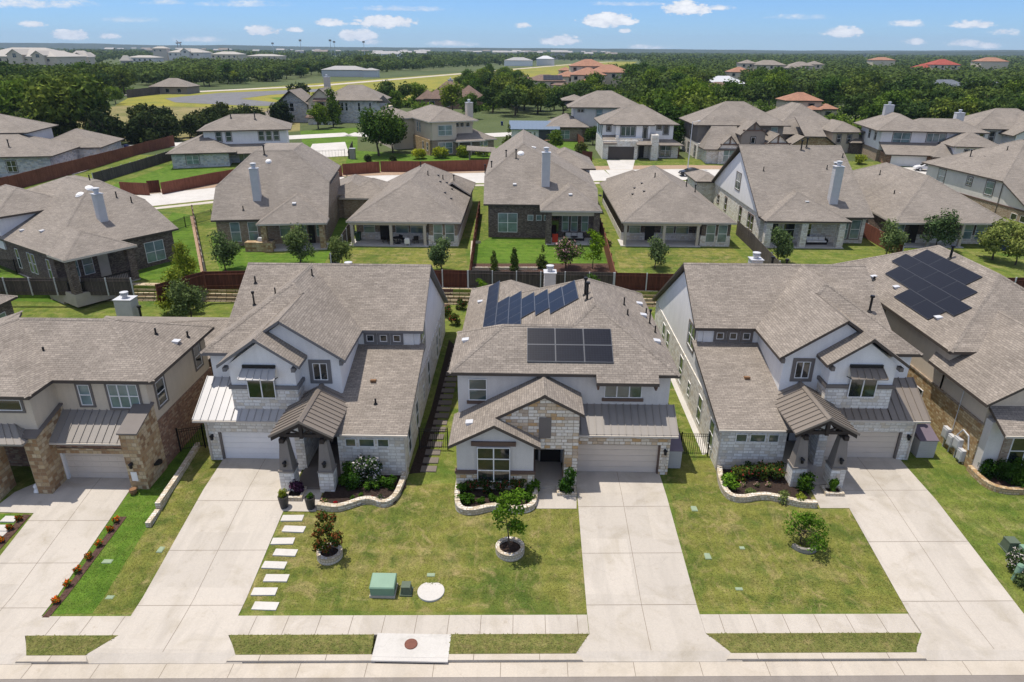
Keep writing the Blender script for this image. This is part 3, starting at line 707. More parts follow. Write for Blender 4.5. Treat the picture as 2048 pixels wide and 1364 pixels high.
for i, (y0, y1, k) in enumerate(((44.6,57.5,8),(44.0,51.7,5),(43.4,51.3,5),(45.3,49.3,2),(44.25,48.25,2),(43.05,47.1,2),(43.03,46.9,2))):
    w_ = xe[i+1]-xe[i]-.012
    for q in range(k):
        ya = y0+(y1-y0)*q/k; panel(H, (xe[i], ya, zz(xe[i])), Vector((w_, 0, w_*.62)), Vector((0, (y1-y0)/k-.02, 0)), nl)
nR = Vector((.58,0,1)).normalized()
def onright(px, py): return onpl(px, py, (4.67,0,9.79), (.58,0,1))
for px, py, h in ((1248,610,.7),(1255,630,.5),(1292,627,.5),(1299,647,1.1),(1310,665,.6)): vent(H, onright(px, py), h*.8, .05)
for px, py in ((1278,608),(1286,631),(1313,683)): hatvent(H, onright(px, py), nR)
for px, py in ((1170,590),(1174,600)): vent(H, onleft(px, py), 1.1, .075)
hatvent(H, onpl(932,681,FL,(-.58,0,1)), (-.58,0,1)); hatvent(H, (-2.9,34.6,LP(-2.9)), (-s,0,1)); hatvent(H, onleft(961,604), nl)
c = ony(1100, 545, 60.0); chimney(H, c.x-.52, c.x+.52, 59.4, 60.5, .8, 5.9)
c = ony(1100, 545, 60.0)
# ---------------- pair of white stone houses either side: one design, mirrored
def white_house(mirror, label, metal, stucco_col, trimc, fasc, doorm):
    X = (lambda x: 5.3-x) if mirror else (lambda x: x)
    dy = -1.15 if mirror else 0.0
    Y = lambda y: y+dy
    FLIP = {'L':'R','R':'L','F':'F'} if mirror else {'L':'L','R':'R','F':'F'}
    H = empty('house', (X(18.3), Y(38), .8), label, 'house', 'houses along the front street')
    ST, WS = M[stucco_col], M['stone_white']
    pt = lambda p: (X(p[0]), Y(p[1]), p[2])
    pl = lambda q: [pt(p) for p in q]
    bx = lambda mb, x0, x1, y0, y1, z0, z1: mb.box(X(x0), X(x1), Y(y0), Y(y1), z0, z1)
    rc = lambda x0, x1, y0, y1: rect(X(x0), X(x1), Y(y0), Y(y1))
    fa = (M['shingle'], M[fasc])
    def wn(face, p, a0, a1, z0, z1, *a, **k):
        if face == 'F': return win(H, 'F', Y(p), X(a0), X(a1), z0, z1, *a, **k)
        return win(H, FLIP[face], X(p), Y(a0), Y(a1), z0, z1, *a, **k)
    # side wall: stone below, stucco gable above
    x0, x1 = (X(12.1), X(12.5))
    prof(H, 'x', x0, x1, [(Y(36.1),.4),(Y(57.9),.4),(Y(57.9),3.9),(Y(36.1),3.9)], WS, 'stone_wall')
    prof(H, 'x', X(12.16), X(12.5), [(Y(36.1),3.9),(Y(57.9),3.9),(Y(57.9),4.0),(Y(48.26),9.95),(Y(43.5),7.15),(Y(43.45),5.9)], ST)
    wallp(H, rc(12.3, 24.6, 43.5, 57.7), .4, 4.2, ST); wallp(H, rc(12.3, 24.6, 43.5, 50.0), 4.2, 7.1, ST)
    # single-storey wing and the clerestory over it
    b = MB(); bx(b, 12.1, 16.05, 35.75, 36.1, .4, 3.85); bx(b, 15.7, 16.05, 36.1, 38.8, .4, 3.85); b.build('stone_wall', WS, H)
    for a0, a1 in ((13.0,13.7),(13.85,14.8),(14.95,15.6)): wn('F', 35.75, a0, a1, 2.85, 3.42, 1, 1, None, 'glass_green', 'white')
    b = MB(); bx(b, 12.52, 16.28, 43.42, 43.8, 5.3, 7.2); b.build('wall', ST, H)
    for a0 in (13.4, 14.3, 15.2): wn('F', 43.42, a0, a0+.5, 6.35, 6.85, 1, 1, trimc, 'glass', 'white', tw=.18)
    roof(H, [pl([(11.8,35.35,3.95),(16.9,35.35,3.95),(16.9,43.6,6.18),(11.8,43.6,6.18)])], fa, caps=False, name='low_roof')
    b = MB(); bx(b, 11.8, 15.75, 35.24, 35.35, 3.80, 3.92); b.tube((X(12.05),Y(35.62),.95),(X(12.05),Y(35.62),3.8),.05); b.build('gutter', M['gutter'], H)
    # tall gable wing (A)
    wallp(H, rc(16.3, 22.5, 38.7, 46), 3.6, 7.2, ST)
    prof(H, 'y', Y(38.7), Y(39.0), [(X(16.3),7.2),(X(22.9),7.2),(X(19.57),9.5)], ST)
    wn('F', 38.7, 17.1, 18.0, 5.75, 6.9, 2, 1, trimc, 'glass', 'white', tw=.22)
    # stone bay with the second gable (B)
    b = MB(); bx(b, 18.65, 22.65, 37.45, 40, 3.6, 5.72); b.build('stone_bay', WS, H)
    b = MB(); bx(b, 18.55, 22.75, 37.36, 40, 5.72, 5.95); b.build('trim_band', M[trimc], H)
    wallp(H, rc(18.7, 22.6, 37.5, 40.5), 5.95, 7.3, ST)
    prof(H, 'y', Y(37.5), Y(37.8), [(X(18.7),7.3),(X(22.6),7.3),(X(20.65),8.75)], ST)
    wn('F', 37.355, 19.95, 21.6, 5.15, 6.5, 2, 1, None, 'glass', 'white')
    aw = metal_roof(H, pl([(19.7,36.75,6.65),(21.85,36.75,6.65),(21.75,37.5,7.15),(19.8,37.5,7.15)]), M['metal_bronze' if not mirror else 'metal_silver'], .05, .4, 'window_awning')
    b = MB()
    bx(b, 19.8, 21.75, 37.36, 37.5, 7.12, 7.3)
    for x in (19.75, 21.72): b.tube(pt((x,37.45,6.5)), pt((x,36.85,6.62)), .03)
    b.build('awning_bracket', M['black'], aw)
    for x in (18.55, 22.6):
        b = MB(); bx(b, x, x+.22, 37.1, 37.5, 7.0, 7.25); b.build('eave_bracket', M[trimc], H)
    # right part and garage
    b = MB(); bx(b, 22.3, 24.6, 39.5, 46, 3.6, 7.2); b.build('wall', ST, H)
    b = MB(); bx(b, 18.8, 24.58, 37.23, 38.6, 2.82, 3.85); bx(b, 23.85, 24.58, 37.23, 43.5, .4, 2.82); bx(b, 18.25, 18.8, 36.3, 39.4, .4, 3.85); b.build('stone_front', WS, H)
    b = MB(); bx(b, 23.74, 23.85, 37.3, 37.55, .7, 2.82); bx(b, 18.8, 23.74, 37.34, 37.55, 2.76, 2.82); b.build('door_frame', M['trim'], H)
    garage(H, 'F', Y(37.45), X(18.8), X(23.74), .8, 2.76, M[doorm])
    lantern(H, X(24.2), Y(37.23), 2.55)
    s2 = .56
    q0 = pl([(18.2,36.75,3.93),(22.66,36.75,3.93),(22.66,37.5,3.93+.75*s2),(18.2,37.5,3.93+.75*s2)])
    q1 = pl([(22.66,36.75,3.93),(25.0,36.75,3.93),(25.0,39.55,3.93+2.8*s2),(22.66,39.55,3.93+2.8*s2)])
    metal_roof(H, q0, M[metal], extra=[q1])
    b = MB(); bx(b, 18.9, 25.0, 36.66, 36.75, 3.78, 3.9); b.tube(pt((24.45,37.15,.9)), pt((24.45,37.15,3.8)), .05); b.build('gutter', M['gutter'], H)
    # entry recess
    b = MB(); bx(b, 15.9, 18.4, 39.2, 39.4, .4, 4.4); b.build('wall', ST, H)
    b = MB(); bx(b, 16.6, 17.7, 39.1, 39.2, .85, 3.2); b.build('door', M['door'], H)
    b = MB(); bx(b, 16.0, 18.4, 34.3, 39.3, .5, .93); b.build('porch_floor', M['pavers'] if mirror else M['concrete'], H)
    # porch: metal gable on two tapering columns with a timber truss
    e, pk = 4.5, 5.47
    qa = pl([(15.75,34.0,e),(15.75,38.75,e),(17.56,38.75,pk),(17.56,34.0,pk)]); qb = pl([(19.38,38.75,e),(19.38,34.0,e),(17.56,34.0,pk),(17.56,38.75,pk)])
    metal_roof(H, qa, M['metal_bronze'], .1, .42, 'porch_roof', [qb])
    b = MB(); b.slab(pl([(17.4,33.98,5.43),(17.56,33.98,5.54),(17.56,38.7,5.54),(17.4,38.7,5.43)]), (0,0,.03)).slab(pl([(17.72,33.98,5.43),(17.56,33.98,5.54),(17.56,38.7,5.54),(17.72,38.7,5.43)]), (0,0,.03)); b.build('ridge_cap', M['metal_bronze'], H)
    b = MB(); sl = (pk-e)/1.81
    for yy in (34.08,):
        for s_, xe in ((1,15.82),(-1,19.3)):
            b.hexa([pt(p) for p in ((xe,yy,e-.32),(17.56,yy,pk-.34),(17.56,yy+.16,pk-.34),(xe,yy+.16,e-.32),(xe,yy,e-.1),(17.56,yy,pk-.12),(17.56,yy+.16,pk-.12),(xe,yy+.16,e-.1))])
        bx(b, 16.3, 18.8, yy+.02, yy+.16, 4.42, 4.62); bx(b, 17.46, 17.66, yy-.02, yy+.18, 4.35, 5.3)
        for s_ in (-1, 1): b.tube(pt((17.56,yy+.09,4.6)), pt((17.56+s_*.85,yy+.09,4.95)), .06, n=4)
    for x in (16.28, 18.55): bx(b, x, x+.26, 33.95, 38.7, 4.1, 4.36)
    b.build('porch_truss', M['darkwood'], H)
    for x in (16.42, 18.68):
        b = MB(); w = .42; bx(b, x-w, x+w, 34.25-w+.2, 34.25+w+.2, .4, 2.15); c = b.build('porch_column', WS, H)
        b = MB(); y = 34.45; t, u = .40, .21
        b.hexa([pt(p) for p in ((x-t,y-t,2.15),(x+t,y-t,2.15),(x+t,y+t,2.15),(x-t,y+t,2.15),(x-u,y-u,4.12),(x+u,y-u,4.12),(x+u,y+u,4.12),(x-u,y+u,4.12))])
        bx(b, x-.46, x+.46, y-.46, y+.46, 2.12, 2.22); b.build('column_shaft', M['stucco_taupe'], c)
        lantern(H, X(x), Y(34.12), 2.75)
    if not mirror:
        b = MB(); bx(b, 18.58, 18.8, 34.0, 34.03, 1.35, 1.85); b.build('address_plaque', M['cream'], H)
    # roofs
    T = onz(1659, 565, 10.31); ty = T.y; sf = (10.31-7.3)/(ty-39.1); rx = 20.43; k = .66
    ar = (19.57, 38.3, 9.8); yA = 39.1+(9.8-7.3)/sf
    roof(H, [pl([(11.8,43.06,7.29),(15.87,43.06,7.29),(rx,48.26,10.31),(11.8,48.26,10.31)]),
             pl([(rx,48.26,10.31),(25.0,43.06,7.29),(25.0,48.26,10.31)]),
             pl([(rx,48.26,10.31),(rx,ty,10.31),(25.0,39.1,7.3),(25.0,43.06,7.29)]),
             pl([(rx,ty,10.31),(19.6,yA,9.8),(19.6,39.1,7.3),(25.0,39.1,7.3)]),
             pl([(15.87,43.06,7.29),(15.87,38.3,7.29),(19.6,38.3,9.79),(19.6,yA,9.8),(rx,ty,10.31),(rx,48.26,10.31)]),
             pl([(11.8,48.26,10.31),(rx,48.26,10.31),(25.0,48.26,10.31),(25.0,58.3,3.98),(11.8,58.3,3.98)])], fa)
    roof(H, [pl([(19.57,38.3,9.8),(22.6,38.3,7.8),(22.6,39.9,7.8),(19.57,yA+.05,9.8)])], fa, name='gable_roof')
    zB = 9.13; yB = 39.1+(zB-7.3)/sf+.1
    roof(H, [pl([(18.25,37.05,7.42),(20.68,37.05,zB),(20.68,yB,zB),(18.25,40.3,7.42)]), pl([(20.68,37.05,zB),(23.12,37.05,7.42),(23.12,40.0,7.42),(20.68,yB,zB)])], fa, name='gable_roof')
    for x in (16.05,): b = MB(); bx(b, x, x+.2, 38.35, 38.7, 6.9, 7.2); b.build('eave_bracket', M[trimc], H)
    # side windows
    for a0, a1, z0, z1, c in ((44.2,45.9,5.0,6.7,2),): wn('L', 12.16, a0, a1, z0, z1, c, 2, trimc, 'glass_green')
    for a0, a1, z0, z1, c in ((37.0,38.0,1.4,3.3,1),(40.2,41.2,1.4,3.3,1),(43.6,44.2,1.7,2.8,1),(46.2,47.2,1.4,3.5,1),(51.4,52.3,1.4,3.4,1),(53.2,54.1,1.4,3.4,1)): wn('L', 12.1, a0, a1, z0, z1, c, 2, None, 'glass_green')
    for x, y in ((14.6, 39.8),): hatvent(H, pt((x,y,3.95+.27*(y-35.35))), (0,-.27,1), 'clay', .17)
    if mirror: vent(H, pt((14.1,37.8,3.95+.27*2.45)), .35, .06)
    z1f = lambda y: 7.29+.58*(y-43.06)
    if not mirror:
        for px, py in ((1659,558),(1672,572)): vent(H, onpl(px, py, (25,39.1,7.3), (.66,0,1)), .5, .05)
        p = onpl(1745, 597, (0,43.06,7.29), (0,-.58,1)); vent(H, (24.0, 44.5, z1f(44.5)), 1.0, .08)
    else:
        for x, y in ((24.0,46.6),(23.6,44.9)): vent(H, pt((x,y,z1f(y))), .5 if y > 46 else .8, .06)
        vent(H, pt((19.9,46.5,9.95)), .5, .05); vent(H, pt((21.7,44.0,9.4)), .5, .05)
    return H
HR = white_house(False, 'white stone and stucco house with bronze metal porch roof and red rose bed', 'metal_bronze', 'stucco_white', 'trim', 'fascia', 'garage_tan')
HL = white_house(True, 'white stone house with silver metal awning roofs and two black planters out front', 'metal_silver', 'stucco_white', 'fascia_grey', 'fascia_grey', 'garage_white')
c = ony(1512, 518, 59.5); chimney(HR, c.x-.5, c.x+.5, 59, 60, .8, c.z)
vent(HR, (c.x+1.5, 59.5, c.z-1.2), 1.3, .1); vent(HR, (c.x+2.8, 59.5, c.z-1.4), 1.3, .1)
c = ony(697, 531, 58.5); chimney(HL, c.x-.5, c.x+.5, 58, 59, .8, c.z-.3)
for px in (667, 678): c = ony(px, 534, 58.2); vent(HL, (c.x, 58.2, c.z-1.0), 1.2, .09)
# ---------------- tan stone house at the far left
H = empty('house', (-26, 37, .8), 'brown sandstone and cream stucco house with hipped roof, left end of front row', 'house', 'houses along the front street')
TS, TT = M['stone_tan'], M['stucco_tan']
wallp(H, rect(-37, -21.72, 35.05, 42.8), 3.4, 6.9, M['stucco_tan']); wallp(H, rect(-37, -21.66, 35.1, 42.9), .4, 3.95, M['brick_red'], 'brick_wall')
wallp(H, rect(-36, -27.1, 32.95, 36), 3.6, 6.9, M['stucco_tan'])
wallp(H, rect(-34, -22.9, 42.7, 52), .4, 3.9, M['brick_red'], 'brick_wall')
f = -21.0; e = 7.0; sL = .5; yv = 34.55; hx = 4.3
A=(f,yv,e); B=(f,43.05,e); AP=(f-hx,38.8,e+.5*4.25); RL_=(-29.95,39.1,e+.5*4.3); 
wl=-26.75; wy=32.5; wa=(wl-4.9,wy+4.9,e+.43*4.9)
roof(H, [[(wl,yv,e),A,AP,(wl-3.1,38.8,e+.5*4.25),(wl-1.55,36.6,e+.5*2.05)] if False else [(wl,yv,e),A,AP,(wl-4.25,38.8,e+.5*4.25)],
         [A,B,AP],[(wl,yv,e),(wl-4.25,38.8,e+.5*4.25),wa,(wl,wy,e)],[(wl,wy,e),wa,(wl-9.8,wy,e)],
         [(wl-9.8,wy,e),wa,(wl-4.9,40,e+.43*4.9),(wl-9.8,44,e)],
         [B,(-36.5,43.05,e),(wl-4.25,38.8,e+.5*4.25),AP],[wa,(wl-4.25,38.8,e+.5*4.25),(wl-4.9,40,e+.43*4.9)]])
roof(H, hippolys(-34.5, -22.4, 42.5, 52.5, 3.95, .3), name='rear_roof')
roof(H, hippolys(-24.2, -19.95, 44.5, 52.5, 3.9, .45), name='rear_roof')
wallp(H, rect(-23.8, -20.3, 44.9, 52.1), .4, 3.85, M['brick_red'], 'brick_wall')
win(H, 'F', 35.05, -25.75, -25.05, 5.15, 6.5, 1, 2, 'trim', 'glass_blind'); win(H, 'F', 35.05, -24.0, -22.25, 5.0, 6.55, 3, 2, 'trim', 'glass_blind')
win(H, 'F', 32.95, -29.2, -27.6, 5.9, 6.6, 1, 1, 'trim', 'glass')
win(H, 'R', -21.72, 35.9, 36.9, 4.6, 6.2, 1, 2, 'trim'); win(H, 'R', -21.72, 41.0, 41.9, 4.7, 6.3, 1, 2, 'trim')
# stone piers with sloping caps either side of the garage
def pier(x0, x1, y0, y1, zf, zb):
    b = MB().hexa([(x0,y0,.4),(x1,y0,.4),(x1,y1,.4),(x0,y1,.4),(x0,y0,zf),(x1,y0,zf),(x1,y1,zb),(x0,y1,zb)]); p = b.build('stone_pier', TS, H)
    a = .07; MB().hexa([(x0-a,y0-a,zf),(x1+a,y0-a,zf),(x1+a,y1,zb),(x0-a,y1,zb),(x0-a,y0-a,zf+.09),(x1+a,y0-a,zf+.09),(x1+a,y1,zb+.09),(x0-a,y1,zb+.09)]).build('pier_cap', M['trim'], p)
pier(-22.62, -21.6, 32.95, 35.2, 4.45, 5.25); pier(-27.75, -26.95, 32.4, 35.3, 4.45, 5.25); pier(-31.2, -29.6, 31.8, 33.2, 4.3, 4.5)
b = MB().box(-26.95, -22.62, 33.7, 34.3, 2.78, 3.65); b.build('brick_front', M['brick_red'], H)
b = MB().box(-26.95, -22.62, 33.62, 33.7, 2.72, 3.05); b.build('lintel', TS, H)
b = MB().box(-26.95, -26.83, 33.8, 34.1, .7, 2.72); b.build('door_frame', M['white'], H)
garage(H, 'F', 34.02, -26.83, -22.64, .78, 2.74, M['garage_tan'])
metal_roof(H, [(-26.95,33.28,3.68),(-22.62,33.28,3.68),(-22.62,35.08,4.85),(-26.95,35.08,4.85)], M['metal_grey'])
b = MB().box(-26.95, -22.62, 33.2, 33.28, 3.54, 3.64); b.build('gutter', M['gutter'], H)
metal_roof(H, [(-35,31.9,4.35),(-27.4,31.9,4.35),(-28.4,33.0,5.05),(-35,33.0,5.05)], M['metal_grey'], extra=[[(-27.4,31.9,4.35),(-27.4,34.2,4.35),(-28.4,33.2,5.05),(-28.4,33.0,5.05)]])
wallp(H, rect(-36, -27.7, 36.2, 36.5), .4, 4.4, TS, 'stone_wall')
b = MB().box(-29.3, -28.2, 36.1, 36.2, .85, 3.1); b.build('door', M['door'], H)
lantern(H, -22.25, 32.95, 2.5)
b = MB().box(-22.45, -22.1, 32.92, 32.95, 1.35, 1.95); b.build('address_plaque', M['white'], H)
b = MB(); b.lathe((-21.56,34.2,1.75), [(.02,-.02),(.3,0),(.3,.12),(.02,.14)], 14); b.build('hose_reel', M['black'], H)
zf = lambda y: e+.5*(y-yv)
for px, py in ((47,680),(312,668),(376,674)): vent(H, onpl(px, py, (f,0,e), (.5,0,1)) if px > 100 else (wl-1.5,36.5,e+.8), .4, .06)
hatvent(H, onpl(352,684,(f,0,e),(.5,0,1)), (.5,0,1))
c = ony(251, 600, 57); chimney(H, c.x-.75, c.x+.75, 56.4, 57.6, 2, c.z+.15); vent(H, (c.x+1.2,56.8,c.z-2.0), 1.4, .1)
# ---------------- sliver of the next house to the left
H = empty('house', (-42, 50, 1.0), 'dark brick house with a teal window, cut by the left edge behind the sandstone house', 'house', 'houses along the front street')
p = onz(35, 592, 4.6); wallp(H, rect(-58, p.x-.4, p.y-15, p.y-.4), .4, 4.55, M['brick_dark'], 'brick_wall')
roof(H, hippolys(-58.4, p.x, p.y-15.4, p.y, 4.6, .5))
win(H, 'R', p.x-.4, p.y-3.6, p.y-1.4, 1.7, 3.7, 2, 2, None, 'glass_blind', 'white')
# ---------------- stone and stucco house at the right edge
H = empty('house', (33, 42, .8), 'golden stone and stucco house with black solar panels on its roof, at the right edge', 'house', 'houses along the front street')
SG2 = M['stone_gold']; ST2 = M['stucco_tan']
wallp(H, rect(27.8, 42, 36.2, 53), .4, 4.0, SG2, 'stone_wall'); wallp(H, rect(27.86, 42, 40.8, 53), 4.0, 6.95, ST2); wallp(H, rect(27.86, 36, 36.3, 41), 4.0, 5.6, ST2)
b = MB().box(27.74, 27.86, 36.2, 53, 3.98, 4.1); b.build('trim_band', M['brick_tan'], H)
wallp(H, rect(29, 42, 53, 60), .4, 4.2, SG2, 'stone_wall')
prof(H, 'y', 36.2, 36.5, [(27.86,5.5),(36.0,5.5),(31.9,8.35)], ST2)
R1_=(33.25,46.0,10.4); R2_=(33.3,53.7,10.4)
roof(H, [[(27.45,40.3,6.98),(39.0,40.3,6.98),R1_],[(27.45,40.3,6.98),R1_,R2_,(27.45,59.4,6.98)],[(39.0,40.3,6.98),(39.0,59.4,6.98),R2_,R1_],[(27.45,59.4,6.98),R2_,(39,59.4,6.98)]])
roof(H, [[(27.2,35.55,5.7),(31.9,35.55,8.75),(31.9,45.3,8.75),(27.2,41.8,5.7)],[(36.6,35.55,5.7),(31.9,35.55,8.75),(31.9,45.3,8.75),(36.6,41.8,5.7)]], name='gable_roof')
roof(H, [[(27.9,34.4,4.35),(36,34.4,4.35),(36,36.3,5.25),(27.9,36.3,5.25)]], caps=False, name='porch_roof')
b = MB().box(27.9, 36, 34.3, 34.4, 4.2, 4.33); b.build('gutter', M['gutter'], H)
wallp(H, rect(27.9, 36, 35.6, 36.2), .4, 4.5, M['stucco_grey']); 
b = MB().box(28.85, 32.5, 35.5, 35.62, 1.0, 4.1); b.build('brick_surround', M['brick_tan'], H)
win(H, 'F', 35.5, 29.3, 31.2, 1.7, 3.6, 2, 2, None, 'glass')
win(H, 'L', 27.8, 42.4, 43.2, 1.7, 3.1, 1, 2, None, 'glass'); win(H, 'L', 27.86, 49.5, 50.9, 4.6, 6.3, 2, 2, 'trim', 'glass'); win(H, 'L', 27.86, 52, 53, 4.6, 6.3, 1, 2, 'trim')
nq = Vector((-.6,0,1)); nq = Vector((-(10.4-6.98)/(33.27-27.45),0,1)); 
def onq(px, py): return onpl(px, py, (27.45,0,6.98), nq)
sl_ = -nq.x; nn = nq.normalized(); ux = Vector((1,0,sl_)).normalized(); vy = Vector((0,1,0))
tiers = [((1791,596),(1859,643),(1818,577),(1889.5,623),2),((1773,550.5),(1910.5,636),(1797,533),(1942.5,613.5),4),((1784,525),(1926.5,602),(1810,508.6),(1953,585),4),((1828,515),(1936,572.7),(1854,499),(1963,554),3)]
xr = []
for a_, b_, c_, d_, k in tiers:
    p = [onq(*v) for v in (a_, b_, c_, d_)]; xr.append(((p[0].x+p[1].x)/2, (p[2].x+p[3].x)/2, (p[1].y+p[3].y)/2, (p[0].y+p[2].y)/2, k))
x0_ = sum(v[0] for v in xr[:1]); dx_ = (xr[-1][1]-xr[0][0])/4; dy_ = sum((v[3]-v[2])/v[4] for v in xr)/4
for i, (xa, xb, ya, yb, k) in enumerate(xr):
    x = x0_+dx_*i; z = 6.98+(x-27.45)*sl_; yc = (ya+yb)/2
    for j in range(k): panel(H, (x, yc+(j-k/2)*dy_, z), ux*((dx_-.02)*math.sqrt(1+sl_*sl_)), vy*(dy_-.025), nn, 'frame_blk')
for px, py, h in ((1900,517,.9),(1748,560,.3)): vent(H, onq(px, py), h, .09)
for px, py in ((1877,636),(1793,575),(1748,554)): hatvent(H, onq(px, py), nn)
for y, z, w in ((38.6,1.5,.55),(38.0,1.3,.5),(37.3,1.5,.6),(36.8,1.0,.5)):
    b = MB().box(27.55, 27.8, y, y+w, z, z+.75); b.box(27.52, 27.56, y+.06, y+w-.06, z+.1, z+.65); b.tube((27.68,y+w/2,z), (27.68,y+w/2,.75), .035); b.build('meter_box', M['galv'], H)
b = MB()
pts = [(27.7,37.9,2.3),(27.7,37.5,2.9),(27.7,36.9,2.8),(27.7,36.6,2.0)]
for p, q in zip(pts, pts[1:]): b.tube(p, q, .045)
b.tube((27.74,38.5,2.2),(27.74,38.5,5.4),.025); b.build('conduit', M['galv'], H)
# ================================================================ SECOND ROW (seen from behind)
SH = (M['shingle_far'], M['fascia']); SHG = (M['shingle_far'], M['gutter'])
BD = M['brick_dark']
def blk(H, x0, x1, y0, y1, z0, z1, mat, name='wall'): return MB().box(x0, x1, y0, y1, z0, z1).build(name, mat, H)
def hp(H, x0, x1, y0, y1, ze, s, mats=SH, name='roof'): return roof(H, hippolys(x0, x1, y0, y1, ze, s), mats, name=name)
def post(H, x, y, z0, z1, w, mat): return MB().box(x-w/2, x+w/2, y-w/2, y+w/2, z0, z1).build('patio_post', mat, H)
def patio(H, x0, x1, y0, y1, z): return MB().box(x0, x1, y0, y1, z-.4, z).build('patio_slab', M['concrete2'], H)
GB = 'houses of the second row seen from behind'
# -- dark brick house at the left, turned to the right
H = empty('house', (-42.5, 60.5, 2.5), 'dark brick house turned at an angle, with a black railed corner porch', 'house', GB)
ox, oy = -42.5, 60.5
U = lambda u, v, z=None: (ox+u, oy+v) if z is None else (ox+u, oy+v, z)
def rr(u0, u1, v0, v1): return [U(u0,v0),U(u1,v0),U(u1,v1),U(u0,v1)]
MB().prism(rr(.45,12.6,3.4,24), 1.5, 6.1).build('brick_wall', BD, H)
MB().prism(rr(.3,12.7,3.2,24.2), 1.2, 2.7).build('plinth', M['concrete'], H)
MB().prism(rr(.3,6.7,.3,3.3), 1.5, 2.75).build('porch_floor', M['concrete'], H)
for u, v in ((.7,.7),(6.3,.7)): MB().prism(rr(u-.35,u+.35,v-.35,v+.35), 1.6, 6.1).build('porch_column', BD, H)
b = MB()
for u in np.arange(1.2, 6.0, .16): b.box(ox+u-.02, ox+u+.02, oy+.55, oy+.59, 2.85, 3.7)
b.box(ox+1.0, ox+6.0, oy+.52, oy+.62, 3.68, 3.76); b.box(ox+1.0, ox+6.0, oy+.52, oy+.62, 2.85, 2.92)
for v in np.arange(1.1, 3.2, .16): b.box(ox+.5, ox+.54, oy+v-.02, oy+v+.02, 2.85, 3.7)
b.box(ox+.47, ox+.57, oy+1.0, oy+3.3, 3.68, 3.76); b.build('porch_railing', M['black'], H)
win(H, 'F', oy+3.4, ox+1.5, ox+2.5, 3.5, 5.5, 1, 2, None, 'glass_blind'); win(H, 'F', oy+3.4, ox+2.9, ox+3.9, 3.5, 5.5, 1, 2, None, 'glass_blind')
b = MB().box(ox+4.4, ox+5.4, oy+3.33, oy+3.42, 2.8, 5.4); b.build('door', M['cream'], H)
win(H, 'F', oy+3.4, ox+9.3, ox+11.4, 3.2, 5.4, 2, 2, None, 'glass_blind')
for v0, v1 in ((4.4,5.1),(7.6,8.3),(8.5,9.2),(11.2,11.9)): win(H, 'L', ox+.45, oy+v0, oy+v1, 3.4, 5.5, 1, 2, None, 'glass_green')
roof(H, [[U(0,3,6.3),U(6.8,3,6.3),U(13.2,3,6.3),U(13.0,8.4,8.85),U(10.6,12.7,10.86),U(9.75,12.75,10.86)],
         [U(0,25,6.3),U(0,3,6.3),U(9.75,12.75,10.86),U(9.75,18.5,10.86),U(4,25,8.2)],
         [U(13.0,8.4,8.85),U(16,14,7.2),U(16,22,7.2),U(10.6,18.5,10.86),U(10.6,12.7,10.86)],[U(9.75,12.75,10.86),U(10.6,12.7,10.86),U(10.6,18.5,10.86),U(9.75,18.5,10.86)]], SH)
roof(H, [[U(-.02,-.05,6.28),U(6.9,-.05,6.28),U(3.44,3.4,7.95)],[U(6.9,-.05,6.28),U(6.9,3.4,6.28),U(3.44,5.5,7.95),U(3.44,3.4,7.95)],[U(-.02,3.4,6.28),U(-.02,-.05,6.28),U(3.44,3.4,7.95),U(3.44,6.5,7.95)]], SHG, name='porch_roof')
MB().prism(rr(.3,8,13.9,24), 5, 8.4).build('upper_wall', M['stucco_white'], H); roof(H, hippolys(ox-.2, ox+8.5, oy+13.4, oy+24.5, 8.5, .47), SH, name='upper_roof')
win(H, 'L', ox+.3, oy+15.5, oy+16.4, 6.6, 8.0, 1, 2, 'trim', 'glass')
chimney(H, ox+6.75, ox+7.55, oy+6.1, oy+6.85, 7, 10.6)
for u, v in ((8.9,11.6),(7.6,11.3)): dome(H, U(u, v, 6.3+.47*min(u, v-3)), (0,-.47,1) if v-3 < u else (-.47,0,1), .42)
for u, v in ((9.9,13.4),(10.5,9.5),(11.4,8.3)): vent(H, U(u, v, 6.25+.47*(v-3) if v < 12 else 10.8), .7, .07)
for u, v in ((2.2,8.8),(1.6,12)): hatvent(H, U(u, v, 6.3+.47*u), (-.47,0,1))
H.rotation_euler.z = math.radians(56.5)
# -- brown stone house with chimney and grill island
H = empty('house', (-29.5, 78.4, 3), 'brown brick house with a steep roof, pale chimney and stone grill island on its patio', 'house', GB)
blk(H, -35.7, -23.2, 78.9, 100, 2, 6.3, M['brick_tan'], 'brick_wall')
patio(H, -30.4, -23.0, 76.2, 79, 3.1)
for x in (-29.9, -26.6, -23.4): post(H, x, 76.7, 2.8, 6.2, .62, M['stone_tan'])
win(H, 'F', 78.9, -34.2, -33.1, 3.5, 5.8, 1, 2, None, 'glass_blind'); win(H, 'F', 78.9, -32.2, -31.1, 3.5, 5.8, 1, 2, None, 'glass_blind'); win(H, 'F', 78.9, -28.6, -27.0, 4.0, 6.0, 1, 2, None, 'glass_blind')
win(H, 'F', 78.9, -26.2, -25.5, 3.6, 5.8, 1, 2, None, 'glass_blind'); win(H, 'F', 78.9, -24.4, -23.5, 3.9, 5.8, 1, 2, None, 'glass_blind')
MB().box(-25.3, -24.6, 78.8, 78.92, 3.1, 5.9).build('door', M['door'], H)
yf, ze, sl = 78.4, 6.2, .72
pf = lambda x, y: (x, y, ze+sl*(y-yf))
fl, fr, k1, k2, r1, r2 = pf(-36.1,yf), pf(-22.8,yf), pf(-36.2,82.7), pf(-22.9,83.1), pf(-32.2,87.6), pf(-27.6,87.6)
rb1, rb2 = (-32.2,95,r1[2]), (-27.6,95,r1[2])
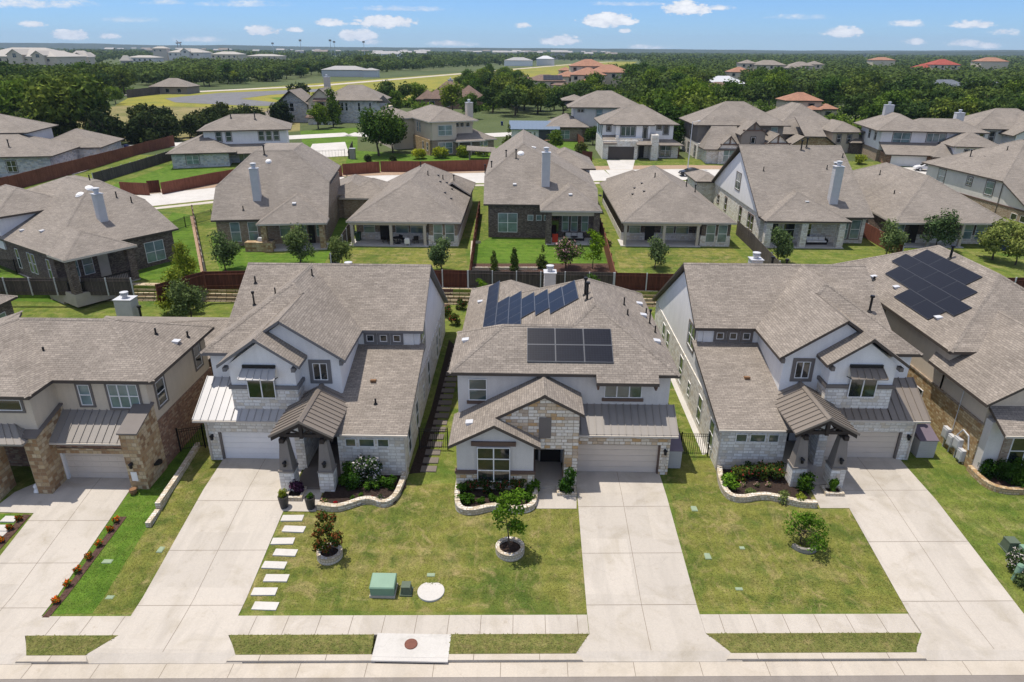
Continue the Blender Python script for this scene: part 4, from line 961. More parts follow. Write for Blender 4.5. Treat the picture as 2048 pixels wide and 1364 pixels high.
roof(H, [[fl,fr,k2,r2,r1,k1],[k1,r1,rb1,(-36.2,96,k1[2])],[k2,(-22.9,96,k2[2]),rb2,r2],[r1,r2,rb2,rb1]], SH)
for x_ in (-35.7,-23.5): prof(H, 'x', x_, x_+.3, [(79,2),(96,2),(96,8.8),(83.2,8.8),(79.2,6.2)], M['brick_tan'], 'side_wall')
hp(H, -24.5, -18.5, 92, 104, 6.2, .45, SHG, 'wing_roof'); blk(H, -24, -19, 92.5, 103.5, 2.5, 6.1, M['brick_tan'], 'brick_wall')
px_ = -26.5; roof(H, [[(-30.6,76.1,6.15),(-22.7,76.1,6.15),(-26.6,80.2,8.6)],[(-30.6,76.1,6.15),(-26.6,80.2,8.6),(-26.6,81.9,8.6),(-30.6,78.5,6.15)],[(-22.7,76.1,6.15),(-22.7,78.6,6.15),(-26.6,81.9,8.6),(-26.6,80.2,8.6)]], SHG, name='patio_roof')
blk(H, -36, -22, 92, 104, 2, 6.3, M['brick_tan'], 'brick_wall')
c = pf(-31.0, 81.3); chimney(H, -31.6, -30.7, 80.7, 81.5, 7, 11.6)
dome(H, pf(-30.4,86.0), (0,-sl,1)); vent(H, pf(-31.0,87.0), 1.0, .08); vent(H, pf(-32.6,79.6), .5, .06); hatvent(H, (-26.6,78.9,7.85), (0,-.6,1))
for x in (-35.0,-34.2): hatvent(H, (x-.6,85.4 if x > -34.5 else 84.2,9.6), (-.7,0,1))
H.rotation_euler.z = math.radians(8)
# -- low house with an open porch of thin posts, and its mirror further right
def porch_house(X, Y, label, mir, wallm, rb):
    H = empty('house', (X, Y, 3), label, 'house', GB)
    x0, x1 = X-6.75, X+6.75; sg = -1 if mir else 1
    f = lambda x: X+sg*x
    def bx(m, a, b_, y0, y1, z0, z1): m.box(f(a), f(b_), Y+y0, Y+y1, z0, z1)
    b = MB(); bx(b, -6.3, 2.9, 3.0, 25, 2, 6.0); bx(b, 2.9, 6.3, .6, 25, 2, 6.0); b.build('brick_wall', wallm, H)
    b = MB(); bx(b, 2.8, 6.36, .54, 24, 2, 4.3); bx(b, -6.36, 2.8, 2.94, 24, 2, 4.0); b.build('stone_wainscot', M['stone_white'], H)
    b = MB(); bx(b, -6.7, 2.8, .1, 3.1, 2.5, 3.1); b.build('patio_slab', M['concrete2'], H)
    for x in (-6.2, -1.6, 2.4): b = MB(); bx(b, x-.16, x+.16, .3, .62, 3, 5.95); b.build('patio_post', M['cream'], H)
    b = MB(); bx(b, -6.5, 2.7, .28, .64, 5.5, 6.0); b.build('patio_beam', M['stucco_tan'], H)
    for a0, a1, p in ((-5.4,-4.0,3.0),(-1.5,0.1,3.0),(.3,1.9,3.0)): win(H, 'F', Y+p-.06, f(a0), f(a1), 3.9, 5.5, 1, 2, None, 'glass_blind')
    for a0, a1 in ((3.4,4.5),(4.8,5.9)): win(H, 'F', Y+.54, f(a0), f(a1), 3.5, 5.6, 1, 2, None, 'glass_blind')
    b = MB(); bx(b, -3.4, -2.3, 2.86, 3.0, 3.1, 5.6); b.build('door', M['door'], H)
    s = .55; ze = 6.0; hw = 6.75; zr = ze+s*hw
    roof(H, [[(x0,Y,ze),(x1,Y,ze),(X,Y+hw,zr)],[(x1,Y,ze),(x1,Y+26,ze),(X,Y+rb,zr),(X,Y+hw,zr)],[(x0,Y+26,ze),(x0,Y,ze),(X,Y+hw,zr),(X,Y+rb,zr)],[(x1,Y+26,ze),(x0,Y+26,ze),(X,Y+rb,zr)]], SHG)
    return H, s, ze, zr
H, s, ze, zr = porch_house(-13.9, 78.6, 'low brick house with a cluttered open patio on thin posts', False, M['brick_tan'], 20)
for x, y in ((2.2,17),(2.8,14),(3.5,15.5),(4.4,13.5),(4.6,17.5),(3.9,9.5),(4.8,8.2)): hatvent(H, (-13.9+x, 78.6+y, zr-s*x), (s,0,1), 'black', .16)
for x, y, h in ((4.4,16.5,1.3),(2.9,16.5,.6),(1.2,14,.6),(-.3,18,.7)): vent(H, (-13.9+x, 78.6+y, zr-s*abs(x)), h, .07)
hp(H, -24.8, -17.5, 92, 101, 6.0, .5, SHG, 'wing_roof'); blk(H, -24.4, -17.8, 92.4, 100.6, 2.5, 5.95, M['brick_tan'], 'brick_wall')
roof(H, [[(-9.6,93.5,8.0),(-7.1,93.5,6.4),(-7.1,98,6.4),(-9.6,98,8.0)],[(-9.6,93.5,8.0),(-9.6,98,8.0),(-12,98,6.6),(-12,93.5,6.6)]], SHG, name='dormer_roof')
H, s, ze, zr = porch_house(18.5, 79.7, 'low brick house with white stone base and a bare open patio', False, M['brick_dark'], 19)
for x, y in ((-2.6,12.5),(-3.6,12),(-4.2,9.5),(-3.0,8)): hatvent(H, (18.5+x, 79.7+y, zr-s*abs(x)), (-s,0,1), 'black', .16)
vent(H, (17.5,92,zr-.55), .6, .07); vent(H, (22,93,zr-1.9), .8, .07); vent(H, (23,92,zr-2.4), .8, .07)
hp(H, 13.0, 20.0, 98, 108, 6.2, .55, SHG, 'wing_roof'); blk(H, 13.4, 19.6, 98.4, 107.5, 2.5, 6.1, M['stone_white'], 'stone_wall')
# -- dark brick house with a covered patio, behind the middle house
H = empty('house', (3, 82, 3), 'dark brick house with tall pale chimney and covered patio, behind the solar panel house', 'house', GB)
blk(H, -4.2, 9.0, 83.4, 100, 2, 7.1, BD, 'brick_wall'); patio(H, 2.9, 9.2, 80.1, 83.4, 3.1)
for x in (3.15, 8.85): post(H, x, 80.6, 2.6, 7.1, .7, BD)
blk(H, 2.8, 9.2, 80.35, 80.85, 6.5, 7.12, M['stucco_tan'], 'patio_beam')
win(H, 'F', 83.4, -3.0, -.6, 3.7, 6.1, 2, 2, None, 'glass_blind')
for x in (.7,1.75,2.8-.1): win(H, 'F', 83.4, x-.05, x+.65, 5.2, 5.9, 1, 1, None, 'glass_blind')
for x in (4.9,6.0,7.3): win(H, 'F', 83.4, x, x+.85, 3.9, 6.2, 1, 2, None, 'glass_blind')
MB().box(3.5, 4.5, 83.3, 83.42, 3.1, 6.2).build('door', M['glass'], H)
yf, ze, sl = 83.0, 7.25, .62
fl, fr, k1, r1 = pf(-4.75,yf), pf(9.2,yf), pf(-4.85,87.2), pf(0,92.7)
zt = r1[2]; k2 = pf(9.3, 85.4)
roof(H, [[fl,fr,k2,r1,k1],[k1,r1,(0,110,zt),(-5,110,k1[2])],[k2,(9.4,108,k2[2]),(0,110,zt),r1]], SH)
prof(H, 'x', -4.2, -3.9, [(83.4,2),(108,2),(108,9.5),(87.6,9.5),(83.6,7.1)], BD, 'side_wall')
roof(H, [[(2.1,79.9,7.2),(9.4,79.9,7.2),(5.75,83.7,9.35)],[(2.1,79.9,7.2),(5.75,83.7,9.35),(5.75,86.4,9.35),(2.1,83.1,7.2)],[(9.4,79.9,7.2),(9.4,83.1,7.2),(5.75,86.4,9.35),(5.75,83.7,9.35)]], SHG, name='patio_roof')
blk(H, 3, 9.4, 97.9, 107, 5.5, 9.3, M['stucco_white'], 'upper_wall'); roof(H, hippolys(2.0, 10.2, 97.2, 108, 9.4, .5), SH, name='upper_roof')
chimney(H, 2.35, 3.35, 85.7, 86.6, 8, 13.0)
dome(H, pf(-.3,91.0), (0,-sl,1), .4); hatvent(H, pf(-1.0,86.0), (0,-sl,1)); hatvent(H, (5.75,82.4,8.6), (0,-.57,1)); vent(H, pf(-.9,90.2), 1.0, .07); hatvent(H, (9.8,87,7.6), (.5,0,1), 'black')
for p in ((-2.2,91,11.6),(-4.1,91,10.2),(-5,92,9.6)): vent(H, p, .9, .07)
hatvent(H, (1.4,94,zt-.7), (.5,0,1), 'white', .3)
# -- white gabled house with the tallest chimney
H = empty('house', (36, 81, 3), 'white stone and stucco house with a steep gable end and tallest white chimney', 'house', GB)
blk(H, 28.9, 41.6, 82.4, 105, 2, 6.5, M['stone_white'], 'stone_wall')
prof(H, 'x', 28.75, 29.2, [(82.2,6.4),(105,6.4),(93.3,12.45)], M['stucco_white'], 'gable_wall')
patio(H, 28.9, 38.3, 79.8, 82.4, 3.1)
for x in (29.2, 33.4, 37.8): post(H, x, 80.3, 2.6, 6.3, .75, M['stone_white'])
blk(H, 28.9, 38.2, 80.05, 80.55, 5.9, 6.35, M['stucco_tan'], 'patio_beam')
MB().box(30.1, 31.1, 82.3, 82.42, 3.1, 5.8).build('door', M['door'], H)
win(H, 'F', 82.4, 31.8, 33.2, 3.6, 5.7, 1, 2, None, 'glass'); win(H, 'F', 82.4, 34.0, 35.2, 3.6, 5.7, 1, 2, None, 'glass')
for x in (38.5, 39.9): win(H, 'F', 82.4, x, x+1.15, 3.6, 5.9, 1, 2, 'trim', 'glass_blind', tw=.1)
win(H, 'L', 28.75, 91.6, 93.6, 7.6, 9.7, 2, 2, 'trim', 'glass_green')
for y, z0, z1 in ((85,3.8,5.6),(86.2,3.8,5.6),(90,3.6,5.6),(97,3.8,5.5),(101,4.0,5.0)): win(H, 'L', 28.9, y, y+.9, z0, z1, 1, 2, 'trim_brown', 'glass')
yf, ze, sl = 81.5, 6.4, .60
zr = ze+sl*11.5
roof(H, [[pf(28.3,yf),pf(42.0,yf),(41.6,93,zr),(28.3,93,zr)],[(28.3,93,zr),(41.6,93,zr),(42,104.5,6.5),(28.3,104.5,6.5)],[pf(42.0,yf),(42.6,104.5,6.5),(41.6,93,zr)]], SH)
roof(H, [[(28.5,79.6,6.3),(38.6,79.6,6.3),(33.55,84.2,8.9)],[(28.5,79.6,6.3),(33.55,84.2,8.9),(33.55,86.0,8.9),(28.5,82.0,6.3)],[(38.6,79.6,6.3),(38.6,82.2,6.3),(33.55,86.0,8.9),(33.55,84.2,8.9)]], SH, name='patio_roof')
chimney(H, 37.25, 38.25, 83.4, 84.3, 7, 12.0)
hatvent(H, (34.2,82.7,7.95), (0,-.5,1)); hatvent(H, pf(40,90), (0,-sl,1))
for x, y in ((36.2,92.2),(37,92.6)): vent(H, pf(x,y), 1.1, .09, 'black')
for x, y in ((30.5,88.6),(38.6,89),(39.1,87.4),(41.2,91)): vent(H, pf(x,y), .5, .06)
hp(H, 26.0, 30, 104, 112, 6.6, .4, SH, 'wing_roof'); blk(H, 26.4, 30, 104.4, 111.5, 2.6, 6.5, M['stone_white'], 'stone_wall')
# -- dark brick low house at right
H = empty('house', (51, 81, 3), 'low dark brick house with a wide hipped roof, right of the white gabled house', 'house', GB)
blk(H, 44.6, 57.6, 82.8, 103, 2, 6, BD, 'brick_wall'); blk(H, 44.5, 57.66, 82.7, 84, 2, 4.1, M['stone_white'], 'stone_wainscot')
patio(H, 44.3, 53, 80.6, 83, 3.1)
for x in (44.7, 48.8, 52.6): post(H, x, 81.1, 2.6, 5.95, .3, M['cream'])
for x in (45.3, 50.4, 53.6, 55.2): win(H, 'F', 82.7, x, x+1.3, 3.6, 5.5, 1, 2, None, 'glass_blind')
MB().box(47.2, 48.2, 82.6, 82.72, 3.1, 5.6).build('door', M['door'], H)
win(H, 'L', 44.6, 88, 89, 4, 5.4, 1, 2, 'black', 'glass')
s = .5; zr = 6+s*8
roof(H, [[(44.0,80.6,6),(58.1,80.9,6),(51.6,89.0,zr+.2)],[(44.0,80.6,6),(51.6,89.0,zr+.2),(51.6,100,zr+.2),(46,110,6)],[(58.1,80.9,6),(62,110,6),(51.6,100,zr+.2),(51.6,89.0,zr+.2)],[(62,110,6),(46,110,6),(51.6,100,zr+.2)]], SHG)
vent(H, (47.5,88.5,7.7), .7, .07); hatvent(H, (48.2,88,8.1), (-.5,0,1)); vent(H, (49.5,97,9.0), .6, .06)
# -- tan house at the right edge
H = empty('house', (74, 100, 3), 'taupe stucco house with a roof sweeping low, at the right edge of the second row', 'house', GB)
X0 = 68.0
prof(H, 'x', X0, X0+.5, [(116,2.5),(116,7.9),(99.6,7.9),(86,1.5),(86,1.2),(90,1.2)], M['stucco_grey'])
prof(H, 'x', X0-.06, X0+.4, [(116,2.5),(116,4.6),(93.5,4.6),(88,2.3),(88,1.5)], M['brick_tan'], 'brick_wall')
b = MB().box(X0-.12, X0, 93, 116, 4.6, 4.8); b.build('trim_band', M['trim_brown'], H)
for y in (101.0, 111.5): win(H, 'L', X0, y, y+1.5, 5.6, 7.5, 1, 2, 'trim', 'glass_blind')
win(H, 'L', X0, 105.5, 106.5, 6.2, 7.4, 2, 2, 'trim', 'glass_green')
for y in (92.2,93.7,95.4): win(H, 'L', X0-.06, y, y+1.1, 3.2, 4.1, 1, 1, None, 'glass')
s = .5
roof(H, [[(X0-.5,99.2,8),(X0+9,108,12.5),(X0+30,108,12.5),(X0+30,86,1.55),(X0-.5,86,1.55)],[(X0-.5,117,8),(X0-.5,99.2,8),(X0+9,108,12.5),(X0+9,109,12.5)],[(X0-.5,117,8),(X0+9,109,12.5),(X0+30,109,12.5),(X0+30,117,8)]], SH)
for y, x in ((110,2.8),(109,4),(105.5,2.6)): hatvent(H, (X0+x,y,8+.49*x), (-.5,0,1), 'black')
vent(H, (X0+3,111,9.5), 1.1, .08); vent(H, (X0+6,107.6,11), .7, .07); b = MB().tube((X0-.1,99.4,7.9),(X0-.1,99.4,2.5),.06); b.build('downpipe', M['trim'], H)
H.rotation_euler.z = math.radians(6)
# ================================================================ THIRD ROW
GC = 'houses across the back street'
SW, WS, ST_ = M['stucco_white'], M['stone_white'], M['stucco_tan']
# far-left white and grey stone house
H = empty('house', (-92, 124, 3.5), 'white house with grey stone ground floor and stepped low roofs, at the far left edge', 'house', GC)
blk(H, -108, -84, 120, 134, 2.5, 7.0, M['stone_grey'], 'stone_wall'); roof(H, hippolys(-110, -83.2, 119.2, 135, 7.0, .38), SH)
blk(H, -112, -90.5, 128, 140, 6, 10.2, SW); roof(H, hippolys(-113, -89.5, 127, 141, 10.2, .4), SH, name='upper_roof')
roof(H, hippolys(-92, -79.5, 132, 146, 6.8, .45), SH, name='wing_roof'); blk(H, -91.5, -80, 132.5, 145, 2.5, 6.7, M['stone_grey'], 'stone_wall')
for x in (-97.5, -93.8): win(H, 'F', 128, x, x+1.3, 8.3, 9.5, 1, 2, 'trim', 'glass')
for x in (-98.5, -91): win(H, 'F', 120, x, x+1.5, 4.3, 6.2, 2, 2, 'trim', 'glass')
vent(H, (-91,122.5,8.2), 1.2, .1); H.rotation_euler.z = math.radians(12)
# white house with grey roof, left of centre
H = empty('house', (-58, 134, 3.6), 'white two storey house with grey stone wing and long low porch roof', 'house', GC)
blk(H, -66.5, -56.5, 131.5, 145, 2.8, 6.5, M['stone_grey'], 'stone_wall'); roof(H, hippolys(-67.3, -55, 130.8, 147, 6.5, .42), SH, name='wing_roof')
blk(H, -61, -45.8, 136, 146, 2.8, 10.0, SW); roof(H, hippolys(-62, -44.8, 135.2, 147, 10.0, .42), SH)
blk(H, -57, -46, 134.6, 136.2, 2.8, 6.2, M['stone_grey'], 'stone_wall')
roof(H, [[(-57.5,131.6,6.1),(-45.6,131.6,6.1),(-45.6,136.05,7.4),(-57.5,136.05,7.4)]], SH, caps=False, name='porch_roof')
for x in (-57.2, -46.0): post(H, x, 132, 3, 6.0, .25, M['black'])
for x in (-58.8,-57.0,-51.0,-49.6,-48.2): win(H, 'F', 136, x, x+1.0, 7.9, 9.7, 1, 2, 'trim', 'glass_green', tw=.1)
win(H, 'F', 131.5, -64.0, -61.8, 4.4, 6.0, 2, 2, 'trim', 'glass_blind'); win(H, 'F', 134.6, -55, -52.3, 3.6, 5.9, 3, 1, None, 'glass_blind')
vent(H, (-51.5,139,11.8), .9, .1); vent(H, (-56,139.6,12), .6, .1); H.rotation_euler.z = math.radians(16)
# stone house beyond with front gable
H = empty('house', (-55, 200, 5), 'old style white stone house with tan front gable and dark red awnings', 'house', GC)
blk(H, -54, -41, 205, 216, 4, 11.2, M['stone_grey'], 'stone_wall'); roof(H, hippolys(-58, -40, 204, 218, 11.2, .55), SH)
blk(H, -60.2, -53.2, 200.5, 206, 4, 11.4, ST_); prof(H, 'y', 200.5, 200.9, [(-60.2,11.4),(-53.2,11.4),(-56.7,14.3)], ST_)
roof(H, [[(-60.8,200,11.0),(-56.7,200,14.5),(-56.7,210,14.5),(-60.8,210,11.0)],[(-52.6,200,11.0),(-56.7,200,14.5),(-56.7,210,14.5),(-52.6,210,11.0)]], SH, name='gable_roof')
blk(H, -60.4, -52.9, 199.2, 201, 4, 6.9, WS, 'stone_wall'); roof(H, [[(-61,198.6,6.9),(-52.4,198.6,6.9),(-53.4,200.6,8.2),(-60.2,200.6,8.2)]], (M['shingle_brown'],M['fascia']), caps=False, name='bay_roof')
win(H, 'F', 200.5, -57.6, -55.8, 9.0, 10.8, 1, 2, 'trim'); win(H, 'F', 199.2, -58, -56.7, 4.9, 6.5, 1, 2); win(H, 'F', 199.2, -56.1, -54.8, 4.9, 6.5, 1, 2)
b = MB().hexa([(-58.6,199.5,11.1),(-54.8,199.5,11.1),(-54.8,200.5,11.9),(-58.6,200.5,11.9),(-58.6,199.5,11.2),(-54.8,199.5,11.2),(-54.8,200.5,12),(-58.6,200.5,12)]); b.build('window_awning', M['shingle_brown'], H)
for x in (-52.2,-51,-47.4,-44.2): win(H, 'F', 205, x, x+.7, 8.3, 10.5, 1, 2)
blk(H, -70, -62, 205, 213, 4, 10.5, M['stone_grey'], 'stone_wall'); roof(H, [[(-71,203.5,9.8),(-66.2,203.5,13.8),(-66.2,215,13.8),(-71,215,9.8)],[(-61,203.5,9.8),(-66.2,203.5,13.8),(-66.2,215,13.8),(-61,215,9.8)]], SH, name='gable_roof')
prof(H, 'y', 205, 205.4, [(-70,10.4),(-62,10.4),(-66.2,13.3)], M['stone_grey']); win(H, 'F', 205, -67, -65.8, 8, 10.3, 1, 2)
roof(H, hippolys(-76, -67.5, 201, 210, 6.8, .5), SH, name='wing_roof'); blk(H, -75.5, -68, 201.5, 209.5, 4, 6.7, M['stone_grey'], 'stone_wall')
chimney(H, -58.5, -56.9, 212, 213.5, 12, 17, 'cream')
blk(H, -41.5, -38.5, 206, 211, 4, 9.5, ST_); prof(H, 'y', 204.5, 205, [(-42,10.5),(-37.8,10.5),(-39.9,12.6)], M['trim'])
# tan two-storey with stone base and chimney
H = empty('house', (-18.6, 143.6, 4.5), 'tan two storey house with golden stone base, cream chimney and teal windows', 'house', GC)
blk(H, -18.6, -4.4, 144.6, 160, 3.5, 7.6, M['brick_tan'], 'brick_wall'); prof(H, 'x', -18.8, -18.4, [(144.6,3.5),(162,3.5),(162,7.5),(144.6,7.5)], M['stone_gold'], 'stone_wall')
blk(H, -18.5, -9.2, 144.7, 162, 7.6, 11.2, ST_, 'upper_wall'); blk(H, -18.7, -13.2, 144.5, 146, 7.4, 7.6, M['cream'], 'trim_band')
blk(H, -18.4, -13.3, 143.6, 145, 3.5, 7.4, M['brick_tan'], 'brick_wall'); blk(H, -18.45, -13.25, 143.55, 145, 7.5, 11.2, ST_, 'upper_wall')
roof(H, hippolys(-19.2, -8.5, 143.0, 163, 11.2, .42), SHG); roof(H, hippolys(-24, -17, 155, 169, 11.0, .42), SHG, name='wing_roof'); blk(H, -23.4, -18, 155.6, 168, 3.5, 10.9, ST_)
roof(H, [[(-9.3,143.8,7.2),(-4.0,143.8,7.2),(-9.3,149,9.7)],[(-4.0,143.8,7.2),(-4.0,161,7.2),(-9.3,156,9.7),(-9.3,149,9.7)],[(-9.3,143.8,7.2),(-9.3,149,9.7),(-9.4,149,9.7),(-9.4,143.8,7.2)]], SHG, name='low_roof')
roof(H, [[(-14,141.6,7.3),(-7.6,141.6,7.3),(-8.6,144.9,8.6),(-12.4,144.9,8.6)],[(-14,141.6,7.3),(-12.4,144.9,8.6),(-14,144.9,7.3)]], SHG, name='patio_roof')
for x in (-13.4,-10.7,-8): post(H, x, 142, 4, 7.2, .25, M['cream'])
win(H, 'F', 143.55, -17.2, -14.2, 8.4, 10.4, 2, 2, 'cream', 'glass_blind'); win(H, 'F', 143.6, -17.2, -14.2, 4.8, 7.0, 2, 2, 'cream', 'glass_blind')
for x in (-13.1,-12,-10.7): win(H, 'F', 144.7, x, x+.85, 9.8, 10.7, 1, 1, 'cream', 'glass', tw=.1)
win(H, 'F', 144.6, -7.6, -5.9, 5.0, 6.8, 2, 2, None, 'glass_blind')
for y in (151,152.6): win(H, 'L', -18.5, y, y+.9, 8.4, 10.4, 1, 2, 'cream', 'glass_blind', tw=.1)
for y in (145.6,148.4): win(H, 'L', -18.8, y, y+.8, 5.3, 6.8, 1, 2, 'cream', 'glass')
chimney(H, -9.6, -8.3, 146.5, 147.8, 10, 14.4, 'cream')
b = MB()
for x in (-10.7,-6.0):
    for y in (139.2,141.2): b.tube((x,y,4.2),(x,y,6.2),.1)
b.slab([(-11.2,138.6,6.2),(-5.5,138.6,5.9),(-5.5,140.2,6.6),(-11.2,140.2,6.9)], (0,0,.12)).slab([(-11.2,141.8,6.2),(-5.5,141.8,5.9),(-5.5,140.2,6.6),(-11.2,140.2,6.9)], (0,0,.12))
H.rotation_euler.z = math.radians(26)
gz = b.build('pergola', [M['shingle_far']]); tag(gz, 'shingled backyard pergola in front of the tan two storey house', 'pergola')
# small black and white house
H = empty('pool_house', (2.5, 166, 4.7), 'small black and white pool house with a blue seamed metal roof', 'pool house', GC)
blk(H, -2.8, 3.6, 166, 172, 4, 7.6, SW); blk(H, 3.6, 8.0, 165.8, 172, 4, 7.7, M['frame_blk']); blk(H, -3.1, 5, 164.8, 166, 4.2, 4.9, M['concrete'], 'deck')
metal_roof(H, [(-3.4,165.2,7.7),(8.5,165.2,7.7),(8.5,173,8.9),(-3.4,173,8.9)], m_plain('blue_metal', (.12,.17,.24,1), .4, .5, .08), .15, .9)
for x in (-.7,2.4): win(H, 'F', 166, x, x+.5, 5.0, 7.0, 1, 2, 'white', 'glass_blind', tw=.08)
win(H, 'F', 166, .1, 1.9, 4.9, 7.0, 2, 1, 'white', 'glass'); win(H, 'F', 165.8, 6.4, 7.2, 5.0, 7.2, 1, 1, 'white', 'glass_blind', tw=.08)
# white and tan house behind
H = empty('house', (16, 176, 4.6), 'pale two storey house with a low tan brick wing behind the pool house', 'house', GC)
blk(H, 5.9, 14, 168.5, 178, 4, 8.0, M['brick_tan'], 'brick_wall'); roof(H, hippolys(5, 15.5, 167.6, 179, 8.0, .5), SH, name='wing_roof')
blk(H, 12.3, 28, 172, 184, 4, 7.8, M['brick_tan'], 'brick_wall'); blk(H, 12.2, 28.1, 171.9, 184, 7.8, 12.2, M['stucco_grey'], 'upper_wall'); roof(H, hippolys(10.5, 29, 171, 186, 12.2, .45), SH); roof(H, hippolys(9.5, 16, 179, 187, 13.2, .35), SH, name='upper_roof')
win(H, 'F', 171.9, 12.9, 14.4, 11.0, 11.7, 2, 1, 'trim', 'glass', tw=.08); win(H, 'F', 171.9, 17.4, 18.8, 9.8, 11.6, 1, 2, 'trim', 'glass_blind', tw=.1)
win(H, 'F', 168.5, 8.6, 11, 5.2, 7.2, 2, 2, None, 'glass_blind')
# white house with dark garage door
H = empty('house', (23, 143, 4.4), 'white house with dark garage door and tall stone blade wall, facing down its own driveway', 'house', GC)
blk(H, 16.0, 23.0, 141.6, 156, 3.5, 8.0, WS, 'stone_wall'); blk(H, 16.1, 30.4, 144.5, 156, 7.5, 11.0, SW, 'upper_wall'); blk(H, 18.6, 25.5, 143.2, 146, 8.2, 10.9, SW, 'upper_wall')
blk(H, 18.5, 24.0, 142.2, 146, 7.2, 8.4, WS, 'stone_wall')
for x, y in ((18.6,141.9),): blk(H, x, x+.5, y, 146, 7, 8.9, WS, 'stone_wall')
blk(H, 23.0, 31.6, 143.8, 155, 3.5, 7.2, WS, 'stone_wall'); blk(H, 25.6, 27.0, 141.0, 146, 3.5, 9.2, WS, 'stone_blade_wall')
roof(H, hippolys(15.4, 31.4, 143.8, 157, 11.0, .5), SH); roof(H, [[(18.0,142.6,11.0),(26.2,142.6,11.0),(24.6,149.5,13.6),(20,149.5,13.6)],[(18.0,142.6,11.0),(20,149.5,13.6),(18,149.5,11.0)],[(26.2,142.6,11.0),(26.2,149.5,11.0),(24.6,149.5,13.6)]], SH, name='bay_roof')
roof(H, [[(16,140.9,7.6),(18.7,140.9,7.6),(18.7,144.5,8.8),(16,144.5,8.8)],[(22.6,140.6,7.4),(25.6,140.6,7.4),(25.6,143.3,8.3),(22.6,143.3,8.3)]], SH, caps=False, name='porch_roof')
roof(H, [[(26.8,142.6,7.1),(32.4,142.6,7.1),(27.0,147.5,9.6)],[(32.4,142.6,7.1),(32.4,152,7.1),(27.0,147.5,9.6)]], SH, name='wing_roof')
garage(H, 'F', 141.58, 17.1, 22.3, 4.4, 6.9, M['garage_dark'], 4, 0)
win(H, 'F', 143.2, 19.6, 22.5, 8.8, 10.6, 3, 1, 'black', 'glass_green'); win(H, 'F', 144.5, 16.9, 17.7, 9.6, 10.6, 1, 1, 'black'); win(H, 'F', 143.2, 24.1, 24.9, 8.3, 10.6, 1, 1, 'black'); win(H, 'F', 144.5, 27, 28, 9.9, 10.8, 1, 1, 'black'); win(H, 'F', 144.5, 28.4, 29.4, 9.0, 10.8, 1, 1, 'black')
MB().box(23.6, 24.6, 143.6, 143.82, 4.5, 7.2).build('door', M['black'], H); win(H, 'F', 143.8, 28, 30, 4.8, 7.0, 2, 2, 'black', 'glass_green')
for y, w in ((145.5,1),(149,1),(152,1)): win(H, 'L', 16.1, y, y+w, 8.8, 10.4, 1, 1, 'black')
# taupe stone house
H = empty('house', (43, 141, 4.4), 'taupe and white stone house with three small timbered front gables, behind the street lamp', 'house', GC)
TP = M['stucco_taupe']
blk(H, 35.2, 52, 142.5, 158, 3.5, 7.5, WS, 'stone_wall'); blk(H, 35.3, 52.5, 144.5, 157, 7.5, 11.0, TP, 'upper_wall'); roof(H, hippolys(34.4, 53.6, 143.5, 159, 11.0, .52), SH)
blk(H, 36.0, 42, 138.4, 143, 3.5, 7.3, WS, 'stone_wall'); roof(H, [[(35.3,137.7,7.0),(42.8,137.7,7.0),(42.8,146,12.5),(38.8,146,12.5)],[(35.3,137.7,7.0),(38.8,146,12.5),(35.3,146,7.0)]], SH, name='front_roof')
for x0, x1, y, ze, zp, m_ in ((38.0,42.4,137.6,7.3,9.6,WS),(42.2,47.4,138.2,9.9,12.2,TP),(46.4,52.4,137.4,7.6,10.0,WS)):
    blk(H, x0+.3, x1-.3, y+.4, 145, 3.5, ze, m_, 'gable_wall'); xm = (x0+x1)/2
    prof(H, 'y', y+.4, y+.7, [(x0+.3,ze),(x1-.3,ze),(xm,zp-.2)], m_, 'gable_wall')
    roof(H, [[(x0-.1,y,ze-.2),(xm,y,zp),(xm,y+8,zp),(x0-.1,y+8,ze-.2)],[(x1+.1,y,ze-.2),(xm,y,zp),(xm,y+8,zp),(x1+.1,y+8,ze-.2)]], SH, name='gable_roof')
    b = MB().box(x0+.4, x1-.4, y+.2, y+.42, ze+.5, ze+.75); b.box(xm-.12, xm+.12, y+.2, y+.42, ze+.7, zp-.2); b.build('gable_truss', M['trim_brown'], H)
win(H, 'F', 138.0, 39.2, 41.4, 4.6, 7.0, 2, 2, None, 'glass_blind'); win(H, 'F', 138.6, 43.6, 45.8, 4.8, 6.6, 2, 2, 'black', 'glass'); win(H, 'F', 138.6, 44.4, 45.2, 8.1, 9.3, 1, 1, 'black'); win(H, 'F', 144.5, 50.0, 51.4, 9.0, 10.6, 1, 2, 'trim', 'glass_blind')
for y in (144,150): win(H, 'L', 35.2, y, y+1.3, 4.6, 6.8, 2, 2, 'trim_brown', 'glass')
win(H, 'L', 35.3, 150, 150.9, 8.3, 10.3, 1, 2, 'trim', 'glass')
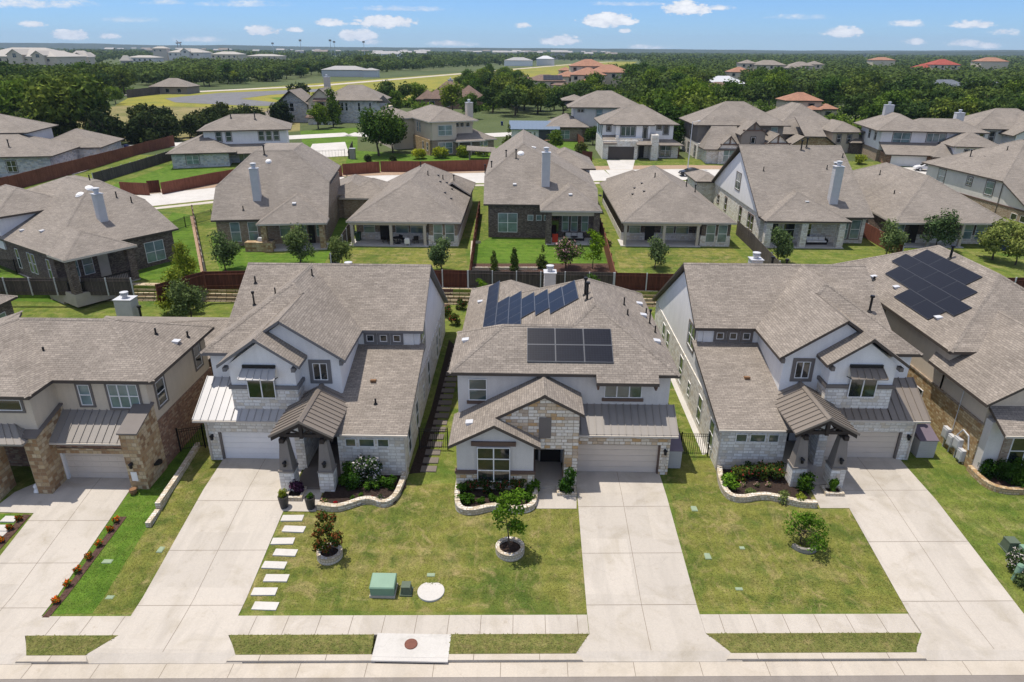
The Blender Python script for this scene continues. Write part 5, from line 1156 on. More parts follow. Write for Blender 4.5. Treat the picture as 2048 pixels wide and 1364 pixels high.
# hipped low roof house
H = empty('house', (62, 158, 4.4), 'wide low house with one great hipped roof and a clipped front gable', 'house', GC)
blk(H, 55.3, 68, 158.6, 178, 3.5, 7.9, M['brick_tan'], 'brick_wall'); roof(H, hippolys(54.5, 73, 157.6, 182, 7.9, .62), SH)
blk(H, 66.6, 72.2, 153.6, 164, 3.5, 8.9, M['stucco_tan']); roof(H, hippolys(66, 73.2, 152.8, 166, 8.9, .5), SH, name='wing_roof')
roof(H, [[(57.5,152.4,6.2),(60.2,152.4,8.0),(60.2,162,8.0),(57.5,162,6.2)],[(67.4,152.4,6.2),(64.8,152.4,8.0),(64.8,162,8.0),(67.4,162,6.2)],[(60.2,152.4,8.0),(64.8,152.4,8.0),(64.8,160,11.4),(60.2,160,11.4)]], SH, name='front_roof')
prof(H, 'y', 152.9, 153.2, [(58,3.5),(67,3.5),(67,6.2),(64.7,7.8),(60.3,7.8),(58,6.2)], M['stone_gold'], 'stone_wall')
for x in (67.6,69.8): win(H, 'F', 153.6, x, x+.8, 6.6, 8.3, 1, 2, 'trim_brown')
hp(H, 70, 76, 152, 162, 6.8, .45, SH, 'wing_roof'); blk(H, 70.4, 75.6, 152.5, 161, 3.5, 6.7, M['brick_dark'], 'brick_wall')
# white and brick house with the white car
H = empty('house', (78, 138, 4.2), 'white and brick house with pale garage door and two chimneys, behind white car', 'house', GC)
blk(H, 70.6, 88.5, 141.5, 155, 3, 6.6, M['brick_tan'], 'brick_wall'); blk(H, 70.8, 88.5, 141.5, 155, 6.6, 10.4, SW, 'upper_wall')
roof(H, hippolys(69.5, 80.5, 140.5, 157, 10.4, .5), SH); roof(H, hippolys(74, 90, 140.6, 150, 10.4, .45), SH, name='wing_roof')
blk(H, 71.2, 80.5, 137, 142, 3, 6.4, M['brick_red'], 'brick_wall'); roof(H, [[(70.6,136.2,6.4),(82,136.2,6.4),(82,141.6,8.2),(70.6,141.6,8.2)]], SH, caps=False, name='garage_roof')
roof(H, hippolys(81.5, 90.5, 134.6, 144, 8.4, .5), SH, name='bay_roof'); blk(H, 82.2, 89.8, 135.2, 143, 3, 8.3, SW); blk(H, 82.1, 89.9, 135.1, 143, 3, 6.2, M['brick_red'], 'brick_wall')
roof(H, [[(78.6,134.2,6.4),(84,134.2,6.4),(81,138.5,8.6)],[(78.6,134.2,6.4),(81,138.5,8.6),(78.6,140,6.4)]], SH, name='porch_roof')
garage(H, 'F', 136.98, 72.0, 78.4, 3.8, 6.1, M['garage_white'], 4, 0)
win(H, 'F', 141.5, 73.0, 76.2, 7.5, 10.0, 2, 2, 'trim', 'glass_blind'); win(H, 'F', 141.5, 79.2, 82.6, 8.4, 10.0, 3, 1, 'trim', 'glass_blind')
for x in (84.0,85.6,87.2): win(H, 'F', 135.2, x, x+.7, 7.0, 7.8, 1, 1, 'trim')
win(H, 'F', 135.1, 84.2, 87, 4.4, 5.8, 2, 1, None, 'glass_blind')
for y in (144.5,148.5): win(H, 'L', 70.8, y, y+1, 8.2, 10.0, 1, 2, 'trim')
chimney(H, 73.5, 75.2, 151, 152.4, 11, 14.5); chimney(H, 86.5, 88, 148.5, 150, 10, 13.4); H.rotation_euler.z = math.radians(-9)
# white gabled house right edge
H = empty('house', (98, 140, 4.4), 'white house with a broad front gable and dark window awning, right edge', 'house', GC)
blk(H, 91.2, 104, 144, 157, 3.2, 7.2, WS, 'stone_wall'); blk(H, 91.3, 98, 145, 157, 7.2, 10.6, SW, 'upper_wall'); roof(H, hippolys(90, 108, 144, 158, 10.6, .5), SH)
blk(H, 96.5, 105.5, 140.2, 148, 3.2, 10.2, SW); prof(H, 'y', 140.2, 140.6, [(96.5,10.2),(105.5,10.2),(101.4,12.6)], SW, 'gable_wall')
roof(H, [[(95.6,139.5,9.8),(101.4,139.5,13.1),(101.4,152,13.1),(95.6,152,9.8)],[(107.0,139.5,9.8),(101.4,139.5,13.1),(101.4,152,13.1),(107.0,152,9.8)]], SH, name='gable_roof')
win(H, 'F', 140.2, 99, 103.2, 8.0, 9.8, 3, 1, 'trim', 'glass_blind'); b = MB().hexa([(98.6,139.2,10.0),(103.6,139.2,10.0),(103.6,140.2,10.6),(98.6,140.2,10.6),(98.6,139.2,10.1),(103.6,139.2,10.1),(103.6,140.2,10.7),(98.6,140.2,10.7)]); b.build('window_awning', M['black'], H)
for x in (92,94): win(H, 'F', 145, x, x+1, 8.0, 10.0, 1, 2, 'trim')
H.rotation_euler.z = math.radians(-6)
# ================================================================ FAR HOUSES
GD = 'houses among the far trees'
def far_house(px, py, w, d, h, s, mats, wm, label, parts=(), base=None, win_=True):
    p = onz(px, py, 5.0) if base is None else Vector((*base, 5.0))
    H = empty('house', (p.x, p.y, 5.0), label, 'house', GD); x, y = p.x, p.y
    for i, (dx, dy, ww, dd, hh) in enumerate(((0,0,w,d,h),)+tuple(parts)):
        a, c = x+dx-ww/2, y+dy
        blk(H, a+.5, a+ww-.5, c+.5, c+dd-.5, 4, 5+hh+.1, wm, 'wall'); roof(H, hippolys(a, a+ww, c, c+dd, 5+hh, s), mats, th=.3, caps=False)
        if win_:
            for k in range(max(1, int(ww/6))): win(H, 'F', c+.5, a+2+k*5.5, a+3.8+k*5.5, 5+hh-2.6, 5+hh-.8, 1, 1, 'trim', 'glass')
    return H
TC = (M['terracotta'], M['fascia']); BR_ = (M['shingle_brown'], M['fascia']); RT = (M['red_tile'], M['fascia']); GR = (M['shingle_far'], M['fascia'])
BLU = (m_shingle('shingle_slate', (.17,.19,.22,1), (.13,.145,.17,1), (.08,.09,.1,1)), M['fascia'])
fx = lambda px, y: (ony(px, 110, y).x, y)
H = far_house(0, 0, 17, 15, 3.4, .75, BR_, M['brick_red'], 'large brown roofed house with a brick chimney half sunk in trees', ((7,3,12,13,3.2),(-8,3,8,10,3.0)), fx(892,258)); p = H.location
chimney(H, p.x-.5, p.x+1.4, p.y+8, p.y+9.4, 9, 14.6, 'cream')
H = far_house(0, 0, 21, 16, 5.6, .35, BR_, M['stucco_tan'], 'grey and tan villa with blue solar panels across its roof', ((8,-3,11,12,3.8),(-10,3,8,11,6.4)), fx(1092,365)); p = H.location
for i in range(5):
    for j in range(2): panel(H, (p.x-1+i*1.95, p.y+1.0+j*2.9, 10.75+.35*(1.0+j*2.9)), Vector((1.9,0,0)), Vector((0,2.7,.95)), Vector((0,-.33,.94)))
H = far_house(0, 0, 20, 18, 7.5, .4, TC, M['stucco_tan'], 'sprawling terracotta roofed villa, largest roof of the far trees', ((-11,3,14,14,6.5),(13,12,24,20,8.5),(2,24,22,18,11.5),(1,-6,12,10,4.4)), fx(1180,400))
far_house(0, 0, 9, 9, 8, .45, TC, M['stucco_tan'], 'small terracotta roof peeping over a round tree by the airstrip', base=fx(1132,470))
far_house(0, 0, 15, 12, 4.0, .45, BR_, M['stucco_tan'], 'brown gabled house deep in the trees at right', ((6,-3,9,9,3.2),), fx(1450,335))
far_house(0, 0, 12, 10, 5.6, .45, TC, M['stucco_tan'], 'bright terracotta roofed house above the low hipped roof', ((2,-4,5,5,3.2),(7,-3,6,7,3.4)), fx(1625,228))
far_house(0, 0, 18, 12, 4.6, .5, (M['galv'], M['fascia']), M['stucco_grey'], 'house with a pale grey metal roof among right hand trees', ((6,-3,9,9,4),), fx(1458,392), win_=False)
far_house(0, 0, 16, 14, 7, .45, TC, M['stucco_tan'], 'orange tiled house beside grey roofs in the distance', ((14,5,14,14,5.5),), fx(1488,500))
far_house(0, 0, 26, 18, 10, .4, GR, M['stucco_tan'], 'long grey roofed house on the far rise', ((18,-8,16,14,8),(-16,5,14,14,11)), fx(1545,600))
far_house(0, 0, 20, 16, 9, .4, GR, M['stucco_tan'], 'grey roofed house right of the long one on the rise', ((14,6,14,14,10),), fx(1610,640))
far_house(0, 0, 26, 18, 12, .35, TC, M['stucco_tan'], 'thin strip of orange roof over the treetops', base=fx(1772,860), win_=False)
far_house(0, 0, 24, 20, 10.5, .45, RT, M['stucco_tan'], 'house with a vivid red roof standing over the trees', ((-15,5,14,14,8),), fx(1900,640))
far_house(0, 0, 30, 20, 12, .4, TC, M['stucco_tan'], 'orange roofed house near the right edge of the skyline', base=fx(1995,800), win_=False)
for i, (px, lab) in enumerate(((1835,'leftmost'),(1897,'middle'),(1975,'third'),(2052,'right hand'))):
    far_house(px, 180, 19, 12, 4.2, .5, BLU, M['stucco_tan'], lab+' of the slate roofed cream houses along the right', ((8,-3,7,8,3.4),), base=(onz(px, 190, 5).x, onz(px, 190, 5).y))
H = far_house(325, 180, 18, 14, 3.2, .5, GR, M['stucco_taupe'], 'grey house behind the wooden fence in the oaks', base=(-163,330))
far_house(1006, 122, 40, 26, 7, .3, (M['far_white'], M['fascia']), M['white'], 'long white barn beyond the airstrip', base=(-8,1010), win_=False)
far_house(1050, 120, 26, 20, 9, .4, (M['galv'], M['fascia']), M['galv'], 'blue grey barn right of the white one', base=(30,1040), win_=False)
far_house(690, 152, 34, 18, 5, .3, (M['far_white'], M['fascia']), M['galv'], 'white shed roofs among trees left of the stone house', ((22,-6,12,10,5),), base=(-139,560), win_=False)
far_house(760, 110, 90, 50, 10, .25, (M['far_white'], M['fascia']), M['white'], 'pale low building just under the skyline, left of centre', base=(-330,1750), win_=False)
# school-like complex on the left skyline
def big(px0, px1, y, h, roofh, wm, rm, label, gables=()):
    x0, x1 = ony(px0, 110, y).x, ony(px1, 110, y).x
    H = empty('institution', ((x0+x1)/2, y, 5), label, 'building', 'large buildings on the left skyline')
    dp = min(80, (x1-x0)*.6); blk(H, x0+1, x1-1, y+1, y+dp-1, 4, 5+h, wm); roof(H, hippolys(x0, x1, y, y+dp, 5+h, roofh/(min(dp, x1-x0)/2)), (rm, M['cream']), th=.5, caps=False)
    n = max(2, int((x1-x0)/9))
    for i in range(n): win(H, 'F', y+1, x0+3+i*(x1-x0-6)/n, x0+6+i*(x1-x0-6)/n, 5+h-5, 5+h-2, 2, 1, None, 'glass')
    for gx, gw, gh in gables:
        gx = ony(gx, 110, y).x
        blk(H, gx-gw/2, gx+gw/2, y-3, y+12, 4, 5+h+gh*.3, wm, 'gable_wall'); prof(H, 'y', y-3, y-2.4, [(gx-gw/2,5+h+gh*.3),(gx+gw/2,5+h+gh*.3),(gx,5+h+gh)], wm, 'gable_wall')
        roof(H, [[(gx-gw/2-1,y-4,5+h+gh*.25),(gx,y-4,5+h+gh+.6),(gx,y+25,5+h+gh+.6),(gx-gw/2-1,y+25,5+h+gh*.25)],[(gx+gw/2+1,y-4,5+h+gh*.25),(gx,y-4,5+h+gh+.6),(gx,y+25,5+h+gh+.6),(gx+gw/2+1,y+25,5+h+gh*.25)]], (rm, M['cream']), th=.5, caps=False, name='gable_roof')
        win(H, 'F', y-3, gx-2, gx+2, 5+h-1, 5+h+gh*.45, 2, 2, None, 'glass')
    return H
CRM = m_plain('pale_roof', (.38,.355,.315,1), .6)
big(-60, 112, 800, 10, 9, M['stucco_tan'], CRM, 'large cream roofed school with two front gables, at the left edge of the skyline', ((32,16,7),(78,13,5.5)))
big(98, 135, 850, 10, 6, M['stucco_tan'], CRM, 'cream roofed school wing behind the big school')
big(134, 176, 880, 9, 7, M['stucco_tan'], CRM, 'second smaller cream roofed block right of the big school', ((158,10,4.5),))
big(236, 258, 900, 5, 6, M['far_white'], CRM, 'small building with a white pointed roof among the skyline trees')
big(305, 335, 1250, 19, 3, M['cream'], CRM, 'tall beige blank hall on the left skyline')
big(335, 408, 1240, 13, 6, M['stucco_grey'], CRM, 'long grey hall with a white roof on the skyline', ((372,14,6),))
big(420, 480, 1180, 11, 4, M['stucco_tan'], CRM, 'long beige low block right of the white roofed hall')
big(250, 310, 1120, 6, 3, M['stucco_grey'], CRM, 'low grey sheds in front of the beige hall')
big(490, 560, 1260, 8, 3, M['stucco_tan'], CRM, 'low pale building right of the beige block on the skyline')
# ================================================================ FENCES AND WALLS
def fence(name, pts, h, mat, label, cat, group=None, cap=None, posts=True, step=2.4, side=1, base=None):
    """board fence along world points (x,y); boards in one panel mesh, each post a part"""
    z = (lambda p: tz(p[1])) if base is None else (lambda p: base)
    c = pts[0]; H = empty(name, (c[0], c[1], z(c)), label, cat, group)
    mb = MB(); pm = None; rng = random.Random(int(abs(c[0]*7+c[1]*13)))
    for p, q in zip(pts, pts[1:]):
        P, Q = Vector((*p, z(p))), Vector((*q, z(q))); L = (Q-P).length; d = (Q-P)/L; n = Vector((-d.y, d.x, 0)).normalized()*.03
        k = max(1, int(L/step))
        for i in range(k):
            a, b = P+d*(L*i/k), P+d*(L*(i+1)/k); dz = rng.uniform(-.04, .04)
            mb.hexa([a-n, b-n, b+n, a+n, a-n+Vector((0,0,h+dz)), b-n+Vector((0,0,h+dz)), b+n+Vector((0,0,h+dz)), a+n+Vector((0,0,h+dz))], 0)
        for zz in (.35, h-.35):
            m = n*side*2.6; mb.hexa([P+m-n*.9+Vector((0,0,zz)), Q+m-n*.9+Vector((0,0,zz)), Q+m+n*.9+Vector((0,0,zz)), P+m+n*.9+Vector((0,0,zz)), P+m-n*.9+Vector((0,0,zz+.09)), Q+m-n*.9+Vector((0,0,zz+.09)), Q+m+n*.9+Vector((0,0,zz+.09)), P+m+n*.9+Vector((0,0,zz+.09))], 1)
        if posts:
            for i in range(k+1):
                a = P+d*(L*i/k)+n*side*3.2
                b = MB().box(a.x-.05, a.x+.05, a.y-.05, a.y+.05, a.z, a.z+h+.06); b.build('post', cap or M['galv'], H)
    mb.build('board_panel', [mat, cap or mat], H); return H
FR, FS, FG = M['fence_red'], M['fence_red_sun'], M['fence_grey']
GF = 'wooden fences between the gardens'
fence('wooden_fence', [(-62,61.6),(-37.6,62.2)], 1.75, FG, 'weathered grey board fence behind the brown stone house at far left', 'fence', GF, side=-1, base=2.35)
fence('wooden_fence', [tuple(onz(318,607,2.6)[:2]), tuple(onz(412,579,2.6)[:2]), tuple(onz(500,577,2.6)[:2])], 1.85, FR, 'dark red stained fence on the corner above the block retaining wall, left', 'fence', GF, M['fence_red_sun'], side=-1, base=2.6)
fence('wooden_fence', [(-10.4,65.0),(-5.35,64.9)], 1.85, FR, 'short dark red fence left of the long grey one', 'fence', GF, side=-1, base=2.55)
fence('wooden_fence', [(-5.3,64.9),(9.1,64.75)], 1.85, FG, 'long grey weathered fence straight behind the solar panel house', 'fence', GF, side=-1, base=2.55)
fence('wooden_fence', [(9.2,64.7),(15.5,64.6)], 1.85, FR, 'dark red fence with a galvanised post, right of the long grey one', 'fence', GF, side=-1, base=2.55)
fence('wooden_fence', [(41,64.6),(58,64.6)], 1.85, FR, 'dark red fence behind the right hand solar roof', 'fence', GF, side=-1, base=2.55)
fence('wooden_fence', [at(708,462)[:2], at(685,500)[:2], at(662,540)[:2]], 1.8, FG, 'grey side fence between the two low roofed gardens at left', 'fence', GF)
fence('wooden_fence', [(-6.1,96),(-5.8,84),(-5.5,74),(-5.2,65)], 1.8, FR, 'red side fence left of the dark brick house garden', 'fence', GF, M['fence_red_sun'])
fence('wooden_fence', [(10.0,96),(9.9,84),(9.6,74),(9.3,65)], 1.8, FS, 'red side fence right of the dark brick house garden', 'fence', GF, M['fence_red_sun'], side=1)
fence('wooden_fence', [(27.3,86),(27.2,79),(26.9,72),(26.6,66)], 1.8, FG, 'grey side fence beside the white gabled house', 'fence', GF)
fence('wooden_fence', [(43.2,88),(43.2,82),(43.4,76.5)], 1.8, FS, 'orange red side fence right of the white gabled house', 'fence', GF)
fence('wooden_fence', [(58.2,80.5),(66,82)], 1.8, FS, 'sunlit orange fence under the taupe house at the right edge', 'fence', GF)
fence('wooden_fence', [at(386,432)[:2], at(397,490)[:2], at(409,552)[:2]], 1.5, FR, 'dark red side fence running between the two left gardens', 'fence', GF, M['kerb'])
fence('wooden_fence', [at(0,388)[:2], at(130,352)[:2], at(350,292)[:2]], 2.3, FS, 'long red fence climbing behind the dark brick house, far left', 'fence', GF, posts=False)
fence('wooden_fence', [at(190,368)[:2], at(265,345)[:2], at(350,318)[:2]], 1.8, FG, 'grey fence along the lawn beside the long red one', 'fence', GF)
fence('wooden_fence', [at(243,388)[:2], at(300,391)[:2]], 1.9, FS, 'red fence left of the recessed gateway on the back street', 'fence', GF, posts=False)
fence('wooden_fence', [at(297,386)[:2], at(322,384)[:2]], 1.9, FR, 'recessed dark fence bay above the boulders on the back street', 'fence', GF, posts=False)
fence('wooden_fence', [at(325,389)[:2], at(440,366)[:2], at(470,360)[:2]], 1.9, FS, 'red fence right of the recessed gateway on the back street', 'fence', GF, posts=False)
fence('wooden_fence', [at(655,357)[:2], at(685,353)[:2]], 2.0, FS, 'red fence just right of the steep brown roof', 'fence', GF, posts=False)
fence('wooden_fence', [at(686,350)[:2], at(760,345)[:2]], 2.0, FS, 'red fence panel behind the fire hydrant', 'fence', GF, posts=False)
fence('wooden_fence', [at(762,344)[:2], at(860,344)[:2], at(985,341)[:2]], 2.0, FS, 'long red fence along the back street behind the middle roofs', 'fence', GF, posts=False)
fence('wooden_fence', [at(697,318)[:2], at(706,296)[:2]], 1.6, FG, 'short dark fence beside the grey garden cabinet', 'fence', GF, posts=False)
fence('wooden_fence', [at(1110,279)[:2], at(1150,279)[:2]], 1.8, FR, 'dark red fence behind the small black and white house', 'fence', GF, posts=False)
fence('wooden_fence', [at(1150,279)[:2], at(1167,294)[:2]], 1.8, FS, 'red fence turning the corner right of the small black and white house', 'fence', GF, posts=False)
fence('wooden_fence', [at(1164,322)[:2], at(1184,324)[:2]], 2.0, FR, 'dark red fence stub by the white house with the dark garage', 'fence', GF, posts=False)
fence('wooden_fence', [at(1340,312)[:2], at(1357,314)[:2]], 1.9, FS, 'orange gate fence left of the taupe stone house', 'fence', GF, posts=False)
fence('wooden_fence', [at(255,196)[:2], at(355,184)[:2]], 3.2, M['fence_grey'], 'brown wooden fence under the oaks by the airstrip', 'fence', GF, posts=False)
def iron(pts, h, label, base=None, dx=.13):
    c = pts[0]; z = (lambda p: tz(p[1])) if base is None else (lambda p: base)
    H = empty('iron_fence', (c[0], c[1], z(c)), label, 'railing', 'black iron railings'); mb = MB()
    for p, q in zip(pts, pts[1:]):
        P, Q = Vector((*p, z(p))), Vector((*q, z(q))); L = (Q-P).length; k = max(1, int(L/dx))
        for i in range(k+1):
            a = P.lerp(Q, i/k); mb.box(a.x-.011, a.x+.011, a.y-.011, a.y+.011, a.z+.08, a.z+h)
        for zz in (.18, h-.18, h-.02):
            mb.tube(P+Vector((0,0,zz)), Q+Vector((0,0,zz)), .02, n=4)
        for e in (P, Q):
            b = MB().box(e.x-.035, e.x+.035, e.y-.035, e.y+.035, e.z, e.z+h+.1); b.build('post', M['black'], H)
    mb.build('rails', M['black'], H); return H
iron([(-21.55,36.9),(-20.2,37.4),(-19.4,37.4)], 1.6, 'black iron gate across the gap left of the white house', .86)
iron([(-6.4,37.6),(-4.6,37.6)], 1.5, 'black iron gate across the dark paver path', .86)
iron([(9.15,38.6),(9.25,37.4),(10.2,37.3),(11.95,37.3)], 1.6, 'black iron gate across the pale concrete side path', .86)
iron([at(0,545)[:2], at(35,548)[:2], at(75,545)[:2]], 1.5, 'black iron garden railing at the left edge beside the dark brick house')
iron([at(335,470)[:2], at(372,455)[:2], at(425,440)[:2]], 1.4, 'thin iron railing on the lawn between the left roofs')
iron([at(660,430)[:2], at(720,428)[:2]], 1.4, 'thin iron railing on the lawn left of the low roofed house')
iron([at(608,318)[:2], at(690,314)[:2]], 1.5, 'thin railing in front of the white concrete driveway', dx=.6)
# retaining walls
def wallthing(name, pts, z0, z1, th, mat, label, cat='retaining wall', smooth=False):
    c = pts[0]; mb = MB()
    H = empty(name, (c[0], c[1], z0), label, cat)
    off = offline(pts, th); 
    for i in range(len(pts)-1):
        q = [pts[i], pts[i+1], off[i+1], off[i]]; mb.prism(q, z0, z1)
    mb.build('blocks', mat, H); return H
wallthing('retaining_wall', [tuple(onz(352,612,1.6)[:2]), tuple(onz(428,590,1.6)[:2])], .8, 2.4, .35, M['retain_grey'], 'grey block retaining wall beside the lawn strip, left')
for i, (y, z) in enumerate(((64.1,1.35),(64.3,1.75),(64.5,2.15),(64.7,2.55))): pass
def steps_wall(x0, x1, label):
    H = empty('retaining_wall', ((x0+x1)/2, 64, 1.2), label, 'retaining wall'); mb = MB()
    for k in range(5): mb.box(x0, x1, 63.6+k*.2, 65.2, 1.0+.33*k, 1.0+.33*(k+1))
    mb.build('stone_courses', M['retain'], H)
steps_wall(-28.2, -23.4, 'stepped tan stone retaining wall behind the white house, left'); steps_wall(-9.4, -4.6, 'stepped stone retaining wall with plants left of the solar panel house')
steps_wall(7.5, 13.5, 'low stone retaining wall behind the right side of the solar panel house'); steps_wall(-47, -28, 'stepped stone retaining wall under the grey fence, far left')
wallthing('garden_wall', [at(348,1070)[:2] if False else (-20.05,31.2), (-20.25,34.0), (-20.6,37.6)], .3, 1.12, .28, M['edge_stone'], 'low cream stone wall stepping down the slope between two lawns at left', 'wall')
wallthing('garden_wall', [(-20.0,29.9),(-20.05,31.1)], .2, .78, .28, M['edge_stone'], 'lowest loose end of the stepped stone wall between lawns', 'wall')
# planted beds with stone edging
def bed(pxpts, label, mat=None, edge=None, closed=False, hgt=.34, mulch=None):
    pts = AT(pxpts); o = sheet(MB(), pts, .10).build('flower_bed', mulch or M['mulch']); o['kind'] = 'structure'
    return pts
def edging(pxpts, label, mat, w=.3, h=.38, world=None):
    pts = world or AT(pxpts)
    # smooth the line
    for _ in range(2):
        q = [pts[0]]
        for a, b in zip(pts, pts[1:]): q += [(a[0]*.75+b[0]*.25, a[1]*.75+b[1]*.25), (a[0]*.25+b[0]*.75, a[1]*.25+b[1]*.75)]
        pts = q+[pts[-1]]
    H = empty('bed_edging', (pts[0][0], pts[0][1], tz(pts[0][1])), label, 'edging', 'stone edgings of the front beds')
    mb = MB(); off = offline(pts, w)
    for i in range(len(pts)-1):
        q = [pts[i], pts[i+1], off[i+1], off[i]]; z = tz(pts[i][1])
        mb.prism(q, z-.3, z+h)
    mb.build('stones', mat, H); return H
bed([(912,985),(912,1020),(935,1027),(990,1016),(1035,1028),(1070,1015),(1074,965),(1066,965),(913,972)], '')
edging([(913,968),(908,1005),(914,1028),(945,1033),(990,1020),(1030,1030),(1066,1024),(1076,1005),(1074,975)], 'cream stone edging round the bed under the big four pane window', M['edge_stone'])
bed([(632,1018),(650,985),(655,955),(700,948),(815,948),(812,975),(790,1010),(745,1005),(700,1018),(660,1024)], '')
edging([(634,1020),(672,1026),(700,1018),(735,1006),(765,1018),(790,1008),(805,985),(818,945)], 'cream stone edging snaking past the white flowering shrub', M['edge_stone'])
bed([(1436,945),(1445,985),(1462,1000),(1520,998),(1590,1010),(1632,1016),(1600,970),(1580,945),(1570,930),(1440,935)], '')
edging([(1432,935),(1434,965),(1448,998),(1480,1008),(1525,999),(1562,1006),(1600,1016),(1634,1017)], 'cream stone edging round the rose bed of the right hand white house', M['edge_stone'])
bed([(1935,942),(1960,965),(1995,985),(2048,985),(2048,930),(1950,930)], '', mulch=M['mulch_red'])
edging([(1932,940),(1950,960),(1975,980),(2010,990),(2048,990)], 'golden stone edging at the right edge of the front row', M['edge_gold'])
ground_sheet('flower_bed', [(84,1236),(98,1236),(254,1034),(240,1034)], M['mulch_red'], .035)
ground_sheet('flower_bed', [(0,1100),(62,1030),(46,1030),(0,1080)], M['mulch_red'], .035)
ground_sheet('flower_bed', [(818,948),(850,945),(910,690),(898,680),(862,820)], M['mulch'], .012)
ground_sheet('flower_bed', [(940,545),(1225,545),(1218,527),(945,527)], M['mulch_red'], .016)
ground_sheet('flower_bed', [(870,630),(935,560),(935,545),(880,545)], M['mulch_red'], .016)
def box_edge(px, label, w=1.2, d=.9):
    p = at(*px); H = empty('planter_edging', p, label, 'planter'); mb = MB(); z = p.z
    for a in ((-w/2,w/2,-d/2,-d/2+.15),(-w/2,w/2,d/2-.15,d/2),(-w/2,-w/2+.15,-d/2+.15,d/2-.15),(w/2-.15,w/2,-d/2+.15,d/2-.15)): mb.box(p.x+a[0], p.x+a[1], p.y+a[2], p.y+a[3], z-.2, z+.22)
    mb.build('stones', M['edge_stone'], H); MB().box(p.x-w/2+.15, p.x+w/2-.15, p.y-d/2+.15, p.y+d/2-.15, z-.1, z+.12).build('soil', M['mulch'], H); return p
b1 = box_edge((1133,985), 'small square stone planter at the garage corner of the solar panel house', 1.15, .75)
b2 = box_edge((1664,985), 'small square stone planter at the foot of the right hand porch column', 1.1, .8)
b3 = box_edge((592,990), 'stone planter of purple foliage beside the left driveway', 1.0, 1.1)
box_edge((873,500), 'raised bed by the red fence in the dark brick house garden', 1.9, 3.5) if False else None
p_ = at(965, 498); 
# stepping stones
def slabthing(name, p, w, d, h, mat, label, cat, group, rz=0.0):
    o = MB().box(-w/2, w/2, -d/2, d/2, -.05, h).build(name, mat); o.location = p; o.rotation_euler.z = rz; tag(o, label, cat, group); return o
ss = [(585,1037),(588,1059),(566,1083),(571,1106),(549,1131),(553,1157),(529,1184),(531,1213)]
for i, q in enumerate(ss):
    p = at(*q); slabthing('stepping_stone', (p.x, p.y, p.z+.02), 1.18, .50, .035, M['concrete2'], 'white square stepping stone in the lawn beside the left driveway', 'stepping stone', 'white stepping stones beside the driveway', random.Random(i).uniform(-.05,.05))
for i, q in enumerate(((20,1039),(8,1057),(-5,1070))):
    p = at(*q); slabthing('stepping_stone', (p.x, p.y, p.z+.02), .8, .5, .035, M['concrete2'], 'pale stepping stone in the green lawn at the left edge', 'stepping stone', 'stepping stones at the left edge')
for i in range(22):
    t = i/21; y = 35.4+t*19.5; p = (-5.55+.25*t, y, tz(y)+.02)
    slabthing('paver', p, .95, .62, .04, M['pavers'], 'dark paver of the path down the side of the left white house', 'paver', 'dark pavers of the side path')
# ================================================================ STREET FURNITURE
p = at(768, 1182); H = empty('transformer_box', p, 'green metal transformer box on the lawn near the pavement', 'utility box'); x, y, z = p
MB().box(x-.62, x+.62, y-.45, y+.45, z-.1, z+.1).build('pad', M['concrete'], H)
MB().hexa([(x-.58,y-.42,z+.1),(x+.58,y-.42,z+.1),(x+.58,y+.42,z+.1),(x-.58,y+.42,z+.1),(x-.58,y-.42,z+.55),(x+.58,y-.42,z+.55),(x+.58,y+.42,z+.70),(x-.58,y+.42,z+.70)]).build('cabinet', M['util_green'], H)
MB().hexa([(x-.61,y-.45,z+.55),(x+.61,y-.45,z+.55),(x+.61,y+.44,z+.71),(x-.61,y+.44,z+.71),(x-.57,y-.41,z+.61),(x+.57,y-.41,z+.61),(x+.57,y+.40,z+.77),(x-.57,y+.40,z+.77)]).build('lid', M['util_green'], H)
def pedestal(px, label, s, m, lidm):
    p = at(*px); H = empty('utility_pedestal', p, label, 'utility box'); x, y, z = p
    MB().hexa([(x-s,y-s,z),(x+s,y-s,z),(x+s,y+s,z),(x-s,y+s,z),(x-s*.8,y-s*.8,z+s*1.6),(x+s*.8,y-s*.8,z+s*1.6),(x+s*.8,y+s*.8,z+s*1.6),(x-s*.8,y+s*.8,z+s*1.6)]).build('body', m, H)
    MB().box(x-s*.85, x+s*.85, y-s*.85, y+s*.85, z+s*1.6, z+s*1.85).build('lid', lidm, H); MB().box(x-s*1.15, x+s*1.15, y-s*1.15, y+s*1.15, z-.05, z+.06).build('base', m, H)
pedestal((813,1184), 'small dull green pedestal box beside the transformer', .26, M['util_dkgreen'], M['util_dkgreen'])
pedestal((2018,1098), 'grey green pedestal box on the right hand lawn', .33, M['util_dkgreen'], M['util_dkgreen'])
p = at(2028, 1160); H = empty('utility_bollard', p, 'pale green cylindrical marker post leaning at the right edge', 'utility post'); MB().tube(p-Vector((0,0,.1)), p+Vector((.12,.05,.85)), .15, n=14).build('post', M['util_green'], H); MB().tube(p+Vector((.12,.05,.85)), p+Vector((.135,.055,.95)), .17, .12, 14).build('cap', M['util_green'], H)
p = at(2046, 1118); pedestal((2052,1120), 'green box cut by the right edge of the photo', .4, M['util_green'], M['util_green'])
p = at(862, 1183); o = MB().lathe((0,0,0), [(.66,-.05),(.66,.05),(.63,.06)], 36).build('manhole_cover', M['concrete2']); o.location = p; tag(o, 'round pale concrete manhole cover set in the lawn', 'manhole')
x0, x1 = -6.35, -3.0
H = empty('storm_drain', (-4.7, 22.5, 0), 'concrete storm drain inlet with a slot in the kerb', 'storm drain')
MB().box(x0, x1, 21.99, 23.3, -.3, .035).build('slab', M['concrete2'], H)
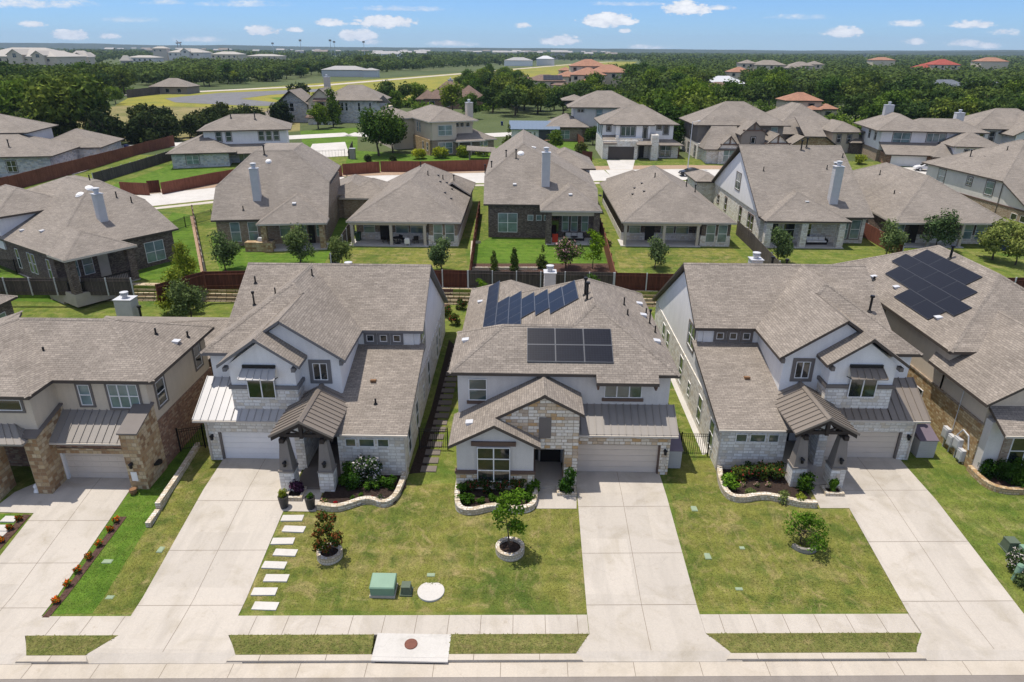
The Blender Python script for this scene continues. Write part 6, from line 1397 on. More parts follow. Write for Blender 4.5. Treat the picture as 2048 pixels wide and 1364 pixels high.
MB().box(x0+.15, x1-.15, 21.80, 21.975, -.16, -.045).build('slot', M['black'], H); MB().box(x0, x1, 21.78, 21.985, -.045, .033).build('lip', M['concrete2'], H)
o = MB().lathe((0,0,0), [(.29,-.02),(.29,.02),(.27,.03),(.25,.022),(.22,.03)], 30).build('manhole_cover', M['iron']); p = onz(822, 1288, .05); o.location = (p.x, p.y, .052); tag(o, 'rusty round iron manhole cover on the storm drain slab', 'manhole')
lid_spots = [((215,1123),'meter lid in the bright green lawn strip',.25,.18),((322,1099),'meter lid in the dry patch beside the left driveway',.15,.3),((862,1150),'small stone coloured lid above the round manhole',.2,.15),
             ((1415,1112),'green meter lid right of the middle driveway',.16,.3),((1484,1096),'small pale lid on the dry right lawn',.13,.13),((1388,1017),'green meter lid by the corner of the rose bed edging',.17,.3),
             ((1478,1178),'grey lid half hidden in grass near the pavement',.18,.12),((220,1195),'stone coloured lid near the pavement, left lawn',.18,.15)]
for q, lab, w, d in lid_spots:
    p = at(*q); o = MB().box(-w, w, -d*.8, d*.8, -.03, .012).box(-w*.85, w*.85, -d*.65, d*.65, .012, .025).build('meter_lid', M['util_lid']); o.location = (p.x, p.y, p.z+.008); tag(o, lab, 'utility lid')
def shed(px0, px1, z0, label, y):
    p = ony(px0, 930, y); q = ony(px1, 930, y); H = empty('utility_shed', ((p.x+q.x)/2, y, z0), label, 'storage shed', 'resin storage sheds beside garages')
    b = MB().box(p.x, q.x, y, y+1.0, z0, z0+1.25)
    for zz in np.arange(z0+.12, z0+1.2, .13): b.box(p.x-.012, q.x+.012, y-.012, y+1.012, zz, zz+.095)
    b.build('body', M['shed'], H); MB().hexa([(p.x-.06,y-.06,z0+1.25),(q.x+.06,y-.06,z0+1.25),(q.x+.06,y+1.3,z0+1.25),(p.x-.06,y+1.3,z0+1.25),(p.x-.06,y-.06,z0+1.3),(q.x+.06,y-.06,z0+1.3),(q.x+.06,y+1.3,z0+1.75),(p.x-.06,y+1.3,z0+1.75)]).build('lid', M['shedtop'], H)
shed(1335, 1361, .8, 'pale resin shed against the garage of the solar panel house', 35.9); shed(1828, 1862, .8, 'pale resin shed against the garage of the right hand white house', 37.5)
# planters and pots
def planter(px, label, r=.3, h=.75):
    p = at(*px); H = empty('planter', p, label, 'plant pot'); MB().lathe(p, [(r*.72,0),(r,h),(r*.86,h),(r*.8,h-.08)], 4 if False else 18).build('pot', M['terra'], H); return p
pl1 = planter((569,1014), 'tall black planter nearest the left driveway'); pl2 = planter((622,1016), 'tall black planter against the end of the bed edging')
p = at(268, 988); H = empty('clay_pot', p, 'small brown clay pot at the garage corner of the brown stone house', 'plant pot'); MB().lathe(p, [(.13,0),(.23,.2),(.2,.36),(.16,.34)], 14).build('pot', M['clay'], H)
p = at(76, 985); o = MB().lathe((0,0,0), [(.1,0),(.2,.1),(.12,.3),(.16,.45),(.05,.6)], 10).lathe((.22,.05,0), [(.08,0),(.14,.1),(.1,.22),(.03,.3)], 8).build('garden_ornament', M['white']); o.location = p; tag(o, 'white garden ornament beside the stone pier, left', 'ornament')
# tree rings
def ring(px, r, label, mat, arc=(0, 360), h=.34, soil=True):
    p = at(*px); H = empty('tree_ring', p, label, 'edging'); mb = MB(); n = 30
    for i in range(n):
        a, b = [math.radians(arc[0]+(arc[1]-arc[0])*k/n) for k in (i, i+1)]
        q = [(p.x+math.cos(a)*r, p.y+math.sin(a)*r), (p.x+math.cos(b)*r, p.y+math.sin(b)*r), (p.x+math.cos(b)*(r-.2), p.y+math.sin(b)*(r-.2)), (p.x+math.cos(a)*(r-.2), p.y+math.sin(a)*(r-.2))]
        mb.prism(q, p.z-.2, p.z+h)
    mb.build('stones', mat, H)
    if soil: MB().lathe(p, [(r-.18,-.1),(r-.18,h*.55),(r*.4,h*.75),(.1,h*.78)], 24).build('mulch', M['mulch'], H)
    return p
rg1 = ring((660,1112), .66, 'round stone ring under the rust tipped small tree', M['edge_stone']); rg2 = ring((1020,1102), .76, 'round stone ring under the young tree in the middle lawn', M['edge_stone'])
rg3 = ring((1606,1088), .75, 'half ring of grey edging blocks under the spreading young tree, right lawn', M['retain_grey'], (200, 330), .2, False)
# boulders, hydrant, lamp, bins
p = at(745, 345); H = empty('fire_hydrant', p, 'red fire hydrant on the gravel in front of the red fence', 'hydrant'); MB().lathe(p, [(.2,0),(.2,.06),(.13,.08),(.13,.6),(.17,.62),(.15,.75),(.05,.85)], 12).tube(p+Vector((-.26,0,.45)), p+Vector((.26,0,.45)), .07).build('body', M['red_tile'], H)
p = at(1383, 352) if False else Vector((31.5, 133.5, 3.9)); H = empty('street_lamp', p, 'tall pale street lamp behind the black car', 'street lamp')
MB().tube(p, p+Vector((0,0,8.6)), .11, .06, 10).build('pole', M['galv'], H); MB().tube(p+Vector((0,0,8.5)), p+Vector((.9,-.3,8.8)), .05, n=6).build('arm', M['galv'], H); MB().lathe(p+Vector((1.1,-.36,8.7)), [(.1,0),(.28,.04),(.25,.16),(.05,.2)], 10).build('lamp_head', M['galv'], H)
def bin_(px, label, mat):
    p = at(*px); H = empty('wheelie_bin', p, label, 'bin'); x, y, z = p
    MB().hexa([(x-.25,y-.3,z+.05),(x+.25,y-.3,z+.05),(x+.25,y+.3,z+.05),(x-.25,y+.3,z+.05),(x-.32,y-.38,z+1.0),(x+.32,y-.38,z+1.0),(x+.32,y+.38,z+1.0),(x-.32,y+.38,z+1.0)]).build('body', mat, H)
    MB().box(x-.34, x+.34, y-.42, y+.4, z+1.0, z+1.08).build('lid', mat, H)
    for s in (-.27, .27): MB().tube((x+s-.03,y+.32,z+.12), (x+s+.03,y+.32,z+.12), .12, n=10).build('wheel', M['black'], H)
BLUE = m_plain('bin_blue', (.02,.04,.16,1), .5); GRN = m_plain('bin_green', (.015,.06,.03,1), .5)
bin_((717,482), 'dark green wheelie bin on the low house patio', GRN); bin_((1984,500), 'green wheelie bin left of the blue one, right edge', GRN); bin_((2003,500), 'blue wheelie bin right of the green one, right edge', BLUE); bin_((1004,251), 'blue bin beside the side street', BLUE); bin_((254,300), 'blue bin on the far left driveway', BLUE)
p = at(706, 318); H = empty('garden_cabinet', p, 'grey upright garden cabinet on the far lawn', 'cabinet'); x, y, z = p; MB().box(x-.55, x+.55, y-.4, y+.4, z, z+2.0).build('body', M['metal_grey'], H); MB().box(x-.6, x+.6, y-.45, y+.45, z+2, z+2.1).build('lid', M['galv'], H)
# stone grill island
p = at(527, 500); H = empty('grill_island', (p.x, p.y-1.0, 3), 'stone clad outdoor grill island on the lawn edge', 'grill'); x, y = p.x, p.y-.8
MB().box(x-1.8, x+1.4, y, y+1.0, 2.5, 4.0).build('base', M['stone_tan'], H); MB().box(x-.7, x+1.2, y+.8, y+1.6, 4.0, 4.08).build('counter', M['trim'], H); MB().box(x-.4, x+.6, y+.5, y+1.0, 4.02, 4.4).build('grill', M['galv'], H)
# patio furniture
def chair(x, y, z, rz, mat, label, group):
    H = empty('garden_chair', (x, y, z), label, 'chair', group)
    b = MB().box(x-.3, x+.3, y-.3, y+.3, z+.38, z+.46); b.build('seat', mat, H); MB().box(x-.3, x+.3, y+.24, y+.31, z+.46, z+.95).build('backrest', mat, H)
    for sx in (-.26,.26):
        for sy_ in (-.26,.26): MB().box(x+sx-.025, x+sx+.025, y+sy_-.025, y+sy_+.025, z, z+.38).build('leg', mat, H)
    H.rotation_euler.z = rz; return H
CU = m_plain('outdoor_cushion', (.55,.54,.52,1), .9)
def sofa(x, y, z, w, label, mat, cus):
    H = empty('garden_sofa', (x, y, z), label, 'sofa'); MB().box(x-w/2, x+w/2, y-.4, y+.4, z, z+.3).build('base', mat, H)
    n = int(w/.75)
    for i in range(n):
        a = x-w/2+.12+i*(w-.24)/n; MB().box(a+.01, a+(w-.24)/n-.01, y-.4, y+.25, z+.3, z+.46).build('seat_cushion', cus, H); MB().box(a+.03, a+(w-.24)/n-.03, y+.12, y+.3, z+.46, z+.85).build('back_cushion', cus, H)
    MB().box(x-w/2, x+w/2, y+.3, y+.42, z+.3, z+.8).build('backrest', mat, H)
    for s in (-1, 1): MB().box(x+s*w/2-.06, x+s*w/2+.06, y-.4, y+.4, z+.3, z+.62).build('armrest', mat, H)
sofa(6.4, 82.3, 3.1, 2.4, 'dark sofa with patterned pale cushions on the dark brick house patio', M['door'], CU); sofa(35.6, 81.6, 3.1, 2.6, 'black sofa with white cushions on the white gabled house patio', M['door'], M['white'])
REDT = m_plain('red_cloth', (.6,.06,.03,1), .9)
o = MB().box(-.35,.35,-.03,.03,0,1.05).box(-.3,.3,.03,.3,.9,.95).build('red_towel', REDT); o.location = (4.0, 81.0, 3.1); tag(o, 'bright red towel hanging on the dark brick house patio', 'towel')
for i, (x, y, r) in enumerate(((-16.5,80.2,.4),(-15.6,79.6,1.2),(-14.4,80.4,2.5),(-12.8,80.0,3.6))): chair(x, y, 3.1, r, M['door'], 'dark garden chair on the cluttered low house patio', 'dark chairs on the cluttered patio')
def gtable(x, y, z, r, mat, label):
    H = empty('garden_table', (x, y, z), label, 'table'); MB().lathe((x,y,z+.68), [(r,0),(r,.05)], 20).build('table_top', mat, H); MB().lathe((x,y,z), [(r*.6,0),(r*.5,.04),(.05,.08),(.05,.68)], 12).build('pedestal', mat, H)
gtable(-14.9, 79.8, 3.1, .6, M['door'], 'round dark table among chairs on the cluttered patio'); gtable(6.3, 81.0, 3.1, .45, M['door'], 'low round table in front of the dark sofa')
o = MB().box(-.3,.3,-.25,.25,.25,.8).box(-.25,.25,-.2,.2,.8,.9).tube((-.2,0,0),(-.2,0,.25),.04).tube((.2,0,0),(.2,0,.25),.04).build('cooler', M['white']); o.location = (-13.6, 78.9, 3.1); tag(o, 'white cooler box at the front of the cluttered patio', 'cooler')
gtable(5.6, 162, 4.9, .8, M['clay'], 'round fire table in front of the black and white house')
for i in range(4): a = i*1.57+.4; chair(5.6+math.cos(a)*1.7, 162+math.sin(a)*1.7, 4.75, a-1.57, M['door'], 'dark chair around the round fire table', 'chairs around the fire table')
# stone edged garden beds of the dark brick garden
o = MB(); 
for q in (((942,488),(958,487)),((942,487),(940,541)),((940,541),(1075,541))):
    a, b = [at(*v) for v in q]; o.slab([a, b, b+Vector((.22,.0,0)) if abs(a.x-b.x) < 1 else b+Vector((0,.22,0)), a+Vector((.22,0,0)) if abs(a.x-b.x) < 1 else a+Vector((0,.22,0))], (0,0,.35))
o = o.build('garden_edging', M['edge_stone']); tag(o, 'low pale stone edging round the dark brick house lawn', 'edging')
# ================================================================ CARS
def car(p, rz, paint, label):
    H = empty('parked_car', p, label, 'car')
    # side outline (along x, height z) lofted across three half widths
    prof_ = [(-2.30,.35),(-2.33,.62),(-2.18,.86),(-1.75,.98),(-1.25,1.20),(-.55,1.42),(.1,1.44),(.75,1.28),(1.30,.98),(1.95,.84),(2.25,.66),(2.30,.40)]
    def wid(x, z): return (.90-.10*max(0,(abs(x)-1.6)))*(1.0 if z < .9 else 1-.42*(z-.9)/.54*.75)
    V = []; F = []
    n = len(prof_)
    for s in (-1, 1):
        for x, z in prof_: V.append((x, s*wid(x, z), z))
    low = [(-2.2,.22),(2.2,.22)]
    F += [[i, i+1, n+i+1, n+i] for i in range(n-1)]+[list(range(n))[::-1], [n+i for i in range(n)], [0, n, 2*n-1, n-1]]
    me = MB().add(V, F); body = me.build('body', paint, H, world=False); bv = body.modifiers.new('bev', 'BEVEL'); bv.width = .05; bv.segments = 2; bv.limit_method = 'ANGLE'
    gl = MB()
    for s in (-1, 1):
        k = .012*s
        gl.poly([(-1.35,s*(wid(-1.3,1.0)+.006),1.0),(1.05,s*(wid(1.05,1.0)+.006),1.0),(.62,s*(wid(.6,1.28)+.012),1.29),(-.5,s*(wid(-.5,1.37)+.012),1.37),(-.95,s*(wid(-.95,1.24)+.012),1.25)])
    gl.poly([(.78,-.55,1.275),(.78,.55,1.275),(1.28,.66,1.0),(1.28,-.66,1.0)]); gl.poly([(-.62,-.52,1.405),(-.62,.52,1.405),(-1.68,.66,1.01),(-1.68,-.66,1.01)])
    gl = MB().add([(x, y, z+.014) for x, y, z in gl.v], gl.f); gl.build('windows', M['glass'], H, world=False)
    for x in (-1.42, 1.42):
        for s in (-1, 1):
            t = MB().tube((x, s*.70, .34), (x, s*.915, .34), .34, n=18).build('wheel', M['black'], H, world=False)
            MB().tube((x, s*.90, .34), (x, s*.925, .34), .22, n=10).build('rim', M['galv'], t, world=False)
    for s in (-1, 1):
        MB().box(2.18, 2.27, s*.5-.16, s*.5+.16, .62, .74).build('headlight', M['white'], H, world=False); MB().box(-2.33, -2.22, s*.55-.17, s*.55+.17, .68, .80).build('tail_light', M['red_tile'], H, world=False)
        MB().box(.8, .98, s*.88, s*1.02, .95, 1.08).build('wing_mirror', paint, H, world=False)
    H.rotation_euler.z = rz; return H
CP = m_plain('car_black', (.012,.014,.02,1), .18, .6, .03); CWt = m_plain('car_white', (.72,.72,.73,1), .2, .5, .03)
p = at(1384, 353); car((p.x, p.y+.6, tz(p.y)+.03), math.radians(184), CP, 'glossy black saloon car parked on the back street by the lamp')
p = at(1856, 343); car((p.x, p.y+.5, tz(p.y)+.05), math.radians(168), CWt, 'white hatchback car on the driveway of the white and brick house')
def farcar(px, py, m, lab): p = onz(px, py, 5.05); car(p, random.Random(px).uniform(0, 3), m, lab)
# floodlight masts and water tower on the skyline
for px, top, y, lab in ((600,80,1500,'floodlight mast on the skyline, left of the pair'),(660,80,1500,'left mast of the pair on the skyline'),(668,83,1560,'right mast of the pair on the skyline'),(727,83,1500,'lone mast on the skyline right of the pair'),(545,86,1600,'faint mast left of all the others on the skyline')):
    q = ony(px, top, y); H = empty('floodlight_mast', (q.x, y, 5), lab, 'mast'); MB().tube((q.x,y,4),(q.x,y,q.z),.7,.4,8).build('pole', M['galv'], H); MB().box(q.x-2.5,q.x+2.5,y-.5,y+.5,q.z-2.5,q.z+1).build('lamp_bank', M['metal_grey'], H)
q = ony(357, 84, 3200); H = empty('radar_tower', (q.x, 3200, 20), 'blue grey lattice tower on the hill crest, left', 'tower'); mb = MB()
for sx in (-9, 9): mb.tube((q.x+sx,3200,20),(q.x+sx*.5,3200,q.z),1.8)
mb.tube((q.x-12,3200,q.z-4),(q.x+12,3200,q.z-2),3); mb.tube((q.x-9,3200,q.z+6),(q.x+9,3200,q.z-10),1.6); mb.build('lattice', M['metal_grey'], H)
# ================================================================ FOLIAGE
def leaves(rng, blobs, n, size, shell=.55, up=.25, asp=.55, jit=.6):
    """leaf-sized diamond faces scattered through a set of ellipsoid clumps; returns verts, faces arrays"""
    bl = np.array(blobs, float); vol = bl[:,3]*bl[:,4]*bl[:,5]; pr = vol**.8; pr /= pr.sum()
    k = rng.choice(len(bl), n, p=pr); d = rng.normal(size=(n,3)); d /= np.linalg.norm(d, axis=1)[:,None]
    r = shell+(1-shell)*rng.random(n)**.7
    # ragged surface: push radius in and out by direction noise
    r = r*(1+.16*np.sin(d[:,0]*7+k)+.14*np.sin(d[:,1]*9+2*k)+.12*np.sin(d[:,2]*8+3*k)) 
    P = bl[k,:3]+d*bl[k,3:6]*r[:,None]
    N = d*.8+rng.normal(size=(n,3))*jit+np.array([0,0,up]); N /= np.linalg.norm(N, axis=1)[:,None]
    T = np.cross(N, rng.normal(size=(n,3))); T /= np.linalg.norm(T, axis=1)[:,None]; B = np.cross(N, T)
    s = (size*(.6+.8*rng.random(n)))[:,None]
    V = np.stack([P-T*s, P-B*s*asp, P+T*s, P+B*s*asp], 1).reshape(-1, 3); return V
def mesh_from(V, name, mats, extra=None):
    n = len(V)//4; me = bpy.data.meshes.new(name)
    ev, ef = (extra.v, extra.f) if extra else ([], [])
    nv = len(V)+len(ev); me.vertices.add(nv)
    co = np.zeros((nv,3), np.float32); co[:len(V)] = V
    if ev: co[len(V):] = np.array(ev, np.float32)
    me.vertices.foreach_set('co', co.ravel())
    lens = [4]*n+[len(f) for f in ef]; loops = list(range(4*n))
    for f in ef: loops += [len(V)+i for i in f]
    me.loops.add(len(loops)); me.loops.foreach_set('vertex_index', loops); me.polygons.add(len(lens))
    st = np.concatenate([[0], np.cumsum(lens)[:-1]]).astype(np.int32); me.polygons.foreach_set('loop_start', st); me.polygons.foreach_set('loop_total', np.array(lens, np.int32))
    for m in mats: me.materials.append(m)
    me.polygons.foreach_set('material_index', [0]*n+[1]*len(ef)); me.update(calc_edges=True); return me
def trunk_mb(rng, h, r, spread, lean=.08, nb=6, multi=1):
    mb = MB()
    for m in range(multi):
        a0 = rng.random()*6.28; base = Vector((math.cos(a0)*.15*(multi > 1), math.sin(a0)*.15*(multi > 1), -.15))
        p = base; rr_ = r/(1 if multi == 1 else 1.4); k = 4; pts = [p]
        for i in range(k):
            q = p+Vector((rng.normal()*lean*h/k+math.cos(a0)*.12*h/k*(multi > 1), rng.normal()*lean*h/k+math.sin(a0)*.12*h/k*(multi > 1), h/k)); r1 = rr_*(1-.16*(i+1)); mb.tube(p, q, rr_, r1, 7); p = q; rr_ = r1; pts.append(q)
        for j in range(nb):
            t = .45+.55*rng.random(); i = min(k-1, int(t*k)); s = pts[i].lerp(pts[i+1], t*k-i); a = rng.random()*6.28
            e = s+Vector((math.cos(a)*spread*.6, math.sin(a)*spread*.6, spread*(.35+.4*rng.random()))); md = s.lerp(e, .5)+Vector((0,0,-.08*spread))
            mb.tube(s, md, r*.45, r*.32, 5); mb.tube(md, e, r*.32, r*.12, 5)
    return mb
def crown_blobs(rng, n, R, h0, h1, kind):
    out = []
    for i in range(n):
        a = rng.random()*6.28; t = rng.random()
        if kind == 'oak': rad = R*(.25+.6*math.sqrt(rng.random())); z = h0+(h1-h0)*(.25+.6*rng.random()*(1-.45*(rad/R)**2)); s = R*(.30+.22*rng.random()); out.append((math.cos(a)*rad, math.sin(a)*rad, z, s, s, s*.68))
        elif kind == 'upright': z = h0+(h1-h0)*(.1+.85*t); rad = R*(.12+.5*rng.random())*(1-.6*t); s = R*(.42+.25*rng.random())*(1-.35*t); out.append((math.cos(a)*rad, math.sin(a)*rad, z, s, s, s*1.1))
        elif kind == 'cone': z = h0+(h1-h0)*t*.9; rad = R*(.5*rng.random())*(1-t); s = R*(.55-.4*t); out.append((math.cos(a)*rad, math.sin(a)*rad, z, s, s, s*1.2))
        elif kind == 'airy': z = h0+(h1-h0)*(.05+.92*t); rad = R*(.25+.75*rng.random())*(1-.75*abs(t-.35)); s = R*(.20+.16*rng.random()); out.append((math.cos(a)*rad, math.sin(a)*rad, z, s, s, s*1.0))
        else: rad = R*.6*math.sqrt(rng.random()); z = h0+(h1-h0)*(.15+.7*rng.random()*(1-.4*(rad/R)**2)); s = R*(.34+.22*rng.random()); out.append((math.cos(a)*rad, math.sin(a)*rad, z, s, s, s*.85))
    return out
VAR = {}
def variant(key, seed, kind, R, h0, h1, nb, n, leaf, mat, th, tr, multi=1, shell=.5):
    rng = np.random.default_rng(seed)
    bl = crown_blobs(rng, nb, R, h0, h1, kind); V = leaves(rng, bl, n, leaf, shell)
    VAR[key] = (mesh_from(V, 'crown', [mat]), trunk_mb(rng, th, tr, R, multi=multi).v, None, mat)
    tb = trunk_mb(np.random.default_rng(seed), th, tr, R, nb=6, multi=multi)
    tm = bpy.data.meshes.new('trunk'); tm.from_pydata([tuple(v) for v in tb.v], [], tb.f); tm.materials.append(M['bark']); tm.update()
    VAR[key] = (VAR[key][0], tm, mesh_from(V, 'tree', [mat, M['bark']], tb))
L_ = M
for s in range(4): variant('oak%d' % s, 10+s, 'oak', 4.4, 2.0, 7.4, 15, 2600, .34, M['leaf_oak'], 3.6, .30)
for s in range(3): variant('mid%d' % s, 20+s, 'round', 3.6, 1.8, 7.6, 14, 2400, .30, M['leaf_mid'], 3.8, .24)
for s in range(2): variant('ced%d' % s, 30+s, 'round', 2.9, .3, 5.4, 13, 2200, .28, M['leaf_cedar'], 3.0, .2, 2)
for s in range(2): variant('lime%d' % s, 40+s, 'round', 3.0, 1.5, 6.5, 12, 1800, .28, M['leaf_lime'], 3.2, .2)
variant('bigoak', 50, 'round', 5.2, 3.2, 10.6, 22, 6500, .30, M['leaf_mid'], 5.2, .28)
for s in range(3): variant('sage%d' % s, 60+s, 'round', 1.7, .7, 3.9, 12, 2600, .12, M['leaf_sage'], 2.0, .09)
for s in range(2): variant('yng%d' % s, 70+s, 'airy', 1.25, .9, 3.9, 26, 1500, .095, M['leaf_bright'], 2.9, .055)
variant('yel', 75, 'upright', 1.7, .6, 4.2, 14, 2200, .14, M['leaf_lime'], 2.4, .08)
variant('rust', 76, 'airy', 1.0, .5, 3.0, 24, 1900, .095, M['leaf_rust'], 2.0, .05, 3)
variant('vase', 77, 'airy', 1.6, .35, 2.5, 24, 1500, .10, M['leaf_bright'], 1.6, .045, 4)
for s in range(2): variant('cone%d' % s, 80+s, 'cone', .9, .2, 2.9, 9, 1500, .10, M['leaf_oak'], 1.6, .05)
variant('tallcone', 83, 'upright', 2.6, .8, 10, 16, 2600, .28, M['leaf_mid'], 6, .2)
variant('crape', 84, 'round', 1.9, .9, 3.8, 12, 2800, .12, M['leaf_pink'], 2.0, .06, 4)
def tree(name, p, key, s, label, cat='tree', group=None, rz=None, parts=True, sz=1.0):
    crown, tr, one = VAR[key]; rng = random.Random(int(p[0]*91+p[1]*57)); rz = rng.uniform(0, 6.28) if rz is None else rz
    if parts:
        H = bpy.data.objects.new(name, None); C.objects.link(H); H.empty_display_size = .3
        for nm, me in (('trunk', tr), ('crown', crown)):
            o = bpy.data.objects.new(nm, me); C.objects.link(o); o.parent = H
    else:
        H = bpy.data.objects.new(name, one); C.objects.link(H)
    H.location = p; H.rotation_euler.z = rz; H.scale = (s, s, s*sz); tag(H, label, cat, group); return H
# ---- front gardens
q = (rg2.x, rg2.y, rg2.z+.2); tree('young_tree', q, 'yng0', .92, 'slim young tree with thin trunk in the stone ring of the middle lawn', rz=.5)
tree('young_tree', (rg1.x, rg1.y, rg1.z+.15), 'rust', .80, 'small tree with rust coloured tips in the stone ring of the left lawn')
tree('young_tree', (rg3.x, rg3.y, rg3.z), 'vase', .74, 'spreading low young tree on the right lawn')
def shrub_mesh(seed, R, h, n, leaf, mat, kind='round'):
    rng = np.random.default_rng(seed); bl = crown_blobs(rng, 9, R, .02, h, kind); return mesh_from(leaves(rng, bl, n, leaf, .6), 'shrub', [mat])
SHR = {'box': shrub_mesh(1, .5, .85, 1100, .055, M['leaf_box']), 'bright': shrub_mesh(2, .38, .62, 600, .06, M['leaf_bright']), 'rose': shrub_mesh(3, .62, 1.1, 1100, .07, M['leaf_rose']),
       'white': shrub_mesh(4, .95, 2.1, 2400, .08, M['leaf_white']), 'dark': shrub_mesh(5, .7, 1.5, 1300, .075, M['leaf_box']), 'purple': shrub_mesh(6, .5, .6, 800, .07, M['leaf_purple']),
       'orange': shrub_mesh(7, .2, .3, 200, .06, M['leaf_orange']), 'crimson': shrub_mesh(8, .22, .35, 220, .05, M['leaf_crimson']), 'sage': shrub_mesh(9, .45, .5, 600, .06, M['leaf_sage']),
       'lime': shrub_mesh(10, .45, .55, 700, .06, M['leaf_lime']), 'big': shrub_mesh(11, 1.3, 1.6, 2200, .11, M['leaf_mid']), 'pink': shrub_mesh(12, .4, .5, 500, .06, M['leaf_pink']), 'bush': shrub_mesh(13, 1.5, 1.9, 1500, .16, M['leaf_cedar']), 'bushg': shrub_mesh(14, 1.5, 1.8, 1500, .16, M['leaf_lime'])}
def shrub(px, key, s, label, group=None, p=None, name='shrub', sz=1.0):
    p = p or at(*px); o = bpy.data.objects.new(name, SHR[key]); C.objects.link(o); o.location = (p[0], p[1], p[2]+.06); o.scale = (s, s, s*sz); o.rotation_euler.z = random.Random(int(p[0]*131+p[1]*17)).uniform(0, 6.3); tag(o, label, 'shrub' if name == 'shrub' else 'flower', group); return o
gm = 'shrubs in the bed under the big window'
for px, k, s, lab in (((925,985),'bright',1.1,'bright shrub at the back left of the middle bed'),((925,1005),'bright',1.0,'bright shrub at the front left corner of the middle bed'),((938,1008),'bright',.95,'bright shrub second from the left in front of the middle bed'),((962,1008),'bright',.7,'small upright shrub mid front of the middle bed'),((985,1003),'bright',.75,'small bright shrub beside the young tree in the middle bed'),((1030,1010),'bright',1.05,'bright shrub right of the young tree in the middle bed'),((1060,1005),'bright',1.0,'bright shrub at the right front of the middle bed'),((1064,985),'bright',1.3,'taller bright shrub at the porch end of the middle bed'),
                      ((945,982),'rose',.8,'leftmost rose bush against the stone base'),((972,981),'rose',.9,'second rose bush under the big window'),((1003,983),'rose',.85,'third rose bush under the big window'),((1035,983),'rose',.9,'rose bush at the porch end under the big window')):
    shrub(px, k, s, lab, gm)
gl_ = 'shrubs in the bed of the left white house'
shrub((738,968), 'white', .95, 'large shrub covered in white flowers beside the left white house', gl_); shrub((692,968), 'dark', .95, 'dark shrub against the porch column of the left white house', gl_); shrub((712,978), 'dark', .8, 'dark shrub in front of the white flowering one', gl_)
for px, s, lab in (((740,978),1.0,'left clipped box ball of three'),((756,976),1.05,'middle clipped box ball of three'),((779,975),1.15,'right clipped box ball of three, slightly apart')): shrub(px, 'bright', s*1.15, lab, gl_)
for px, k, lab in (((672,1010),'crimson','crimson flower clump left in the mulch'),((742,1000),'crimson','crimson flower clump right in the mulch'),((648,1012),'pink','pale pink clump at the left end of the mulch'),((762,1004),'pink','lilac clump near the edging bend'),((705,1000),'bright','tiny green plant mid mulch'),((722,994),'bright','tiny green plant behind the crimson clump')): shrub(px, k, .75 if k != 'bright' else .4, lab, 'small flowers in the left mulch', name='flower_clump')
gr = 'shrubs in the rose bed at right'
for px, k, s, lab in (((1475,960),'rose',.95,'leftmost red rose bush at right'),((1500,957),'rose',1.0,'second red rose bush at right'),((1528,956),'rose',1.0,'third red rose bush at right'),((1550,958),'rose',1.05,'red rose bush nearest the right hand porch'),((1458,978),'bright',1.5,'upright green shrub at the left end of the rose bed'),((1602,980),'box',1.35,'round dark boxwood by the right hand porch'),((1597,1004),'lime',.9,'lime green mound at the edging of the rose bed'),((1565,1002),'sage',1.0,'grey green mound left of the lime one'),((1500,990),'sage',.7,'low grey green clump along the rose bed edging'),((1448,965),'bright',.8,'small shrub at the wall end of the rose bed')): shrub(px, k, s, lab, gr)
for px in ((1485,975),(1512,975),(1535,975)): shrub(px, 'pink', .55, 'small pink flower clump in the rose bed mulch', 'pink clumps in the rose bed', name='flower_clump')
for px, s, lab in (((1975,955),1.4,'dark shrub at the left of the golden edged bed'),((2000,965),1.5,'dark shrub in the middle of the golden edged bed'),((2030,955),1.6,'dark shrub at the back right of the golden edged bed'),((2035,975),1.4,'dark shrub at the front right of the golden edged bed'),((1958,945),.7,'small yellowish shrub at the tip of the golden edged bed')): shrub(px, 'box' if s > 1 else 'lime', s, lab, 'shrubs in the golden edged bed')
shrub((2030,1140), 'white', .6, 'pale flowering shrub around the green utility boxes', None); shrub((2044,1170), 'sage', 1.1, 'low grey shrub at the right edge below the marker post')
shrub(None, 'dark', .85, 'slim dark rose trained against the stone pier', None, (b1.x, b1.y, b1.z+.1), sz=1.3); shrub(None, 'bright', .75, 'small conifer in the square planter of the right porch', None, (b2.x, b2.y, b2.z+.1), sz=2.0); shrub(None, 'purple', 1.1, 'mound of purple foliage in the left stone planter', None, (b3.x, b3.y, b3.z+.1))
shrub(None, 'lime', .6, 'spiky lime plant in the black planter nearest the driveway', None, (pl1.x, pl1.y, pl1.z+.62), sz=1.5); shrub(None, 'bright', .55, 'green plant in the black planter against the edging', None, (pl2.x, pl2.y, pl2.z+.62))
for i, px in enumerate(((234,1045),(220,1063),(200,1092),(178,1118),(157,1145),(137,1172),(113,1206),(38,1042),(20,1060),(2,1085))): shrub(px, 'orange', 1.0, 'orange flower clump in the brown mulch strip along the far left driveway', 'orange flowers along the far left driveway', name='flower_clump')
